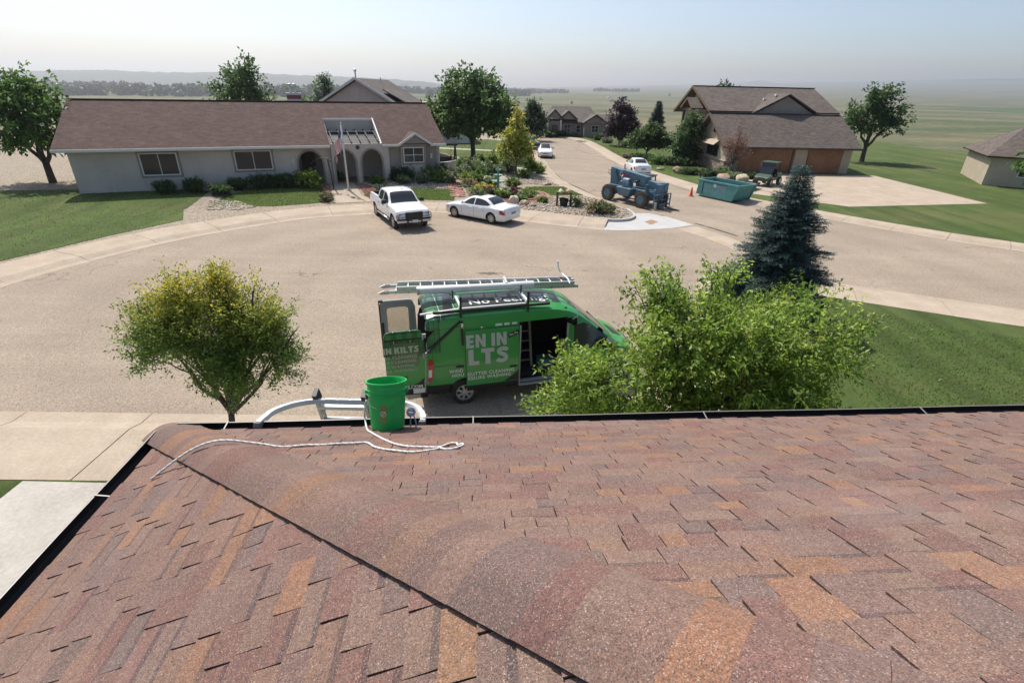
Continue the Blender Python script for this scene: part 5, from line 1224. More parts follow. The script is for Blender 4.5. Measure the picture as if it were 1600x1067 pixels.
# ---- pale house behind the shade tree
ph = thing('house', 'pale house half hidden behind the shade tree', 'house', (-14.5, 76, -.4), R_(8))
b = MB(); b.box((2.5, 4, 1.7), (11, 7, 3.4)); b.build('wall', 'white_stucco', ph)
roof_plane(ph, 'roof', [(-3.5, 0, 3.3), (8.5, 0, 3.3), (8.5, 4, 4.6), (-3.5, 4, 4.6)], 'grey_roof'); roof_plane(ph, 'roof', [(-3.5, 8, 3.3), (8.5, 8, 3.3), (8.5, 4, 4.6), (-3.5, 4, 4.6)], 'grey_roof')
window(ph, 1, 2.6, 1.2, 2.5, .5, 2, 1); window(ph, 4.6, 6.2, 1.2, 2.5, .5, 2, 1)
b = MB(); b.box((7.0, .46, 1.3), (1.6, .08, 2.2)); b.build('garage_door', 'white_trim', ph)
# ---- far house at the bend
fh = thing('house', 'low taupe house with several grey gables at the bend of the street', 'house', (5.4, 93.5, -.1), R_(2))
b = MB(); b.box((4.0, 5.6, 1.2), (8.6, 9.6, 2.6)); b.build('wall', 'taupe_stucco', fh)
b = MB(); b.box((7.6, 2.0, 1.2), (3.6, 6.4, 2.6)); b.build('garage_wall', 'taupe_stucco', fh)
b = MB(); b.box((1.0, .9, 1.25), (2.2, 1.4, 2.7)); b.build('porch_wall', 'taupe_stucco', fh)
roof_plane(fh, 'roof', [(-.6, .2, 2.45), (9.0, .2, 2.45), (7.6, 5.6, 4.75), (.9, 5.6, 4.75)], 'grey_roof'); roof_plane(fh, 'roof', [(9.0, .2, 2.45), (9.0, 10.8, 2.45), (7.6, 5.6, 4.75)], 'grey_roof')
roof_plane(fh, 'roof', [(-.6, 10.8, 2.45), (9.0, 10.8, 2.45), (7.6, 5.6, 4.75), (.9, 5.6, 4.75)], 'grey_roof'); roof_plane(fh, 'roof', [(-.6, .2, 2.45), (-.6, 10.8, 2.45), (.9, 5.6, 4.75)], 'grey_roof')
def gable(root, cx, y0, y1, hw, ze, za, matn='grey_roof', wallm='taupe_stucco'):
    roof_plane(root, 'gable_roof', [(cx-hw, y0, ze), (cx, y0, za), (cx, y1, za), (cx-hw, y1, ze)], matn, .1); roof_plane(root, 'gable_roof', [(cx+hw, y0, ze), (cx, y0, za), (cx, y1, za), (cx+hw, y1, ze)], matn, .1)
    b = MB(); b.extr([(cx-hw*.86, ze-.03), (cx+hw*.86, ze-.03), (cx, za-.18)], y0+.25, y0+.45); b.build('gable_wall', wallm, root)
    for s_ in (-1, 1): b = MB(); b.bar((cx+s_*hw, y0-.03, ze-.02), (cx, y0-.03, za-.02), .05, .16); b.build('barge_board', 'dark_trim', root)
gable(fh, .9, -.3, 4.5, 1.5, 2.9, 4.35); gable(fh, 7.6, -1.8, 4.6, 2.1, 2.45, 3.75); gable(fh, 3.2, .0, 5.6, 1.6, 2.9, 4.2)
for x in (-.2, 2.0):
    b = MB(); b.box((x, .05, 1.3), (.28, .28, 2.9)); b.build('porch_post', 'white_trim', fh)
window(fh, 2.6, 3.8, .8, 2.1, .8, 2, 2); window(fh, 4.7, 5.5, .8, 2.0, .8, 1, 2); window(fh, 7.0, 8.2, 1.0, 2.1, -1.2, 2, 2)
b = MB(); b.box((1.0, .16, 1.0), (.9, .08, 2.0)); b.build('front_door', 'weathered_wood', fh)
b = MB(); b.lathe([(.1, 4.3), (.1, 4.85)], 8, (3.6, 7, 0)); b.build('vent_pipe', 'dull_aluminium', fh)
# second far house further right of it, mostly roof
f2 = thing('house', 'long grey-roofed house low behind the purple plum tree', 'house', (13.6, 99.5, -1.4), R_(-4))
b = MB(); b.box((2, 4, 1.4), (9, 8, 2.8)); b.build('wall', 'taupe_stucco', f2)
roof_plane(f2, 'roof', [(-3, -.4, 2.7), (7, -.4, 2.7), (5.5, 4, 4.7), (-1.5, 4, 4.7)], 'grey_roof'); roof_plane(f2, 'roof', [(-3, 8.4, 2.7), (7, 8.4, 2.7), (5.5, 4, 4.7), (-1.5, 4, 4.7)], 'grey_roof')
roof_plane(f2, 'roof', [(-3, -.4, 2.7), (-3, 8.4, 2.7), (-1.5, 4, 4.7)], 'grey_roof'); roof_plane(f2, 'roof', [(7, -.4, 2.7), (7, 8.4, 2.7), (5.5, 4, 4.7)], 'grey_roof')
# ---- tan house on the right with stone base and wooden garage door
rh = thing('house', 'tan stucco house with stone base, brown-grey roofs and wooden garage door', 'house', (20.9, 54, .0), R_(3))
G0, AP, AV = .14, 5.3, 4.4
b = MB(); b.box((6.6, 4.05, 1.5), (12.7, 7.6, 2.76)); b.build('garage_wall', 'tan_stucco', rh)
b = MB(); b.extr([(.0, G0), (8.1, G0), (8.1, 2.9), (AV, 5.12), (0, 2.72)], 0, .24, f=lambda x, y, z: (y, x, z)); b.build('gable_wall', 'tan_stucco', rh)
roof_plane(rh, 'garage_roof', [(-.65, -.55, 2.62), (13.4, -.55, 2.62), (13.4, AV, AP+.12), (-.65, AV, AP+.12)], 'taupe_roof')
roof_plane(rh, 'garage_roof', [(-.65, AV, AP+.12), (13.4, AV, AP+.12), (13.4, 8.6, 2.72), (-.65, 8.6, 2.72)], 'taupe_roof')
for e in ((-.68, -.55, 2.58), (-.68, 8.6, 2.66)):
    b = MB(); b.bar(e, (-.68, AV, AP+.05), .07, .26); b.build('barge_board', 'weathered_wood', rh)
b = MB(); b.box((6.4, -.6, 2.52), (14, .09, .16)); b.build('gutter', 'dark_trim', rh)
b = MB(); b.bar((-.66, AV, 5.15), (.1, AV, 5.15), .2, .2); b.bar((-.5, AV-1.3, 4.35), (.1, AV-1.3, 4.35), .15, .2); b.build('gable_beam', 'weathered_wood', rh)
b = MB(); b.box((-.07, 4.05, .66), (.14, 8.2, 1.04)); b.build('stone_base', 'stone_veneer', rh)
b = MB(); b.box((-.09, 4.05, 1.21), (.2, 8.3, .07)); b.build('stone_cap', 'concrete', rh)
b = MB(); b.box((.62, .08, .66), (1.2, .36, 1.04)); b.build('stone_pier', 'stone_veneer', rh); b = MB(); b.box((.62, .07, 1.216), (1.26, .4, .07)); b.build('stone_cap', 'concrete', rh)
window(rh, 2.2, 4.95, 1.38, 2.48, 0.0, 3, 1, frame='dark_trim', axis='v', fr=.09)
roof_plane(rh, 'window_hood', [(-.75, 1.9, 2.55), (-.75, 5.2, 2.55), (.0, 4.9, 3.0), (.0, 2.2, 3.0)], 'concrete', .06)
b = MB(); b.extr([(3.42, 3.62), (4.1, 3.62), (4.1, 4.15)] + [(3.76+.34*math.cos(math.pi*i/8), 4.15+.28*math.sin(math.pi*i/8)) for i in range(1, 8)] + [(3.42, 4.15)], -.05, .03, f=lambda x, y, z: (y, x, z)); aw = b.build('arched_window', 'dark_trim', rh)
b = MB(); b.box((-.056, 3.76, 3.98), (.014, .5, .6)); b.build('pane', 'house_glass', aw)
# garage door of upright boards with rails
gd = MB(); gd.box((4.0, .21, 1.35), (5.5, .06, 2.42)); gdo = gd.build('garage_door', 'garage_wood', rh)
nb = 22
for i in range(nb):
    b = MB(); w_ = 5.4/nb; b.box((1.3+w_*(i+.5), .168+random.uniform(-.004, .004), 1.05), (w_-.02, .03, 1.78)); b.build('board', 'garage_wood', gdo)
for i in range(4):
    b = MB(); b.box((1.3+1.35*(i+.5), .165, 2.22), (1.24, .03, .5)); b.build('panel', 'garage_wood', gdo, bevel=.015)
b = MB(); b.box((4.0, .14, 2.62), (5.9, .1, .2)); b.box((1.14, .14, 1.33), (.24, .1, 2.38)); b.box((6.86, .14, 1.33), (.24, .1, 2.38)); b.build('door_frame', 'weathered_wood', rh)
g2 = MB(); g2.box((10.2, .21, 1.35), (3.6, .06, 2.42)); g2o = g2.build('garage_door', 'garage_wood', rh)
for i in range(14):
    b = MB(); w_ = 3.5/14; b.box((8.45+w_*(i+.5), .168, 1.35), (w_-.02, .03, 2.35)); b.build('board', 'garage_wood', g2o)
# main block behind the garage
b = MB(); b.box((7.1, 11.6, 2.7), (13.2, 7.6, 5.2)); b.build('main_wall', 'tan_stucco', rh)
b = MB(); b.extr([(7.8, 5.2), (15.4, 5.2), (11.4, 7.55)], 0, .25, f=lambda x, y, z: (.5+y, x, z)); b.build('main_gable', 'tan_stucco', rh)
MV, MZ = 11.0, 7.95
roof_plane(rh, 'main_roof', [(-.45, 5.0, 5.62), (13.6, 5.0, 5.62), (13.6, MV, MZ), (-.45, MV, MZ)], 'taupe_roof'); roof_plane(rh, 'main_roof', [(-.45, MV, MZ), (13.6, MV, MZ), (13.6, 16.4, 5.2), (-.45, 16.4, 5.2)], 'taupe_roof')
for e in ((-.49, 5.0, 5.56), (-.49, 16.4, 5.15)):
    b = MB(); b.bar(e, (-.49, MV, MZ-.08), .08, .28); b.build('barge_board', 'weathered_wood', rh)
b = MB(); b.box((6.6, MV, MZ+.03), (14.2, .25, .06)); b.build('ridge_cap', 'dark_trim', rh)
# porch gable with timber posts
roof_plane(rh, 'porch_roof', [(-1.5, 7.4, 5.75), (.9, 7.4, 5.75), (.9, 9.2, 6.8), (-1.5, 9.2, 6.8)], 'taupe_roof', .1); roof_plane(rh, 'porch_roof', [(-1.5, 11, 5.75), (.9, 11, 5.75), (.9, 9.2, 6.8), (-1.5, 9.2, 6.8)], 'taupe_roof', .1)
for e in ((-1.54, 7.4, 5.7), (-1.54, 11.0, 5.7)):
    b = MB(); b.bar(e, (-1.54, 9.2, 6.74), .07, .22); b.build('barge_board', 'weathered_wood', rh)
for v in (7.7, 10.7):
    b = MB(); b.box((-1.2, v, 2.95), (.24, .24, 5.6)); b.build('timber_post', 'weathered_wood', rh)
b = MB(); b.bar((-1.2, 7.5, 5.6), (-1.2, 10.9, 5.6), .2, .25); b.build('timber_beam', 'weathered_wood', rh)
b = MB(); b.box((-.4, 9.2, 3.0), (1.8, 3.4, .2)); b.build('balcony_floor', 'weathered_wood', rh)
window(rh, 8.4, 9.6, 3.4, 5.0, .5, 1, 2, frame='white_trim', axis='v')
b = MB(); b.box((6.3, AV, AP+.16), (13.9, .22, .06)); b.build('ridge_cap', 'dark_trim', rh)
# cross gable
roof_plane(rh, 'cross_roof', [(4.0, 4.7, 5.5), (7.6, 4.7, 7.35), (7.6, 9.7, 7.35), (4.0, 9.7, 5.5)], 'taupe_roof', .1); roof_plane(rh, 'cross_roof', [(11.2, 4.7, 5.5), (7.6, 4.7, 7.35), (7.6, 9.7, 7.35), (11.2, 9.7, 5.5)], 'taupe_roof', .1)
b = MB(); b.extr([(4.5, 5.45), (10.7, 5.45), (7.6, 7.1)], 5.0, 5.3); b.build('cross_gable_wall', 'taupe_stucco', rh)
for u, v in ((6.2, 7.2), (7.0, 6.4)):
    b = MB(); zz = 5.5+(u-4.0)*1.85/3.6; b.box((u, v, zz+.14), (.28, .3, .22)); b.build('roof_vent', 'white_trim', rh, bevel=.03)
# ================================================================== vehicles
class Body:
    """car shell lofted from stations (x, zb, zs, wb, zr, wr); x forward, y left"""
    def __init__(s, st, ring, sub=5):
        s.st = st; s.ring = ring; xs = [q[0] for q in st]; s.X = []
        P = np.array(st, float); out = []
        for i in range(len(P)-1):
            for j in range(sub):
                t = j/sub; p0, p1, p2, p3 = P[max(i-1, 0)], P[i], P[i+1], P[min(i+2, len(P)-1)]
                q = p1+(p2-p1)*t
                cr_ = .5*((2*p1)+(p2-p0)*t+(2*p0-5*p1+4*p2-p3)*t*t+(3*p1-p0-3*p2+p3)*t**3)
                q = q*.45+cr_*.55; q[0] = p1[0]+(p2[0]-p1[0])*t; out.append(q)
        out.append(P[-1]); s.D = np.array(out)
    def at(s, x): return [float(np.interp(x, s.D[:, 0], s.D[:, k])) for k in range(1, 6)]
    def ringpts(s, x): return s.ring(*s.at(x))
    def W(s, x, z):
        R = s.ringpts(x); best = R[1][0]
        for (y0, z0), (y1, z1) in zip(R[1:-1], R[2:]):
            if min(z0, z1) <= z <= max(z0, z1) and abs(z1-z0) > 1e-6:
                return y0+(y1-y0)*(z-z0)/(z1-z0)
        return R[-2][0] if z > R[-2][1] else best
    def T(s, x, y):
        R = s.ringpts(x); y = abs(y)
        for (y0, z0), (y1, z1) in zip(R[-4:-1], R[-3:]):
            if y1 <= y <= y0: return z1+(z0-z1)*(y-y1)/max(1e-6, y0-y1)
        return R[-3][1]
    def shell(s, name, mats, parent, matf=None):
        b = MB(); m = None; V = []
        for row in s.D:
            R = s.ring(*row[1:]); full = R+[(-y, z) for y, z in R[-2:0:-1]]; m = len(full); V += [(row[0], y, z) for y, z in full]
        n = len(s.D); F = [(i*m+k_, i*m+(k_+1) % m, (i+1)*m+(k_+1) % m, (i+1)*m+k_) for i in range(n-1) for k_ in range(m)]
        F += [tuple(range(m-1, -1, -1)), tuple(range((n-1)*m, n*m))]; b.add(V, F)
        if matf:
            for i, f in enumerate(b.f):
                c = np.mean([b.v[q] for q in f], axis=0); b.m[i] = matf(*c)
        return b.build(name, mats, parent, auto=38)
    def side(s, cols, sgn, off=.006, nz=6, inset=None):
        """patch on the flank: cols (x, z low, z high)"""
        V = []; n = len(cols)
        for x, a, c in cols:
            for j in range(nz+1):
                z = a+(c-a)*j/nz; V.append((x, sgn*(s.W(x, z)+off), z))
        F = [(i*(nz+1)+j, i*(nz+1)+j+1, (i+1)*(nz+1)+j+1, (i+1)*(nz+1)+j) for i in range(n-1) for j in range(nz)]
        if sgn > 0: F = [f[::-1] for f in F]
        return V, F
    def top(s, xa, xb, ya, yb, off=.006, nx=8, ny=10):
        """patch on the upper surface between xa..xb; half widths ya at xa, yb at xb"""
        V = []
        for i in range(nx+1):
            t = i/nx; x = xa+(xb-xa)*t; hw = ya+(yb-ya)*t
            for j in range(ny+1):
                y = -hw+2*hw*j/ny; V.append((x, y, s.T(x, y)+off))
        F = [(i*(ny+1)+j, (i+1)*(ny+1)+j, (i+1)*(ny+1)+j+1, i*(ny+1)+j+1) for i in range(nx) for j in range(ny)]
        return V, F
def car_ring(zb, zs, wb, zr, wr):
    zm = zb+(zs-zb)*.55; low = zr < zs+.16
    return [(0, zb), (wb*.9, zb), (wb*.975, zb+.08), (wb, zm), (wb*.992, zs-.06), (wb*.955, zs), (wb*.93+(wr-wb*.93)*.5, zs+(zr-.05-zs)*.52 if not low else zs+(zr-zs)*.4), (wr, zr-.05 if not low else zs+(zr-zs)*.7), (wr*.86, zr-.012), (wr*.5, zr+.008), (0, zr+.014)]
def wheel(parent, x, y, r, w, spokes=5, rimm='alloy', tyrem='tyre_rubber', hub=None):
    sg = 1 if y > 0 else -1; b = MB(); k_ = .64
    b.lathe([(r*k_, -w/2+.02), (r*.86, -w/2), (r*.97, -w/2+.025), (r, -w/4), (r, w/4), (r*.97, w/2-.025), (r*.86, w/2), (r*k_, w/2-.02)], 28, axis='y', closed=True)
    o = b.build('wheel', tyrem, parent, auto=35); o.location = (x, y, r)
    b = MB(); yo = sg*(w/2-.035)
    b.lathe([(r*k_+.01, -w/2+.02), (r*k_+.01, w/2-.02), (r*k_-.02, w/2-.02), (r*k_-.02, -w/2+.02)], 28, axis='y', closed=True)
    b.lathe([(r*.5, -.02), (r*.5, .02)], 20, (0, yo*.35, 0), 'y', mi=1)
    for i in range(spokes):
        a = 2*math.pi*i/spokes; d_ = Vector((math.cos(a), 0, math.sin(a))); b.bar(d_*r*.08+Vector((0, yo, 0)), d_*(r*k_-.005)+Vector((0, yo*.9, 0)), r*.8/spokes+.02, .03, up=(0, 1, 0))
    b.lathe([(r*.17, -.02), (r*.17, .018), (r*.1, .026)] if sg > 0 else [(r*.1, -.026), (r*.17, -.018), (r*.17, .02)], 14, (0, yo, 0), 'y')
    b.build('rim', [rimm, 'black_plastic'], o, auto=30); return o
def arch_cutters(pos, r, w, dep=.34):
    out = []
    for x, y in pos:
        b = MB(); sg = 1 if y > 0 else -1; b.lathe([(r, -dep/2), (r, dep/2)], 26, (x, y+sg*(.17-dep*.12), r*.86), 'y'); b.m = [1]*len(b.f); out.append(b.build('cut', ['white_paint', 'black_plastic']))
    return out
def patch(name, VF, matn, parent, smooth=True):
    b = MB(); b.add(*VF); return b.build(name, matn, parent, smooth=smooth, fix=False)
def seam(B, name, pts, sgn, parent, w=.012, matn='black_plastic'):
    b = MB()
    for (x0, z0), (x1, z1) in zip(pts[:-1], pts[1:]):
        n = max(1, int(math.hypot(x1-x0, z1-z0)/.1))
        for i in range(n):
            P = []
            for t in (i/n, (i+1)/n):
                x, z = x0+(x1-x0)*t, z0+(z1-z0)*t; d_ = Vector((x1-x0, z1-z0)).normalized(); nx, nz = -d_.y*w/2, d_.x*w/2
                P.append([(x+nx, sgn*(B.W(x, z+nz)+.004), z+nz), (x-nx, sgn*(B.W(x, z-nz)+.004), z-nz)])
            b.quad(P[0][0], P[0][1], P[1][1], P[1][0])
    return b.build(name, matn, parent)
def handle(B, x, z, sgn, parent, matn='white_paint'):
    b = MB(); b.box((x, sgn*(B.W(x, z)+.02), z), (.2, .035, .035)); return b.build('door_handle', matn, parent, bevel=.01)
def mirror(x, y, z, parent, matn, s=1.0):
    sg = 1 if y > 0 else -1; b = MB(); b.box((x, y+sg*.12*s, z), (.1*s, .2*s, .15*s), taper=.85); b.bar((x, y-sg*.02, z-.05), (x, y+sg*.08, z-.03), .05, .03); return b.build('wing_mirror', matn, parent, bevel=.025)
def plate(x, z, parent, face, txt=None, col='plate_white'):
    b = MB(); b.box((x, 0, z), (.012, .31, .16)); p = b.build('number_plate', col, parent, bevel=.004); return p
def sedan(name, label, loc, rz, paint='white_paint', L=4.75, W=1.8, H=1.42, kind='a', tail='tail_red', group=None, spokes=9):
    t = thing(name, label, 'car', loc, rz, group); h = L/2; w_ = W/2; k_ = H/1.42
    st = [(-h,.34,.62,w_*.80,.70,w_*.66),(-h+.05,.28,.80,w_*.90,.90*k_,w_*.74),(-h+.16,.24,.90*k_,w_*.955,1.0*k_,w_*.80),(-h+.55,.21,.92*k_,w_*.985,1.02*k_,w_*.82),(-h+.98,.20,.94*k_,w_,1.055*k_,w_*.80),(-h+1.25,.2,.95*k_,w_,1.24*k_,w_*.72),(-h+1.55,.2,.94*k_,w_,1.375*k_,w_*.66),(-h+2.0,.2,.93*k_,w_,1.41*k_,w_*.64),(-h+2.5,.2,.92*k_,w_,1.415*k_,w_*.64),(h-1.95,.2,.91*k_,w_,1.36*k_,w_*.66),(h-1.65,.2,.90*k_,w_,1.21*k_,w_*.70),(h-1.30,.2,.88*k_,w_*.995,1.0*k_,w_*.80),(h-1.05,.2,.86*k_,w_*.985,.955*k_,w_*.82),(h-.55,.21,.80*k_,w_*.96,.88*k_,w_*.80),(h-.2,.22,.72*k_,w_*.90,.78*k_,w_*.74),(h-.06,.24,.62*k_,w_*.82,.68*k_,w_*.66),(h,.30,.52,w_*.70,.58,w_*.56)]
    B = Body(st, car_ring); xf, xr = h-.86, -h+1.05; r = .325
    sh = B.shell('body', [paint, 'black_plastic'], t, lambda x, y, z: 1 if z < .225 else 0)
    boolean(sh, arch_cutters([(xf, w_-.1), (xf, -w_+.1), (xr, w_-.1), (xr, -w_+.1)], r+.055, .3))
    for s_ in (1, -1):
        for x in (xf, xr): wheel(t, x, s_*(w_-.12), r, .21, spokes)
        zb_ = .985*k_
        fr = [(h-1.62, zb_-.02, zb_+.04), (h-1.85, zb_-.015, 1.18*k_), (h-2.1, zb_-.01, 1.30*k_), (h-2.38, zb_-.01, 1.335*k_)]
        re = [(h-2.45, zb_-.01, 1.338*k_), (-h+1.95, zb_, 1.325*k_), (-h+1.6, zb_+.01, 1.27*k_), (-h+1.32, zb_+.03, 1.16*k_), (-h+1.2, zb_+.07, zb_+.1)]
        for nm, c in (('front_window', fr), ('rear_window', re)): patch('side_window', B.side(c, s_), 'car_glass', t)
        seam(B, 'door_seam', [(h-1.5, .35), (h-1.48, .7), (h-1.55, .93*k_)], s_, t); seam(B, 'door_seam', [(h-2.42, .3), (h-2.42, .96*k_)], s_, t); seam(B, 'door_seam', [(-h+1.62, .62), (-h+1.5, .78), (-h+1.52, .96*k_)], s_, t)
        handle(B, h-2.2, .82*k_, s_, t, paint); handle(B, -h+1.8, .84*k_, s_, t, paint); mirror(h-1.62, s_*(w_*.93), 1.02*k_, t, paint if kind == 'a' else 'black_plastic', .9)
        patch('headlight', B.side([(h-.42, .60*k_, .74*k_), (h-.25, .58*k_, .72*k_), (h-.12, .57*k_, .67*k_)], s_, .012, 3), 'headlight', t)
        patch('tail_light', B.side([(-h+.035, .60*k_, .74*k_), (-h+.09, .62*k_, .84*k_), (-h+.2, .63*k_, .88*k_), (-h+.42, .66*k_, .86*k_)], s_, .012, 3), tail, t)
        b = MB(); b.box((h-.07, s_*w_*.52, .64*k_), (.1, w_*.3, .11)); b.build('headlight', 'headlight', t, bevel=.03)
    patch('windscreen', B.top(h-1.98, h-1.28, w_*.56, w_*.68), 'car_glass', t); patch('rear_screen', B.top(-h+1.02, -h+1.56, w_*.66, w_*.55), 'car_glass', t)
    b = MB(); b.box((-h+.005, 0, .67), (.05, .42, .13)); b.build('number_plate', 'plate_green' if mat('plate_green', (.20, .26, .22), .5) else '', t)
    seam2 = MB(); seam2.bar((-h+.06, -w_*.62, .93*k_), (-h+.06, w_*.62, .93*k_), .02, .012); seam2.build('boot_seam', 'black_plastic', t)
    b = MB(); b.box((h-.03, 0, .56), (.08, .55, .10)); b.build('grille', 'black_plastic', t, bevel=.02); b = MB(); b.box((h-.04, 0, .33), (.08, 1.1, .12)); b.build('lower_grille', 'black_plastic', t, bevel=.02)
    b = MB(); b.box((-h+.03, 0, .36), (.09, W*.74, .08)); b.build('rear_bumper_insert', 'black_plastic' if kind != 'a' else paint, t, bevel=.02)
    if kind == 'a':
        patch('sunroof', B.top(-h+2.15, -h+2.85, w_*.42, w_*.42), 'car_glass', t)
    return t
def heading(dx, dy): return math.atan2(dy, dx)
sedan('parked_sedan', 'white four-door sedan with sunroof parked along the far kerb of the court', (-2.05, 32.0, 0), heading(-.83, .56))
sedan('parked_sedan', 'small white car facing the camera far up the street', (3.45, 65.3, 0), heading(-.02, -1), L=4.45, W=1.74, H=1.45, kind='b')
sedan('parked_sedan', 'white sedan seen from behind at the right kerb beyond the telehandler', (11.95, 53.0, 0), heading(-.06, 1), L=4.45, W=1.74, H=1.44, kind='b')
# ---- dark suv
def suv(name, label, loc, rz):
    t = thing(name, label, 'car', loc, rz); h = 2.3; w_ = .92
    st = [(-h,.42,.8,w_*.84,1.0,w_*.7),(-h+.06,.34,1.0,w_*.95,1.5,w_*.72),(-h+.3,.28,1.08,w_,1.68,w_*.74),(-h+1.2,.26,1.08,w_,1.74,w_*.74),(.2,.26,1.06,w_,1.72,w_*.74),(.65,.26,1.05,w_,1.55,w_*.76),(1.05,.26,1.03,w_,1.18,w_*.84),(1.4,.26,1.0,w_*.98,1.09,w_*.84),(2.05,.28,.92,w_*.94,.98,w_*.78),(2.25,.3,.75,w_*.84,.82,w_*.68),(h,.36,.6,w_*.74,.66,w_*.6)]
    B = Body(st, car_ring); sh = B.shell('body', ['dark_paint', 'black_plastic'], t); r = .36
    boolean(sh, arch_cutters([(1.42, w_-.1), (1.42, -w_+.1), (-1.35, w_-.1), (-1.35, -w_+.1)], r+.06, .3))
    for s_ in (1, -1):
        for x in (1.42, -1.35): wheel(t, x, s_*(w_-.12), r, .23, 5)
        for c in ([(.72, 1.1, 1.16), (.35, 1.1, 1.5), (-.1, 1.1, 1.6)], [(-.18, 1.1, 1.6), (-1.0, 1.12, 1.58)], [(-1.08, 1.12, 1.57), (-1.9, 1.15, 1.48)]): patch('side_window', B.side(c, s_), 'car_glass', t)
        mirror(.78, s_*w_*.94, 1.15, t, 'dark_paint'); patch('headlight', B.side([(1.85, .72, .88), (2.05, .7, .86), (2.2, .68, .78)], s_, .012, 3), 'headlight', t)
    patch('windscreen', B.top(.42, 1.05, .62, .74), 'car_glass', t); b = MB(); b.box((2.27, 0, .72), (.1, 1.0, .2)); b.build('grille', 'black_plastic', t, bevel=.03); b = MB(); b.box((2.33, 0, .52), (.02, .31, .15)); b.build('number_plate', 'plate_white', t)
suv('parked_suv', 'dark sport utility vehicle parked behind the small white car', (1.85, 73.4, 0), heading(.28, -.96))
# ---- white crew-cab pickup
def truck_ring(zb, zs, wb, zr, wr):
    low = zr < zs+.2
    return [(0, zb), (wb*.9, zb), (wb*.98, zb+.06), (wb, zb+(zs-zb)*.5), (wb*.99, zs-.05), (wb*.96, zs)]+([(wb*.94, zs+(zr-zs)*.5), (wr, zs+(zr-zs)*.8), (wr*.9, zr-.005), (wr*.5, zr+.01), (0, zr+.018)] if low else [(wb*.93+(wr-wb*.93)*.5, zs+(zr-.05-zs)*.5), (wr, zr-.06), (wr*.9, zr-.012), (wr*.5, zr+.012), (0, zr+.02)])
mat('lamp_grey', (.20, .21, .22), .2, spec=.7)
pk = thing('pickup_truck', 'white crew-cab pickup with black brush guard parked at the kerb before the grey house', 'pickup', (-6.95, 31.0, 0), heading(.485, -.875)); w_ = 1.0
st = [(-2.88,.55,1.16,.95,1.27,.93),(-2.83,.50,1.18,.985,1.29,.955),(-1.9,.48,1.19,1.0,1.30,.96),(-1.12,.46,1.2,1.0,1.30,.96),(-1.06,.46,1.2,1.0,1.31,.96),(-1.0,.46,1.22,1.0,1.70,.80),(-.86,.46,1.22,1.0,1.84,.76),(-.2,.46,1.22,1.0,1.885,.755),(.45,.46,1.21,1.0,1.83,.76),(.72,.46,1.20,1.0,1.68,.79),(1.05,.46,1.19,1.0,1.40,.84),(1.28,.46,1.17,1.0,1.245,.88),(1.7,.48,1.13,1.0,1.215,.87),(2.3,.50,1.10,.985,1.17,.85),(2.62,.52,1.04,.96,1.10,.82),(2.74,.56,.92,.90,.98,.78),(2.78,.62,.84,.84,.9,.74)]
B = Body(st, truck_ring); sh = B.shell('body', ['white_paint', 'black_plastic'], pk, lambda x, y, z: 1 if z < .49 else 0); r = .385; xf, xr = 1.85, -1.80
cut = arch_cutters([(xf, .9), (xf, -.9), (xr, .9), (xr, -.9)], r+.085, .3); b = MB(); b.box((-1.97, 0, 1.15), (1.66, 1.62, .85)); b.m = [1]*6; cut.append(b.build('cut', ['white_paint', 'black_plastic'])); boolean(sh, cut)
for s_ in (1, -1):
    for x in (xf, xr): wheel(pk, x, s_*.86, r, .26, 6)
    patch('side_window', B.side([(.98, 1.25, 1.29), (.72, 1.25, 1.56), (.42, 1.25, 1.72), (.02, 1.25, 1.76)], s_), 'car_glass', pk); patch('side_window', B.side([(-.08, 1.25, 1.76), (-.55, 1.25, 1.76), (-.82, 1.27, 1.70), (-.86, 1.28, 1.55)], s_), 'car_glass', pk)
    for P in ([(1.12, .55), (1.12, 1.15)], [(-.03, .5), (-.03, 1.2)], [(-.95, .85), (-.95, 1.2)], [(-1.09, .5), (-1.09, 1.2)]): seam(B, 'door_seam', P, s_, pk)
    handle(B, .2, 1.05, s_, pk, 'black_plastic'); handle(B, -.72, 1.05, s_, pk, 'black_plastic'); mirror(.88, s_*.95, 1.33, pk, 'black_plastic', 1.45)
    b = MB(); b.tube([(1.25, s_*1.0, .40), (-1.2, s_*1.0, .40)], .045, 8); b.build('running_board', 'alloy', pk, smooth=True)
    b = MB(); b.box((2.70, s_*.75, .88), (.14, .34, .12)); b.build('headlight', 'lamp_grey', pk, bevel=.03); b = MB(); b.box((2.72, s_*.75, .745), (.12, .34, .08)); b.build('indicator_lamp', 'lamp_grey', pk, bevel=.02)
    b = MB(); b.box((-2.86, s_*.88, .95), (.06, .14, .42)); b.build('tail_light', 'tail_red', pk, bevel=.02)
    b = MB(); b.box((2.76, s_*.75, .665), (.1, .46, .05)); b.build('lamp_trim', 'black_plastic', pk); b = MB(); b.box((2.80, s_*.70, .56), (.16, .55, .17)); b.build('bumper', 'alloy', pk, bevel=.04)
    # brush guard wings
    b = MB(); b.tube([(2.86, s_*.42, .98), (2.86, s_*.62, 1.00), (2.84, s_*.94, .98), (2.80, s_*.99, .90), (2.80, s_*.99, .68), (2.86, s_*.9, .64), (2.88, s_*.42, .64)], .022, 8); b.tube([(2.87, s_*.42, .81), (2.82, s_*.98, .81)], .016, 6); b.build('brush_guard_wing', 'black_plastic', pk, smooth=True)
    b = MB(); b.box((2.89, s_*.40, .70), (.05, .07, .75)); b.build('brush_guard_upright', 'black_plastic', pk, bevel=.015)
patch('windscreen', B.top(.55, 1.22, .66, .80), 'car_glass', pk)
b = MB(); b.box((2.80, 0, .84), (.10, 1.0, .42)); b.build('grille', 'black_plastic', pk, bevel=.03)
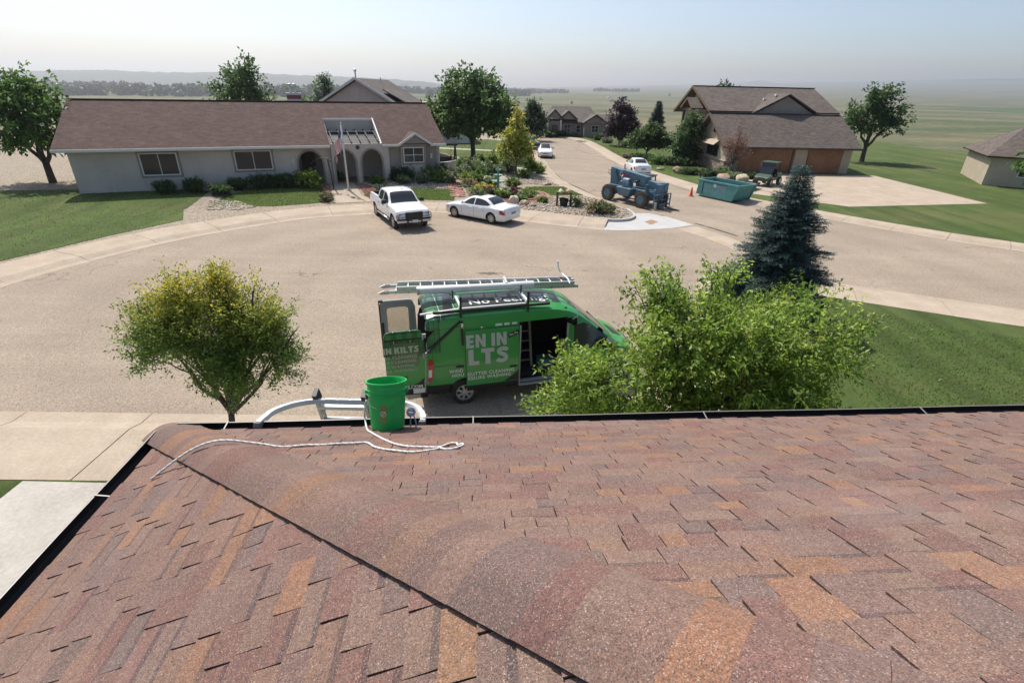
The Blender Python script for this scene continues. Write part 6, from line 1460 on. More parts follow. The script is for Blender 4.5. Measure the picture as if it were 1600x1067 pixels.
b = MB(); b.tube([(2.88, -.42, 1.03), (2.88, .42, 1.03)], .028, 8); b.tube([(2.9, -.42, .60), (2.9, .42, .60)], .022, 8); b.build('brush_guard_bar', 'black_plastic', pk, smooth=True)
b = MB(); b.box((2.83, 0, .93), (.03, .15, .045)); b.build('badge', 'alloy', pk, bevel=.01)
b = MB(); b.box((2.84, 0, .56), (.12, .8, .15)); b.build('bumper', 'alloy', pk, bevel=.03); b = MB(); b.box((2.925, 0, .57), (.015, .32, .16)); b.build('number_plate', 'plate_white', pk)
b = MB(); b.box((-2.92, 0, .55), (.14, 1.9, .18)); b.build('bumper', 'chrome', pk, bevel=.03)
b = MB(); b.box((.55, .1, 1.93), (.06, .06, .04)); b.build('aerial_base', 'black_plastic', pk)
b = MB(); b.box((1.0, .2, 1.285), (.3, .35, .03)); b.build('dashboard_papers', 'vinyl_white', pk)
# ================================================================== the green van
VL = 5.6; VYAW = R_(16); vo = Vector((-2.1, 10.78))+Vector((-math.sin(VYAW), math.cos(VYAW)))*1.03
vn = thing('cargo_van', 'green wrapped cargo van with open side and rear doors parked below the roof', 'van', (vo.x, vo.y, 0), VYAW)
k = NB('van_green'); oc = k.objco(); xyz = k.sep(oc)
def stripe(sock, period, a, b_, ph=0.0):
    m = k.math('FRACT', k.math('MULTIPLY', k.math('ADD', sock, ph), 1/period)); return k.math('MULTIPLY', k.math('GREATER_THAN', m, a), k.math('LESS_THAN', m, b_))
gcol = (.042, .285, .062)
zone = k.math('LESS_THAN', xyz[0], k.math('ADD', .42, k.math('MULTIPLY', k.math('MAXIMUM', k.math('SUBTRACT', xyz[2], 2.3), 0), 2.6)))
zone = k.math('MULTIPLY', zone, k.math('GREATER_THAN', xyz[2], 1.55))
pl_ = k.math('ADD', k.math('MULTIPLY', stripe(xyz[0], .38, .0, .5), .5), k.math('MULTIPLY', stripe(k.math('ADD', xyz[1], k.math('MULTIPLY', xyz[2], .0)), .40, .0, .5), .5))
pl_ = k.math('ADD', pl_, k.math('MULTIPLY', stripe(xyz[2], .40, .0, .5), .25))
pcol = k.ramp(pl_, [(0, (.03, .22, .055)), (.5, (.02, .115, .045)), (1, (.012, .05, .03))])
lines = k.math('MAXIMUM', stripe(xyz[0], .38, .22, .26), stripe(xyz[1], .40, .22, .25)); dl_ = stripe(xyz[0], .38, .74, .77)
pcol = k.mix(k.math('MULTIPLY', lines, .8), pcol, (.55, .68, .5)); pcol = k.mix(dl_, pcol, (.01, .03, .015))
cv = k.mix(zone, gcol, pcol)
cv = k.mul(cv, k.rng(k.noise(1.2, 3), .3, .7, .94, 1.05))
k.out(cv, .30, spec=.5); k.b.inputs['Coat Weight'].default_value = .25
def van_ring(zb, zs, wb, zr, wr):
    low = zr < 1.55
    hi = zr-.05
    return [(0, zb), (wb*.93, zb), (wb*.99, zb+.06), (wb, min(.70, zb+.30)), (wb, min(.9, zs*.8)), (wb*.995, zs)]+([(wb*.97, zs+(zr-zs)*.45), (wr*1.0, zs+(zr-zs)*.8), (wr*.85, zr), (wr*.5, zr+.01), (0, zr+.02)] if low else [(wb*.985+(wr+.05-wb*.985)*.45, zs+(hi-.14-zs)*.5), (wr+.05, hi-.12), (wr+.005, hi-.02), (wr*.84, zr), (wr*.5, zr+.02), (0, zr+.028)])
def van_ring2(zb, zs, wb, zr, wr):
    R = van_ring(zb, zs, wb, zr, wr)
    if len(R) == 11: R = R[:6]+[(R[5][0]*.5+R[6][0]*.5, R[5][1]*.5+R[6][1]*.5)]+R[6:]
    return R
st = [(0,.44,1.25,1.015,2.34,.80),(.05,.40,1.25,1.025,2.40,.83),(.25,.38,1.25,1.03,2.44,.855),(1.2,.36,1.25,1.03,2.47,.87),(2.4,.36,1.25,1.03,2.47,.87),(3.35,.36,1.25,1.03,2.43,.86),(3.75,.36,1.25,1.03,2.33,.84),(4.1,.36,1.24,1.03,2.14,.82),(4.5,.36,1.22,1.03,1.83,.82),(4.9,.36,1.18,1.02,1.52,.86),(5.14,.36,1.12,1.01,1.30,.89),(5.45,.36,1.04,.99,1.17,.86),(5.7,.36,.95,.94,1.05,.78),(5.83,.38,.8,.86,.9,.7),(5.9,.42,.7,.78,.78,.64)]
VB = Body(st, van_ring2, 4)
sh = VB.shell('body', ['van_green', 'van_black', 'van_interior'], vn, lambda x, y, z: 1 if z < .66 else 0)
for v in sh.data.vertices: 
    if v.co.x < .7: v.co.x += .055*(v.co.z-.4)*(1-max(0, v.co.x)/.7)
cut = []
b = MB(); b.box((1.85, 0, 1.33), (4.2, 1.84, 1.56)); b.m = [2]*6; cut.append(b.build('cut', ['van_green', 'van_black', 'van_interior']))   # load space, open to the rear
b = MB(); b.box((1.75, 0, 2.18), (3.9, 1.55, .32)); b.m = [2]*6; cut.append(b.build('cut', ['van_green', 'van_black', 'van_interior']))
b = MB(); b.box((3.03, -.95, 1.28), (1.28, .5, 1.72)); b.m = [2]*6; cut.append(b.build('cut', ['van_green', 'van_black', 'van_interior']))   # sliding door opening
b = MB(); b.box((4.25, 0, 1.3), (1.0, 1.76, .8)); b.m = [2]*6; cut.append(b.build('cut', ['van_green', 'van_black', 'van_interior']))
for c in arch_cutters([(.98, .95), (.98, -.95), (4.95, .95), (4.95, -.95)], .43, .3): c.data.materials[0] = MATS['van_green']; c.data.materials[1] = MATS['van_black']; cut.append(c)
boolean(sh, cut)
sh.data.set_sharp_from_angle(angle=R_(32))
for s_ in (1, -1):
    for x in (.98, 4.95): wheel(vn, x, s_*.90, .345, .22, 7, 'dull_aluminium')
# cab glass
patch('windscreen', VB.top(4.02, 5.06, .66, .78, .008), 'car_glass', vn)
for s_ in (1, -1):
    patch('cab_window', VB.side([(3.86, 1.32, 1.90), (4.14, 1.28, 1.93), (4.44, 1.24, 1.78), (4.78, 1.22, 1.50), (4.98, 1.22, 1.30)], s_, .008), 'car_glass', vn)
    mirror(4.8, s_*.99, 1.36, vn, 'black_plastic', 1.7)
    seam(VB, 'door_seam', [(3.76, .5), (3.76, 1.3), (3.80, 2.0), (4.05, 2.06)], s_, vn); seam(VB, 'door_seam', [(5.05, .62), (5.05, 1.15)], s_, vn)
    patch('headlight', VB.side([(5.35, .86, 1.02), (5.56, .80, .98), (5.73, .76, .90)], s_, .012, 3), 'headlight', vn)
    # tall tail lamp wrapping the rear corner
    b = MB(); V, F = VB.side([(.045, .82, 1.36), (.09, .80, 1.40), (.15, .82, 1.40), (.19, .86, 1.35)], s_, .012, 8); V = [(x+.055*(z-.4)*(1-x/.7), y, z) for x, y, z in V]; b.add(V, F); tl = b.build('tail_light', 'tail_red', vn, smooth=True, fix=False)
    b = MB(); V, F = VB.side([(.06, .93, 1.13), (.10, .93, 1.13), (.145, .93, 1.13)], s_, .018, 4); V = [(x+.055*(z-.4)*(1-x/.7), y, z) for x, y, z in V]; b.add(V, F); b.build('tail_lens', 'plate_white', tl, smooth=True, fix=False)
b = MB(); b.box((-.04, 0, .42), (.2, 1.96, .2)); b.build('rear_bumper', 'van_black', vn, bevel=.04)
b = MB(); b.box((5.86, 0, .55), (.12, 1.5, .28)); b.build('front_bumper', 'black_plastic', vn, bevel=.05); b = MB(); b.box((5.88, 0, .84), (.08, .9, .16)); b.build('grille', 'black_plastic', vn, bevel=.03)
for s_ in (-.3, .3):
    b = MB(); b.bar((5.06, s_-.25, 1.38), (4.9, s_+.35, 1.545), .02, .02); b.build('wiper', 'black_plastic', vn)
patch('bonnet_decal', VB.top(5.3, 5.58, .3, .3, .006, 3, 4), 'van_black', vn)
for s_ in (1, -1):  # flat darker green strips: shade of the pressed panel lines put in as colour
    seam(VB, 'panel_crease', [(.22, 1.20), (.9 if s_ < 0 else 3.7, 1.20)], s_, vn, .016, 'van_shade' if mat('van_shade', (.02, .12, .03), .4) else '')
    seam(VB, 'panel_crease', [(.20, 1.22), (.24, 2.12), (.95 if s_ < 0 else 3.6, 2.16)], s_, vn, .010, 'van_shade')
# step sill of the sliding door
b = MB(); b.box((3.03, -1.0, .40), (1.3, .10, .05)); b.box((3.03, -.93, .47), (1.26, .12, .03)); b.build('door_sill', 'door_grey', vn, bevel=.01)
b = MB(); b.box((2.40, -1.02, 1.25), (.035, .05, 1.66)); b.build('door_pillar_trim', 'door_grey', vn)
b = MB(); b.bar((3.69, -.99, .5), (3.69, -.93, 1.98), .04, .05); b.build('door_pillar_trim', 'door_grey', vn)
# sliding door, slid back and standing proud of the flank
DX0, DX1, DOFF = 1.02, 2.36, .075
def door_y(x, z): return -(VB.W(3.0, z)+DOFF)
zz = [.46, .60, .8, 1.0, 1.25, 1.5, 1.75, 1.95, 2.06]
b = MB(); n = len(zz); V = []
for x in (DX0, DX1):
    for z in zz: V.append((x, door_y(x, z), z))
for x in (DX0, DX1):
    for z in zz: V.append((x, door_y(x, z)+.05, z))
F = [(j, n+j, n+j+1, j+1) for j in range(n-1)]+[(2*n+j, 2*n+j+1, 3*n+j+1, 3*n+j) for j in range(n-1)]+[(j, j+1, 2*n+j+1, 2*n+j) for j in range(n-1)]+[(n+j, 3*n+j, 3*n+j+1, n+j+1) for j in range(n-1)]+[(0, 2*n, 3*n, n), (n-1, 2*n-1, 4*n-1, 3*n-1)]
b.add(V, F)
for i, f in enumerate(b.f):
    if i < n-1 and i == 0: b.m[i] = 1
sd_door = b.build('sliding_door', ['van_green', 'van_black'], vn, bevel=.012)
def door_patch(name, poly, matn, off=.004, parent=None):
    b = MB(); b.add([(x, door_y(x, z)-off, z) for x, z in poly], [tuple(range(len(poly)))]); return b.build(name, matn, parent or sd_door)
door_patch('black_corner', [(1.98, .615), (2.355, .615), (2.355, .92), (2.20, .77)], 'van_black', .003)
b = MB(); b.box((2.22, door_y(2.2, 1.02)-.012, 1.02), (.20, .03, .045)); b.build('door_handle', 'black_plastic', sd_door, bevel=.012)
b = MB(); b.box((.87, -VB.W(.87, 1.14)-.012, 1.14), (.2, .03, .045)); b.build('door_handle', 'black_plastic', vn, bevel=.012)
def block(txt, h, gap=.16, wide=1.0):
    """bold upright letters as outlines, cap height h"""
    G_ = {'I': (.30, [[(0,0),(.30,0),(.30,1),(0,1)]]),
     'L': (.62, [[(0,0),(.62,0),(.62,.25),(.30,.25),(.30,1),(0,1)]]),
     'T': (.76, [[(.23,0),(.53,0),(.53,.75),(.76,.75),(.76,1),(0,1),(0,.75),(.23,.75)]]),
     'E': (.62, [[(0,0),(.62,0),(.62,.23),(.29,.23),(.29,.385),(.56,.385),(.56,.61),(.29,.61),(.29,.77),(.62,.77),(.62,1),(0,1)]]),
     'N': (.82, [[(0,0),(.27,0),(.27,.52),(.57,0),(.82,0),(.82,1),(.55,1),(.55,.48),(.25,1),(0,1)]]),
     'K': (.80, [[(0,0),(.29,0),(.29,.32),(.36,.40),(.50,0),(.82,0),(.57,.58),(.82,1),(.52,1),(.29,.62),(.29,1),(0,1)]]),
     ' ': (.20, [])}
    out = []; x = 0
    for ch in txt:
        if ch == 'S':
            P = smooth_path([Vector((u, v, 0)) for u, v in [(.66,.76),(.55,.855),(.37,.88),(.19,.83),(.145,.71),(.24,.60),(.40,.52),(.53,.42),(.56,.28),(.48,.165),(.32,.12),(.14,.155),(.03,.25)]], 3)
            for i in range(len(P)-1):
                q = []
                for j in (i, i+1):
                    d_ = (P[min(j+1, len(P)-1)]-P[max(j-1, 0)]).normalized(); n_ = Vector((-d_.y, d_.x, 0))*.125; q.append((P[j]+n_, P[j]-n_))
                out.append([((x+p.x)*h*wide, p.y*h) for p in (q[0][0], q[0][1], q[1][1], q[1][0])])
            w_ = .70
        else:
            w_, polys = G_[ch]; out += [[((x+a)*h*wide, c_*h) for a, c_ in p] for p in polys]
        x += w_+gap
    return out
def sliced(polys, levels):
    """flat polygons (x, z) cut at height levels so that they can follow a curved flank"""
    bm = bmesh.new()
    from mathutils.geometry import tessellate_polygon
    for P in polys:
        vs = [bm.verts.new((a, 0, c_)) for a, c_ in P]
        tris = [(0, 1, 2)] if len(P) == 3 else tessellate_polygon([[Vector((a, c_, 0)) for a, c_ in P]])
        for t_ in tris:
            try: bm.faces.new([vs[i] for i in t_])
            except ValueError: pass
    for z in levels: bmesh.ops.bisect_plane(bm, geom=bm.verts[:]+bm.edges[:]+bm.faces[:], plane_co=(0, 0, z), plane_no=(0, 0, 1))
    bm.verts.index_update(); V = [tuple(v.co) for v in bm.verts]; F = [tuple(v.index for v in f.verts) for f in bm.faces]; bm.free(); return V, F
def outline(txt, size, offset=0., spacing=1., sx=1., rot=0., x=0., z=0., align='LEFT'):
    V, F = text_mesh(txt, size, offset, align, spacing); c_, s_ = math.cos(rot), math.sin(rot)
    P = [(x+(px*sx*c_-py*s_), z+(px*sx*s_+py*c_)) for px, py, _ in V]; return [[P[i] for i in f] for f in F]
ZL = [.6, .7, .8, .9, 1.0, 1.25, 1.38, 1.5, 1.62, 1.75, 1.85, 1.95, 2.05, 2.12, 2.2]
def print_on(polys, yf, parent, matn, name='lettering'):
    V, F = sliced(polys, ZL); b = MB(); b.add([(a, yf(a, c_), c_) for a, _, c_ in V], F); return b.build(name, matn, parent, fix=False)
def on_door(txt, size, x, z, offset=.0, spacing=1.0, matn='vinyl_white', rot=0.0, sx=1.0, off=.007): return print_on(outline(txt, size, offset, spacing, sx, rot, x, z), lambda a, c_: door_y(a, c_)-off, sd_door, matn)
def on_flank(txt, size, x, z, offset=.0, spacing=1.0, matn='vinyl_white', rot=0.0, sx=1.0, off=.008): return print_on(outline(txt, size, offset, spacing, sx, rot, x, z), lambda a, c_: -(VB.W(a, c_)+off), vn, matn)
mat('vinyl_grey', (.42, .46, .44), .4)
def shift(polys, x, z): return [[(a+x, c_+z) for a, c_ in p] for p in polys]
print_on(shift(block('EN IN', .335, .13, .92), 1.03, 1.625), lambda a, c_: door_y(a, c_)-.007, sd_door, 'vinyl_grey')
print_on(shift(block('LTS', .415, .13, 1.04), 1.07, 1.17), lambda a, c_: door_y(a, c_)-.007, sd_door, 'vinyl_grey')
on_door('GUTTER CLEANING', .128, 1.03, .885, .0025, 1.1, sx=.98); on_door('ESSURE WASHING', .128, 1.045, .765, .0025, 1.1, sx=.98)
on_flank('WIND', .128, .60, .975, .0025, 1.12, sx=.9); on_flank('HOU', .128, .66, .855, .0025, 1.12)
on_flank('MEN IN', .42, 1.75, 2.02, .02, 1.0, sx=.85) if False else None
for x0, x1 in ((1.78, 1.95), (2.0, 2.14), (2.20, 2.33)):
    b = MB(); b.add([(a, -(VB.W(a, c)+.008), c) for a, c in ((x0, 2.10), (x1, 2.10), (x1, 2.16), (x0, 2.16))], [(0,1,2,3)]); b.build('lettering', 'vinyl_white', vn)
door_patch('slogan_strip', [(2.10, 1.79), (2.355, 1.87), (2.355, 1.99), (2.07, 1.90)], 'van_black', .005); on_door('No Pe', .085, 2.12, 1.835, .001, 1.0, rot=R_(17), off=.009)
b = MB(); b.add([(a, -(VB.W(a, c)+.006), c) for a, c in ((3.80, 2.02), (4.02, 2.09), (4.0, 2.18), (3.78, 2.11))], [(0,1,2,3)]); b.build('slogan_strip', 'van_black', vn); on_flank('eking!', .07, 3.82, 2.06, .001, rot=R_(17), off=.010)
# rear doors, both swung open straight back
def rear_door(y, sgn, name):
    """hinged at the corner y, seen edge on from behind; sgn = outer face direction"""
    x1, x0 = -.02, -.90; zb, zt = .50, 2.22; b = MB()
    P = [(x1, zb), (x1+.06, 1.3), (x1+.05, 2.0), (x1-.02, zt-.03), (x1-.10, zt), (x0+.14, zt+.0), (x0+.05, zt-.04), (x0, zt-.14), (x0, zb+.05), (x0+.05, zb)]
    b.extr(P, y-.03, y+.03); return b, P
b, P = rear_door(-1.0, -1, 'near'); b.m[0] = 0; nd = b.build('rear_door', ['van_green', 'door_grey'], vn, bevel=.01)
YD = -1.0-.034
def nd_patch(name, poly, matn, off=0.0): b = MB(); b.add([(x, YD-off, z) for x, z in poly], [tuple(range(len(poly)))]); return b.build(name, matn, nd)
nd_patch('door_base', [(-.88, .505), (-.03, .505), (-.01, .95), (-.14, .82), (-.30, .76), (-.88, .72)], 'van_black', .001)
k = NB('door_plaid'); oc = k.objco(); xyz = k.sep(oc)
pp = k.math('ADD', k.math('MULTIPLY', stripe(xyz[0], .24, 0, .5), .5), k.math('MULTIPLY', stripe(xyz[2], .24, 0, .5), .5)); k.out(k.ramp(pp, [(0, (.03, .22, .055)), (.5, (.02, .115, .04)), (1, (.01, .055, .025))]), .35)
nd_patch('plaid_band', [(-.885, 2.03), (-.0, 2.03), (-.02, 2.17), (-.12, 2.205), (-.83, 2.205), (-.885, 2.13)], 'door_plaid', .001)
nd_patch('plaid_edge', [(-.885, 1.99), (.01, 1.99), (.01, 2.03), (-.885, 2.03)], 'van_black', .002)
mat('window_film', (.075, .15, .06), .18, spec=.6)
rr4 = lambda x0, x1, z0, z1, r: [(x0+r+r*math.cos(a), z0+r+r*math.sin(a)) for a in [R_(180+q*15) for q in range(7)]]+[(x1-r+r*math.cos(a), z0+r+r*math.sin(a)) for a in [R_(270+q*15) for q in range(7)]]+[(x1-r+r*math.cos(a), z1-r+r*math.sin(a)) for a in [R_(q*15) for q in range(7)]]+[(x0+r+r*math.cos(a), z1-r+r*math.sin(a)) for a in [R_(90+q*15) for q in range(7)]]
nd_patch('door_glass', rr4(-.74, -.12, 1.28, 1.93, .09), 'window_film', .002)
def nd_text(txt, size, x, z, offset=0, spacing=1.0, align='LEFT', matn='vinyl_pale', off=.006):
    V, F = text_mesh(txt, size, offset, align, spacing); b = MB(); b.add([(x+px, YD-off, z+py) for px, py, _ in V], F); return b.build('lettering', matn, nd, fix=False)
mat('vinyl_pale', (.36, .45, .34), .4)
(lambda P: print_on(shift(P, -.10-max(a for q in P for a, _ in q), 1.67), lambda a, c_: YD-.006, nd, 'vinyl_pale'))(block('IN KILTS', .165, .13, .92)); nd_text('W CLEANING', .11, -.16, 1.53, .001, 1.1, 'RIGHT'); nd_text('R CLEANING', .11, -.18, 1.41, .001, 1.1, 'RIGHT'); nd_text('E WASHING', .11, -.22, 1.29, .001, 1.1, 'RIGHT'); nd_text('RE WASHING', .11, -.17, 1.17, .001, 1.1, 'RIGHT')
nd_text('KILTS.COM', .125, -.06, .675, .003, 1.0, 'RIGHT', 'vinyl_white')
b = MB(); b.box((-.55, YD-.012, .99), (.26, .03, .05)); b.build('door_handle', 'black_plastic', nd, bevel=.012)
b = MB(); b.box((-.16, YD-.01, .60), (.28, .015, .13)); b.build('number_plate', 'plate_white', nd)
b, P = rear_door(1.0, 1, 'far')
fdo = b.build('rear_door', 'door_grey', vn)
c = MB(); c.extr(rr4(-.74, -.14, 1.28, 2.05, .09), .9, 1.1); cu_ = c.build('cut', 'door_grey'); boolean(fdo, [cu_])
mat('tint_glass', (.02, .022, .02), .05, alpha=.5)
tg = MATS['tint_glass']; pb = tg.node_tree.nodes['Principled BSDF']; pb.inputs['Transmission Weight'].default_value = 1.0; pb.inputs['Base Color'].default_value = (.55, .55, .50, 1); pb.inputs['IOR'].default_value = 1.05
b = MB(); b.extr(rr4(-.75, -.13, 1.27, 2.06, .09), .995, 1.004); b.build('door_glass', 'tint_glass', fdo)
b = MB(); b.extr(rr4(-.80, -.08, 1.22, 2.11, .11), .955, .972); gs = b.build('door_frame', 'door_grey', fdo); c = MB(); c.extr(rr4(-.72, -.16, 1.30, 2.03, .09), .9, 1.1); cu_ = c.build('cut', 'door_grey'); boolean(gs, [cu_])
b = MB(); b.box((-.85, .965, 1.35), (.06, .03, .5)); b.box((-.80, .96, 1.20), (.05, .02, .12)); b.build('door_latch', 'black_plastic', fdo)
b = MB(); b.box((-.80, .955, .93), (.07, .02, .13)); b.build('reflector', 'tail_red', fdo)
b = MB(); b.box((-.905, 1.0, 1.4), (.03, .085, 1.66)); b.box((-.86, 1.0, 2.21), (.12, .085, .05)); b.build('door_seal', 'black_plastic', fdo)
for z in (.8, 1.55, 2.05):
    b = MB(); b.box((.03, -1.0, z), (.1, .06, .09)); b.lathe([(.025, -.07), (.025, .07)], 10, (.0, -1.05, z)); b.build('hinge', 'door_grey', vn)
# roof graphics
k = NB('roof_plaid'); oc = k.objco(); xyz = k.sep(oc); pp = k.math('ADD', k.math('MULTIPLY', stripe(xyz[1], .26, 0, .5), .6), k.math('MULTIPLY', stripe(xyz[0], .9, 0, .5), .2)); k.out(k.ramp(pp, [(0, (.05, .055, .05)), (1, (.016, .018, .018))]), .35)
def roof_strip(name, x0, x1, y0, y1, matn, off, skew=0.0, nx=14, ny=4, round_=0):
    b = MB(); V = []
    for i in range(nx+1):
        for j in range(ny+1):
            y = y0+(y1-y0)*j/ny; x = x0+(x1-x0)*i/nx+skew*(y-y0); V.append((x, y, VB.T(x, y)+off))
    b.add(V, [(i*(ny+1)+j, (i+1)*(ny+1)+j, (i+1)*(ny+1)+j+1, i*(ny+1)+j+1) for i in range(nx) for j in range(ny)]); return b.build(name, matn, vn, fix=False)
roof_strip('roof_slogan_band', 1.02, 3.60, -.54, .34, 'roof_plaid', .006, .12)
V, F = text_mesh('No Peeking!', .40, .006, 'LEFT', 1.05); b = MB(); b.add([(1.24+x*1.0, -.42+y*1.02, VB.T(1.24+x*1.0, -.42+y*1.02)+.011) for x, y, _ in V], F); b.build('lettering', 'vinyl_white', vn, fix=False)
roof_strip('roof_band', .55, .78, -.70, .6, 'van_black', .005, .12, 3, 6)
# roof rack: cross bars, side rails, uprights
for x in (.95, 2.62):
    b = MB(); b.bar((x, -.80, 2.62), (x, .86, 2.62), .055, .07); cb = b.build('rack_cross_bar', 'white_aluminium', vn, bevel=.008)
    b = MB(); b.box((x, -.86, 2.62), (.05, .05, .56)); b.build('rack_upright', 'black_plastic', cb)
    for y in (-.74, .78):
        b = MB(); b.bar((x, y, 2.42), (x, y, 2.60), .07, .07); b.build('rack_foot', 'dull_aluminium', cb)
for x in (.80, 2.55):
    b = MB(); b.bar((x+.05, -.30, 2.64), (x+.05, -.30, 2.86), .03, .03); b.build('rack_pin', 'black_plastic', vn)
b = MB(); b.bar((.30, -.77, 2.50), (3.22, -.77, 2.50), .05, .06); b.build('rack_side_rail', 'black_plastic', vn)
b = MB(); b.bar((.95, -.74, 2.545), (2.62, -.74, 2.545), .04, .03); b.build('rack_side_rail', 'white_aluminium', vn)
b = MB(); b.bar((.80, .80, 2.52), (3.0, .80, 2.52), .05, .07); b.build('rack_side_rail', 'black_plastic', vn)
b = MB(); b.bar((.0, -.72, 2.47), (.95, -.78, 2.56), .04, .035); b.build('rack_rear_rail', 'white_aluminium', vn)
b = MB(); b.bar((.10, -1.04, 1.62), (.92, -.92, 2.30), .05, .05); b.build('load_strap', 'black_plastic', vn); b = MB(); b.bar((.95, -.93, 2.30), (.95, -1.05, 1.72), .05, .04); b.build('rack_strut', 'black_plastic', vn)
b = MB(); b.box((.95, -.95, 2.20), (.06, .1, .12)); b.lathe([(.03, -.03), (.03, .03)], 8, (.95, -1.0, 2.2), 'y'); b.build('rack_clamp', 'chrome', vn, bevel=.01)
b = MB(); b.lathe([(.045, -.02), (.05, .0), (.03, .03)], 14, (1.42, -1.06, 2.12), 'y'); b.build('door_roller', 'chrome', vn)
# things carried by the van
def vw(x, y, z): c_, s_ = math.cos(VYAW), math.sin(VYAW); return Vector((vo.x+x*c_-y*s_, vo.y+x*s_+y*c_, z))
tb = MB(); tb.lathe([(.095, 0), (.095, 2.35)], 22, axis='x'); tb.lathe([(.105, 2.35), (.105, 2.95)], 22, axis='x')
tb.lathe([(.102, -.02), (.102, .06)], 22, axis='x', mi=1)
o = tb.build('storage_tube', ['pvc_white', 'dull_aluminium'], auto=40); o.location = vw(.05, .09, 2.765); o.rotation_euler = (0, 0, VYAW-R_(3.5)); tag(o, 'white plastic pipe tube lying along the rack of the green van', 'tube')
lv = thing('roof_ladder', 'long aluminium extension ladder lying on the roof rack of the van', 'ladder', vw(-.72, .54, 2.705), VYAW-R_(6.8))
for k2, (z0, xs, xe, hw) in enumerate(((.0, .0, 4.95, .225), (.085, .30, 4.85, .195))):
    for s_ in (-1, 1):
        b = MB(); b.box(((xs+xe)/2, s_*hw, z0), (xe-xs, .028, .078)); b.box(((xs+xe)/2, s_*(hw-.012), z0+.037), (xe-xs, .04, .006)); b.box(((xs+xe)/2, s_*(hw-.012), z0-.037), (xe-xs, .04, .006)); rl = b.build('rail', 'aluminium', lv)
        x = xs+.28
        if k2 == 0:
            while x < xe-.1:
                q = MB(); q.lathe([(.013, -.02), (.013, .02)], 8, (x, s_*hw, z0-.012), 'y'); q.build('rung_plug', 'black_plastic', rl); x += .305
    x = xs+.28
    while x < xe-.1:
        b = MB(); b.tube([(x, -hw, z0), (x, hw, z0)], .016, 8); b.build('rung', 'white_aluminium', lv, smooth=True); x += .305
for s_ in (-1, 1):
    b = MB(); b.extr([(-.16, -.02), (-.06, -.05), (.12, -.04), (.12, .04), (-.02, .04)], s_*.225-.03, s_*.225+.03); b.build('ladder_foot', 'dull_aluminium', lv)
b = MB(); b.box((1.15, -.243, -.01), (.17, .006, .035)); b.build('label', 'black_plastic', lv)
b = MB(); b.box((3.05, 0, .15), (.06, .5, .03)); b.build('clamp_bar', 'dull_aluminium', lv)
b = MB(); b.tube(smooth_path([Vector(p) for p in [(4.70, -.30, .10), (4.72, -.05, .12), (4.70, .25, .12), (4.62, .42, .16), (4.56, .46, .30), (4.53, .46, .48)]], 4), .022, 8); b.build('stand_off', 'white_aluminium', lv, smooth=True)
b = MB(); b.lathe([(.03, -.03), (.03, .03)], 10, (4.55, .1, .13), 'y'); b.build('knob', 'tail_red', lv)
# inside the van: step ladder hanging on the far wall, shelf, dark boxes, teal tub
mat('dim_metal', (.20, .20, .20), .6, metal=.4)
sl_ = thing('step_ladder', 'folded aluminium step ladder standing inside the van side door', 'ladder', vw(2.72, -.42, .56), VYAW)
sl_.rotation_euler = (R_(-9), 0, VYAW)
for s_ in (-1, 1):
    b = MB(); b.bar((s_*.20, 0, 0), (s_*.155, 0, 1.42), .022, .06); b.build('rail', 'dim_metal', sl_); b = MB(); b.bar((s_*.23, .14, 0.0), (s_*.17, .08, 1.38), .02, .03); b.build('rear_leg', 'dim_metal', sl_)
for i in range(5):
    z = .2+i*.27; hw = .20-.045*z/1.42; b = MB(); b.box((0, 0, z), (2*hw, .08, .022)); b.build('tread', 'dim_metal', sl_)
b = MB(); b.box((0, .03, 1.43), (.36, .16, .05)); b.build('top_cap', 'dull_aluminium', sl_)
b = MB(); b.prism(rr4(-.22, .22, -.16, .16, .05), 0, .26); mat('teal_tub', (.03, .12, .13), .5); o = b.build('plastic_tub', 'teal_tub', bevel=.02); o.location = vw(3.30, -.45, .56); o.rotation_euler = (0, 0, VYAW); tag(o, 'dull teal plastic tub on the van floor behind the side door', 'tub')
sf = thing('van_shelf', 'dark shelf rack along the far wall inside the van', 'shelf', vw(2.0, .60, .555), VYAW)
for z in (.35, .8, 1.25):
    b = MB(); b.box((0, 0, z), (1.8, .4, .03)); b.build('shelf_board', 'black_plastic', sf)
for x in (-.88, .88):
    b = MB(); b.box((x, 0, .62), (.04, .4, 1.24)); b.build('shelf_upright', 'black_plastic', sf)
for i, x in enumerate((-.6, -.1, .5)):
    b = MB(); b.box((x, .0, .49 if i % 2 else .94), (.3, .3, .24)); b.build('shelf_box', 'door_grey' if i == 1 else 'black_plastic', sf, bevel=.01)
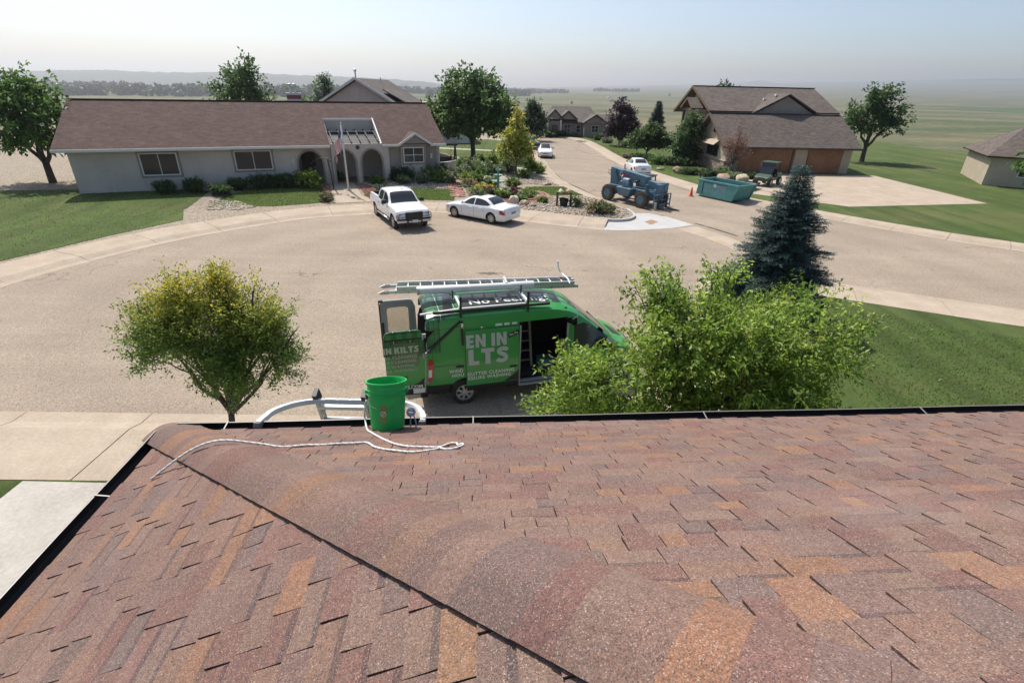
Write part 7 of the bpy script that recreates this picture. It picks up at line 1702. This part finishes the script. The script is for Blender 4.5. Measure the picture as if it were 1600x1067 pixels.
# ================================================================== machines, street things, garden things
def boulder(name, label, loc, size, col, seed, parent=None, cat='boulder'):
    bm = bmesh.new(); bmesh.ops.create_icosphere(bm, subdivisions=3, radius=1); r = random.Random(seed); ph = [r.uniform(0, 6) for _ in range(6)]
    pl = [(Vector((r.uniform(-1, 1), r.uniform(-1, 1), r.uniform(-.6, 1))).normalized(), r.uniform(.62, .9)) for _ in range(7)]
    for v in bm.verts:
        p = v.co.copy()
        for n_, d_ in pl:
            q = p.dot(n_)
            if q > d_: p -= n_*(q-d_)*.9
        p *= 1+.07*math.sin(p.x*4+ph[0])*math.sin(p.y*5+ph[1])+.04*math.sin(p.z*9+ph[2]+p.x*6); v.co = Vector((p.x*size[0], p.y*size[1], p.z*size[2]))
    me = bpy.data.meshes.new(name); bm.to_mesh(me); bm.free(); me.materials.append(MATS['rock'])
    a = me.color_attributes.new('col', 'FLOAT_COLOR', 'CORNER'); a.data.foreach_set('color', list((*col, 1.0))*len(me.loops)); me.polygons.foreach_set('use_smooth', [True]*len(me.polygons)); me.set_sharp_from_angle(angle=R_(35))
    o = link_mesh(name, me, parent); o.location = (loc[0], loc[1], loc[2]+size[2]*.62); o.rotation_euler = (0, 0, r.uniform(0, 6))
    if not parent: tag(o, label, cat)
    return o
# ---- telehandler
th = thing('telehandler', 'weathered blue telehandler with lowered boom and forks parked in the street', 'telehandler', (8.62, 38.15, 0), heading(.58, -.816))
def tyre_big(x, y, r, w):
    sg = 1 if y > 0 else -1; b = MB(); b.lathe([(r*.55, -w/2+.03), (r*.8, -w/2), (r*.93, -w/2+.04), (r*.95, 0), (r*.93, w/2-.04), (r*.8, w/2), (r*.55, w/2-.03)], 32, axis='y', closed=True)
    o = b.build('wheel', 'muddy_rubber', th, auto=35); o.location = (x, y, r)
    b = MB()
    for i in range(20):
        for s_ in (-1, 1):
            a = 2*math.pi*(i+(.5 if s_ > 0 else 0))/20; d_ = Vector((math.cos(a), 0, math.sin(a))); a2 = a+.16; d2 = Vector((math.cos(a2), 0, math.sin(a2)))
            b.bar(d_*r*.96+Vector((0, s_*w*.48, 0)), d2*r*.985+Vector((0, s_*.01, 0)), .07, .06, up=d_)
    b.build('tread', 'muddy_rubber', o)
    b = MB(); yo = sg*w*.32; b.lathe([(r*.56, yo-.04), (r*.56, yo+.04), (r*.50, yo+sg*.05), (r*.42, yo-sg*.06), (r*.2, yo-sg*.03), (r*.16, yo+sg*.06), (.02, yo+sg*.07)] if sg > 0 else [(.02, yo+sg*.07), (r*.16, yo+sg*.06), (r*.2, yo-sg*.03), (r*.42, yo-sg*.06), (r*.50, yo+sg*.05), (r*.56, yo+.04), (r*.56, yo-.04)], 24, axis='y')
    b.build('rim', 'handler_blue', o, auto=30)
for x in (1.62, -1.62):
    for y in (1.0, -1.0): tyre_big(x, y, .56, .40)
b = MB(); b.box((-.1, 0, .82), (4.2, .95, .5)); b.box((1.62, 0, .56), (.4, 1.7, .28)); b.box((-1.62, 0, .56), (.4, 1.7, .28)); b.build('chassis', 'handler_blue', th, bevel=.03)
b = MB(); b.add([(-.85,-1.05,1.10),(.55,-1.05,1.10),(.55,-.5,1.12),(-.85,-.5,1.12),(-.62,-.98,.52),(.30,-.98,.52),(.30,-.5,.52),(-.62,-.5,.52)], [(0,1,2,3),(7,6,5,4),(0,4,5,1),(1,5,6,2),(2,6,7,3),(3,7,4,0)]); tk = b.build('fuel_tank', 'handler_blue', th, bevel=.03)
b = MB(); b.box((-.55, -.85, 1.125), (.3, .2, .03)); b.box((.2, -.8, 1.13), (.12, .12, .05)); b.build('tank_cap', 'plate_white', tk)
b = MB(); b.box((-.3, -.62, 1.32), (.9, .5, .36)); b.lathe([(.22, -.3), (.24, 0), (.22, .3)], 16, (-.25, -.62, 1.5), 'x'); b.build('engine_cover', 'handler_blue', th, bevel=.04)
b = MB(); b.tube([(-.75, -.6, 1.3), (-.78, -.62, 1.75), (-.7, -.62, 1.85)], .05, 8); b.build('exhaust_pipe', 'dull_aluminium', th, smooth=True)
# rear tower plates and boom
for y in (-.34, .34):
    b = MB(); b.extr([(-2.15, .7), (-1.25, .7), (-1.55, 1.6), (-1.72, 2.12), (-2.15, 2.12)], y-.03, y+.03); b.build('boom_tower', 'handler_blue', th)
def boom(b, a, e, w_, h0, h1): 
    a = Vector(a); e = Vector(e); d_ = (e-a).normalized(); n_ = Vector((-d_.z, 0, d_.x))
    P = [a+n_*h0/2, e+n_*h1/2, e-n_*h1/2, a-n_*h0/2]; b.add([p+Vector((0, -w_/2, 0)) for p in P]+[p+Vector((0, w_/2, 0)) for p in P], [(0,1,2,3),(7,6,5,4),(0,4,5,1),(1,5,6,2),(2,6,7,3),(3,7,4,0)])
b = MB(); boom(b, (-2.35, 0, 1.98), (1.15, 0, 1.56), .46, .52, .56); bo = b.build('boom', 'handler_blue', th, bevel=.02)
b = MB(); boom(b, (1.1, 0, 1.57), (2.2, 0, 1.43), .36, .42, .42); b.build('boom_extension', 'handler_blue', bo, bevel=.015)
b = MB(); boom(b, (-1.1, 0, 2.10), (1.2, 0, 1.78), .47, .1, .34); b.build('boom_top_plate', 'handler_blue', bo)
mat('logo_red', (.42, .03, .04), .5)
d_ = Vector((3.5, 0, -.42)).normalized(); n_ = Vector((-d_.z, 0, d_.x)); o0 = Vector((-1.05, -.240, 1.76))
b = MB()
for i in range(20):
    a0_, a1_ = 2*math.pi*i/20, 2*math.pi*(i+1)/20; q = o0+d_*-.18+n_*.07; b.quad(*[q+(d_*math.cos(a)+n_*math.sin(a))*r for r, a in ((.12, a0_), (.17, a0_), (.17, a1_), (.12, a1_))])
b.build('logo_ring', 'plate_white', bo)
V, F = text_mesh('GRADALL', .26, .006); b = MB(); b.add([o0+d_*(x*.8-.26)+n_*y+Vector((0, -.003, 0)) for x, y, _ in V], F); b.build('lettering', 'logo_red', bo, fix=False)
b = MB(); b.tube([(-2.1, -.2, 2.08), (-2.45, -.3, 1.98), (-2.5, -.3, 1.8), (-2.2, -.25, 1.6)], .018, 6); b.tube([(-.3, -.3, 1.35), (.6, -.3, 1.62)], .06, 10); b.build('hydraulic_hose', 'black_plastic', th, smooth=True)
# open cab on the far side
b = MB(); b.box((.35, .68, 1.15), (1.3, .62, .4)); b.build('cab_base', 'handler_blue', th, bevel=.02)
b = MB()
for x in (-.2, .95):
    for y in (.42, .96): b.bar((x, y, 1.3), (x, y, 1.95), .06, .06)
b.box((.38, .69, 1.97), (1.3, .66, .06)); b.build('cab_frame', 'fork_steel', th)
b = MB(); b.box((.1, .69, 1.45), (.45, .45, .15)); b.box((-.1, .69, 1.75), (.12, .45, .5)); b.build('seat', 'black_plastic', th, bevel=.03)
# front axle stabiliser plate, boom head and fork carriage
b = MB(); b.box((1.55, -.48, 1.05), (.10, .30, .95)); b.box((2.0, .0, .75), (.3, .8, .5)); b.build('front_frame', 'handler_blue', th, bevel=.02)
b = MB(); b.box((2.28, 0, 1.15), (.34, .55, .9)); b.box((2.3, .42, 1.40), (.4, .36, .55)); b.build('boom_head', 'handler_blue', th, bevel=.02)
fc = MB(); fc.bar((2.58, -.85, .98), (2.58, .85, .98), .06, .06); fc.bar((2.58, -.85, .30), (2.58, .85, .30), .08, .12); fc.bar((2.58, -.85, .62), (2.58, .85, .62), .05, .06)
for y in (-.85, -.45, 0, .45, .85): fc.bar((2.58, y, .12), (2.58, y, 1.0), .06, .06)
fcr = fc.build('fork_carriage', 'handler_blue', th)
for y in (-.42, .42):
    b = MB(); b.box((2.66, y, .5), (.06, .12, .85)); b.box((3.22, y, .075), (1.18, .12, .05)); b.build('fork', 'fork_steel', fcr)
b = MB(); b.box((2.72, -.80, .28), (.1, .12, .5)); 
for i in range(4): b.lathe([(.07, -.02), (.07, .02)], 10, (2.75, -.80, .1+i*.12))
b.build('chain_stack', 'dull_aluminium', fcr)
# ---- dumpster
dm = thing('dumpster', 'teal roll-off dumpster standing in the street beside the orange cone', 'dumpster', (14.35, 41.6, 0), heading(.51, -.86))
LN, WD, ZB, ZT = 3.3, 1.85, .16, 1.20
def dface(name, P, parent=dm, m='dumpster_teal', t=.05): b = MB(); b.slab([Vector(p) for p in P], t); return b.build(name, m, parent)
dface('side_wall', [(0, 0, ZB), (LN, 0, ZB), (LN+.38, 0, ZT), (0, 0, ZT)]); dface('side_wall', [(0, WD, ZT), (LN+.38, WD, ZT), (LN, WD, ZB), (0, WD, ZB)])
dface('end_wall', [(0, 0.06, ZB), (0, 0.06, ZT), (0, WD-.06, ZT), (0, WD-.06, ZB)]); dface('end_wall', [(LN, .06, ZB), (LN, WD-.06, ZB), (LN+.38, WD-.06, ZT), (LN+.38, .06, ZT)])
dface('floor', [(0.06, .06, ZB+.04), (LN-.02, .06, ZB+.04), (LN-.02, WD-.06, ZB+.04), (.06, WD-.06, ZB+.04)])
b = MB()
for y in (-.05, WD+.03): b.bar((-.05, y, ZT+.02), (LN+.45, y, ZT+.02), .13, .13)
for x in (-.02,): b.bar((x, 0.03, ZT+.02), (x, WD-.05, ZT+.02), .11, .12)
b.bar((LN+.41, .03, ZT+.02), (LN+.41, WD-.05, ZT+.02), .1, .12); b.build('top_rail', 'dumpster_teal', dm, bevel=.015)
for y in (-.06, WD+.05):
    b = MB(); b.box((.42, y, .70), (.16, .11, 1.0)); b.extr([(-.02, ZB), (.34, ZB+.02), (.34, ZT-.05), (.10, ZT-.05)], y-.05, y+.05); b.bar((.3, y, ZB+.02), (LN, y, ZB+.02), .11, .18); b.bar((LN-.02, y, ZB), (LN+.36, y, ZT-.05), .12, .16); b.extr([(LN-.62, ZB+.1), (LN-.05, ZB+.1), (LN+.28, ZT-.05), (LN-.62, ZT-.05)], y-.035, y+.035); b.build('side_rib', 'dumpster_teal', dm)
k = NB('dumpster_panel'); b2 = k.ramp(k.noise(1.6, 5, .75), [(.35, (.08, .25, .245)), (.6, (.17, .36, .355))]); b2 = k.mix(k.rng(k.noise(8, 6, .85), .62, .70, 0, .8), b2, (.05, .12, .12)); k.out(b2, .6)
b = MB(); b.box((1.60, -.03, .68), (2.10, .05, .78)); b.build('side_panel', 'dumpster_panel', dm)
b = MB(); b.box((1.62, -.062, .98), (.24, .012, .24)); b.build('label_plate', 'plate_white', dm); b = MB(); b.box((2.35, -.062, .86), (.9, .012, .22)); b.build('label_plate', 'dull_grey' if 'dull_grey' in MATS else (mat('dull_grey', (.20, .30, .31), .6) and 'dull_grey'), dm)
for x in (.3, 2.8):
    for y in (.25, WD-.25):
        b = MB(); b.lathe([(.10, -.08), (.10, .08)], 14, (x, y, .10), 'y'); b.build('roller', 'fork_steel', dm)
rubble = MB(); V0, F0 = ico(); r = random.Random(5)
for i in range(170):
    s_ = r.uniform(.05, .16); rubble.add([Vector(v)*s_*r.uniform(.7, 1.2)+Vector((r_x, r_y, ZB+.12+r.uniform(0, .25))) for r_x, r_y in [(r.uniform(.4, LN-.4), r.uniform(.3, WD-.3))] for v in V0], [tuple(f) for f in F0], 0, vary((.15, .14, .09), .4, r))
o = rubble.build('debris', 'rock', colors=True); o.location = (14.35, 41.6, 0); o.rotation_euler = (0, 0, heading(.51, -.86)); o['kind'] = 'stuff'
# ---- traffic cone
cn = thing('traffic_cone', 'orange traffic cone at the left end of the teal dumpster', 'cone', (13.75, 41.15, 0))
b = MB(); b.lathe([(.145, .03), (.13, .06), (.03, .70), (.02, .705)], 20); b.build('cone_body', 'cone_orange', cn, auto=30); b = MB(); b.prism(rr4(-.19, .19, -.19, .19, .05), 0, .035); b.build('cone_base', 'cone_orange', cn, bevel=.006)
# ---- low trailer with boulders behind the dumpster
tr = thing('flatbed_trailer', 'black flatbed trailer carrying two boulders behind the dumpster', 'trailer', (18.2, 45.3, 0), heading(.75, -.66))
b = MB(); b.box((0, 0, .52), (4.4, 1.9, .08)); b.build('deck', 'weathered_wood', tr); b = MB()
for y in (-.97, .97): b.bar((-2.2, y, .56), (2.2, y, .56), .07, .16)
for x in (-2.2, 2.2): b.bar((x, -1, .56), (x, 1, .56), .07, .16)
for x in (-2.2, -.8, .8): 
    for y in (-.97, .97): b.bar((x, y, .6), (x, y, 1.0), .06, .06)
b.bar((2.2, 0, .5), (3.4, 0, .5), .1, .1); b.build('frame', 'black_plastic', tr)
for x in (-.45, .35):
    for y in (-1.1, 1.1): wheel(tr, x, y, .30, .2, 5, 'dull_aluminium')
tl_ = Matrix.Rotation(heading(.75, -.66), 3, 'Z')
for i, (x, y, s_, c, nm) in enumerate([(-.55, -.1, (.78, .55, .44), (.42,.27,.19), 'large tan boulder on the trailer behind the dumpster'), (1.05, -.1, (.62, .55, .48), (.48,.40,.29), 'pale boulder on the trailer near the spruce')]):
    p = Vector((18.2, 45.3, 0))+tl_ @ Vector((x, y, 0)); boulder('boulder', nm, (p.x, p.y, .52), s_, c, 70+i)
# ---- small utility vehicle on the driveway
uv = thing('utility_vehicle', 'dark green open utility vehicle with roof on the driveway behind the spruce', 'utility vehicle', (22.0, 46.6, .158), heading(-.72, -.69))
mat('utv_green', (.035, .075, .05), .4); b = MB(); b.extr([(-1.4,.45),(1.35,.42),(1.42,.75),(.75,1.0),(.55,.75),(-.3,.70),(-.4,.95),(-1.4,.95)], -.62, .62); b.build('body', 'utv_green', uv, bevel=.04)
for x in (.95, -.95):
    for y in (.62, -.62): wheel(uv, x, y, .33, .26, 5)
b = MB()
for y in (-.58, .58): b.tube([(.85, y, .95), (.45, y, 1.85), (-.55, y, 1.85), (-.65, y, .9)], .03, 8)
for x in (.45, -.55): b.tube([(x, -.58, 1.85), (x, .58, 1.85)], .03, 8)
b.build('roll_cage', 'black_plastic', uv, smooth=True); b = MB(); b.box((-.05, 0, 1.90), (1.25, 1.3, .06)); b.build('roof', 'utv_green', uv, bevel=.02)
b = MB(); b.box((-.15, 0, .85), (.45, 1.1, .15)); b.box((-.38, 0, 1.1), (.12, 1.1, .5)); b.build('seat', 'black_plastic', uv, bevel=.03)
b = MB(); b.add([(.83, -.55, .98), (.83, .55, .98), (.5, .55, 1.78), (.5, -.55, 1.78)], [(0,1,2,3)]); b.build('windscreen', 'car_glass', uv)
for y in (-.4, .4): b = MB(); b.box((1.41, y, .72), (.04, .2, .1)); b.build('headlight', 'headlight', uv, bevel=.01)
# ---- flagpole and flag
PX, PY = -12.15, 38.2; pz = z_nw(PX, PY)
fp = thing('flagpole', 'white flagpole in front of the arched entry', 'flagpole', (PX, PY, pz)); b = MB(); b.tube([(0,0,-.1),(0,0,2.2),(.0,0,4.45)], [.075,.065,.05], 10); b.build('pole', 'white_trim', fp, smooth=True); b = MB(); b.lathe([(.01,4.43),(.055,4.47),(.06,4.51),(.03,4.56),(.0,4.57)], 12); b.build('finial', 'alloy', fp, smooth=True)
b = MB(); b.lathe([(.2, -.02), (.2, .06), (.1, .1)], 14); b.build('pole_base', 'grey_concrete', fp)
b = MB(); nr, ncl = 13, 24; V = []; fw, fh_ = 1.25, .95
for j in range(nr+1):
    for i in range(ncl+1):
        t = i/ncl; s_ = j/nr; x = -.09-.56*t-.05*math.sin(t*9+s_*2); y = .13*math.sin(t*15+s_*1.5)*(.25+t*.75); z = 4.05-fh_*s_-1.25*t**1.15+.05*math.sin(t*11); V.append((x, y, z))
for j in range(nr):
    for i in range(ncl):
        q = [j*(ncl+1)+i, j*(ncl+1)+i+1, (j+1)*(ncl+1)+i+1, (j+1)*(ncl+1)+i]
        canton = i < ncl*.4 and j < 7; c = (.018, .025, .10) if canton else ((.42, .02, .04) if j % 2 == 0 else (.85, .83, .8))
        if canton and (i+j) % 2 == 0 and i % 2 == 0: c = (.25, .27, .36)
        b.add([V[k_] for k_ in q], [(0,1,2,3)], 0, c)
o = b.build('flag', 'vertex_paint', None, colors=True, fix=False); o.location = (PX, PY, pz); tag(o, 'red, white and blue striped flag hanging limp on the flagpole', 'flag')
# ---- curved-arm garden stand
gs_ = thing('arched_stand', 'dark garden post with a curved arm beside the entry path', 'garden stand', (-13.35, 38.25, z_nw(-13.35, 38.25))); b = MB(); b.tube([(.12,0,-.1),(.06,0,1.0),(-.08,0,2.05)], [.055,.05,.04], 8); b.build('post', 'bronze_metal', gs_, smooth=True)
b = MB(); pts = [Vector((-1.35,0,1.68)),Vector((-1.05,0,1.92)),Vector((-.7,0,2.08)),Vector((-.3,0,2.13)),Vector((.05,0,2.02)),Vector((.22,0,1.90))]
pts = smooth_path(pts, 4)
for p, q in zip(pts[:-1], pts[1:]): b.bar(p, q, .16, .045)
b.build('curved_arm', 'bronze_metal', gs_)
# ---- fountain
fz = z_nw(-1.32, 39.75); fo = thing('fountain', 'green bronze three-tier fountain among the flower beds', 'fountain', (-1.32, 39.75, fz))
b = MB(); b.lathe([(.3,-.05),(.28,.1),(.12,.18),(.10,.75),(.16,.80),(.10,.86),(.08,1.2),(.12,1.24),(.07,1.28),(.06,1.62)], 18); b.build('column', 'patina', fo, auto=35)
for z, r_ in ((.80, .52), (1.24, .34), (1.62, .19)):
    b = MB(); b.lathe([(.06, z-.03), (r_*.6, z), (r_*.95, z+.09), (r_, z+.12), (r_*.94, z+.115), (r_*.55, z+.05), (.01, z+.04)], 24); b.build('bowl', 'patina', fo, auto=35)
b = MB(); b.lathe([(.05,1.72),(.09,1.78),(.05,1.85),(.01,1.9)], 10); b.build('finial', 'patina', fo, smooth=True)
b = MB(); b.lathe([(.95,-.05),(1.02,.28),(1.05,.34),(.98,.34),(.92,.2),(.02,.18)], 26); b.build('basin', 'white_trim', fo, auto=35)
# ---- wooden planter stand with rocks on top
ps = thing('planter_stand', 'dark timber stand holding a black tub on the corner gravel', 'planter', (3.32, 35.55, z_nw(3.3, 35.5)), R_(-8))
for x in (-.46, .46): b = MB(); b.box((x, 0, .45), (.13, .3, .95)); b.build('post', 'weathered_wood', ps)
b = MB(); b.box((0, 0, .86), (.8, .12, .1)); b.build('cross_bar', 'weathered_wood', ps); b = MB(); b.lathe([(.24, .06), (.32, .5), (.34, .52), (.3, .5), (.22, .1)], 18); b.build('tub', 'black_plastic', ps, auto=35)
for i, (x, c, nm) in enumerate(((-.25, (.55,.5,.42), 'pale rock resting on the left of the planter stand'), (.28, (.45,.30,.20), 'tan rock resting on the right of the planter stand'))): boulder('garden_rock', nm, (3.32+x, 35.55-x*.1, z_nw(3.3, 35.5)+.91), (.26, .2, .15), c, 90+i)
for i, (x, y, s_, c, nm) in enumerate([(-.08,36.3,(.36,.3,.34),(.52,.46,.37),'white boulder just behind the sedan boot'),(.62,35.7,(.38,.28,.22),(.45,.34,.25),'tan boulder right of the sedan on the gravel'),(1.2,35.3,(.3,.25,.16),(.25,.19,.16),'low brown rock on the gravel by the pavement'),(4.55,35.9,(.5,.3,.2),(.5,.42,.28),'flat yellow rock right of the planter stand'),(2.6,43.9,(.45,.25,.16),(.42,.3,.22),'flat rock beside the pavement strip of gravel'),(-2.4,44.6,(.7,.4,.3),(.5,.42,.3),'pale stacked rock left of the fountain'),(-1.2,44.9,(.55,.4,.32),(.52,.45,.35),'round pale rock behind the fountain'),(15.95,53.1,(.75,.45,.38),(.36,.26,.18),'brown boulder at the edge of the right lawn'),(14.7,54.6,(.4,.3,.22),(.3,.26,.22),'grey rock on the lawn beside the white sedan'),(16.9,60.3,(.6,.4,.4),(.35,.3,.25),'grey boulder under the apple tree'),(20.6,51.2,(.4,.3,.3),(.45,.42,.38),'white rock at the foot of the brown tree')]):
    boulder('boulder', nm, (x, y, (z_nw(x, y) if x < 8 else .14)-.03), s_, c, 300+i)
# ---- red flagstones and ring edging
fr_ = bpy.data.objects.new('flagstone_path', None); C.objects.link(fr_); tag(fr_, 'path of red flagstones climbing from the lawn to the house corner', 'path'); r = random.Random(8)
for i in range(26):
    t = i/25; x = -4.15+(-.75)*t+.35*math.sin(i*2.1); y = 37.9+4.2*t+.2*math.cos(i*1.7); n = r.randint(5, 7); s_ = r.uniform(.22, .38); b = MB()
    b.prism([(x+s_*r.uniform(.8, 1.15)*math.cos(2*math.pi*q/n+i), y+s_*r.uniform(.7, 1.0)*math.sin(2*math.pi*q/n+i)) for q in range(n)], z_nw(x, y)-.02, z_nw(x, y)+.06); b.build('flagstone', 'red_flagstone', fr_, bevel=.01)
ed_ = bpy.data.objects.new('garden_edging', None); C.objects.link(ed_); tag(ed_, 'curved ring of red edging stones around the fountain bed', 'edging')
for i in range(34):
    a = R_(-150+200*i/33); x = -.3+2.35*math.cos(a); y = 39.0+2.35*math.sin(a)*.95; b = MB(); b.box((x, y, z_nw(x, y)+.05), (.21, .34, .14), rz=a, taper=.92); b.build('edging_stone', 'red_flagstone', ed_, bevel=.015)
for i in range(26):
    a = R_(-120+160*i/25); x = -.3+2.75*math.cos(a); y = 39.0+2.75*math.sin(a)*.95; b = MB(); b.box((x, y, z_nw(x, y)+.03), (.24, .38, .08), rz=a+.05, taper=.9); b.build('edging_stone', 'red_flagstone', ed_, bevel=.015)
# patio with curved wall and a timber swing frame
path_piece('patio', [(-6.6,46.0),(-5.3,46.5),(-5.0,49.0),(-5.3,53.6),(-8.6,54.6),(-9.8,50.5),(-7.9,48.0)], 'red_flagstone', .03)
pw_ = MB(); n = 22; Vv = []
for i in range(n+1):
    a = R_(-62+120*i/n)
    for rr_, z in ((2.75, 0), (2.75, .95), (2.55, .95), (2.55, 0)): Vv.append((-8.1+rr_*math.cos(a), 51.2+rr_*1.15*math.sin(a), z_nw(-6, 50)-.1+z))
pw_.add(Vv, [(i*4+q, (i+1)*4+q, (i+1)*4+(q+1) % 4, i*4+(q+1) % 4) for i in range(n) for q in range(4)]+[(0,1,2,3), (n*4+3, n*4+2, n*4+1, n*4)]); tag(pw_.build('patio_wall', 'white_stucco', auto=40), 'curved white stucco wall around the side patio', 'wall')
pg = thing('swing_frame', 'brown timber swing frame on the side patio', 'swing', (-6.75, 50.3, z_nw(-6.7, 50.3)), R_(20))
for x in (-1.1, 1.1): b = MB(); b.bar((x, -.7, 0), (x, 0, 2.05), .12, .12); b.bar((x, .7, 0), (x, 0, 2.05), .12, .12); b.bar((x, -.4, .85), (x, .4, .85), .08, .1); b.build('a_frame', 'pergola_brown', pg)
b = MB(); b.bar((-1.35, 0, 2.1), (1.35, 0, 2.1), .14, .16); b.build('top_beam', 'pergola_brown', pg); b = MB(); b.box((0, 0, .55), (1.5, .5, .06)); b.box((0, .26, .82), (1.5, .05, .45)); b.build('seat', 'pergola_brown', pg)
b = MB()
for x in (-.7, .7): b.tube([(x, 0, .56), (x, 0, 2.05)], .012, 5)
b.build('chain', 'black_plastic', pg)
for i, (x, y) in enumerate(((-7.6, 52.2), (-6.6, 52.8))):
    pc = thing('patio_chair', ('brown patio chair left behind the swing frame', 'brown patio chair right behind the swing frame')[i], 'chair', (x, y, z_nw(x, y)+.03), R_(200+60*i)); b = MB(); b.box((0,0,.42), (.5,.5,.05)); b.build('seat', 'brick_red', pc); b = MB(); b.box((0,.24,.72), (.5,.05,.6)); b.build('backrest', 'brick_red', pc)
    for sx in (-.22, .22):
        for sy in (-.22, .22): b = MB(); b.box((sx, sy, .2), (.05,.05,.42)); b.build('leg', 'pergola_brown', pc)
# branch lying at the far kerb
b = MB(); rb = random.Random(3)
for i in range(7): limb(b, (-.8+i*.25, rb.uniform(-.1,.1), .08), (-.2+i*.25, rb.uniform(-.4,.4), .22), .04, .015, rb, 4, 5)
o = b.build('fallen_branch', 'bark'); o.location = (9.75, 84.5, .06); o.rotation_euler = (0,0,R_(-50)); tag(o, 'dead branches lying at the far kerb', 'branch')
# ---- neighbours beyond the picture edges
def ranch(label, loc, rz, w_, d_, wallm, roofm):
    t = thing('house', label, 'house', loc, rz); b = MB(); b.box((0, 0, 1.4), (w_, d_, 2.8)); b.build('wall', wallm, t)
    roof_plane(t, 'roof', [(-w_/2-.5, -d_/2-.5, 2.7), (w_/2+.5, -d_/2-.5, 2.7), (w_/2-2.5, 0, 5.0), (-w_/2+2.5, 0, 5.0)], roofm); roof_plane(t, 'roof', [(-w_/2-.5, d_/2+.5, 2.7), (w_/2+.5, d_/2+.5, 2.7), (w_/2-2.5, 0, 5.0), (-w_/2+2.5, 0, 5.0)], roofm)
    roof_plane(t, 'roof', [(-w_/2-.5, -d_/2-.5, 2.7), (-w_/2-.5, d_/2+.5, 2.7), (-w_/2+2.5, 0, 5.0)], roofm); roof_plane(t, 'roof', [(w_/2+.5, -d_/2-.5, 2.7), (w_/2+.5, d_/2+.5, 2.7), (w_/2-2.5, 0, 5.0)], roofm)
    for u in (-w_*.3, w_*.05, w_*.33): window(t, u-.8, u+.8, 1.0, 2.3, -d_/2, 2, 1)
    b = MB(); b.box((-w_*.12, -d_/2-.03, 1.1), (1.0, .08, 2.1)); b.build('front_door', 'weathered_wood', t)
    gable(t, w_*.33, -d_/2-1.2, 0, 2.6, 2.7, 4.2, roofm, wallm)
ranch('low tan house with grey hip roof at the far right', (52, 50, .0), R_(-28), 15, 9, 'tan_stucco', 'taupe_roof')
ranch('low grey house with brown hip roof at the far left', (-46, 30, -.3), R_(58), 15, 9, 'grey_stucco', 'brown_roof')
# ================================================================== haze
b = MB(); b.box((0, 4460, 80), (24200, 9300, 250)); hz = b.build('haze', 'dark_trim'); hz['kind'] = 'stuff'
hm_ = bpy.data.materials.new('haze_air'); hm_.use_nodes = True; hn = hm_.node_tree; hn.nodes.clear(); ho = hn.nodes.new('ShaderNodeOutputMaterial'); pv = hn.nodes.new('ShaderNodeVolumePrincipled')
pv.inputs['Color'].default_value = (.95, .97, 1.0, 1); pv.inputs['Density'].default_value = .00017; pv.inputs['Anisotropy'].default_value = .55
hn.links.new(pv.outputs[0], ho.inputs['Volume']); hz.data.materials.clear(); hz.data.materials.append(hm_)

# ---- repeats share a group
cnt = {}
for o in bpy.data.objects:
    if o.parent is None and 'category' in o: cnt.setdefault(o.name.split('.')[0], []).append(o)
for nm, L2 in cnt.items():
    if len(L2) > 1:
        for o in L2: o['group'] = nm.replace('_', ' ') + ('es' if nm.endswith(('sh', 's')) else 's') + ' around the court'
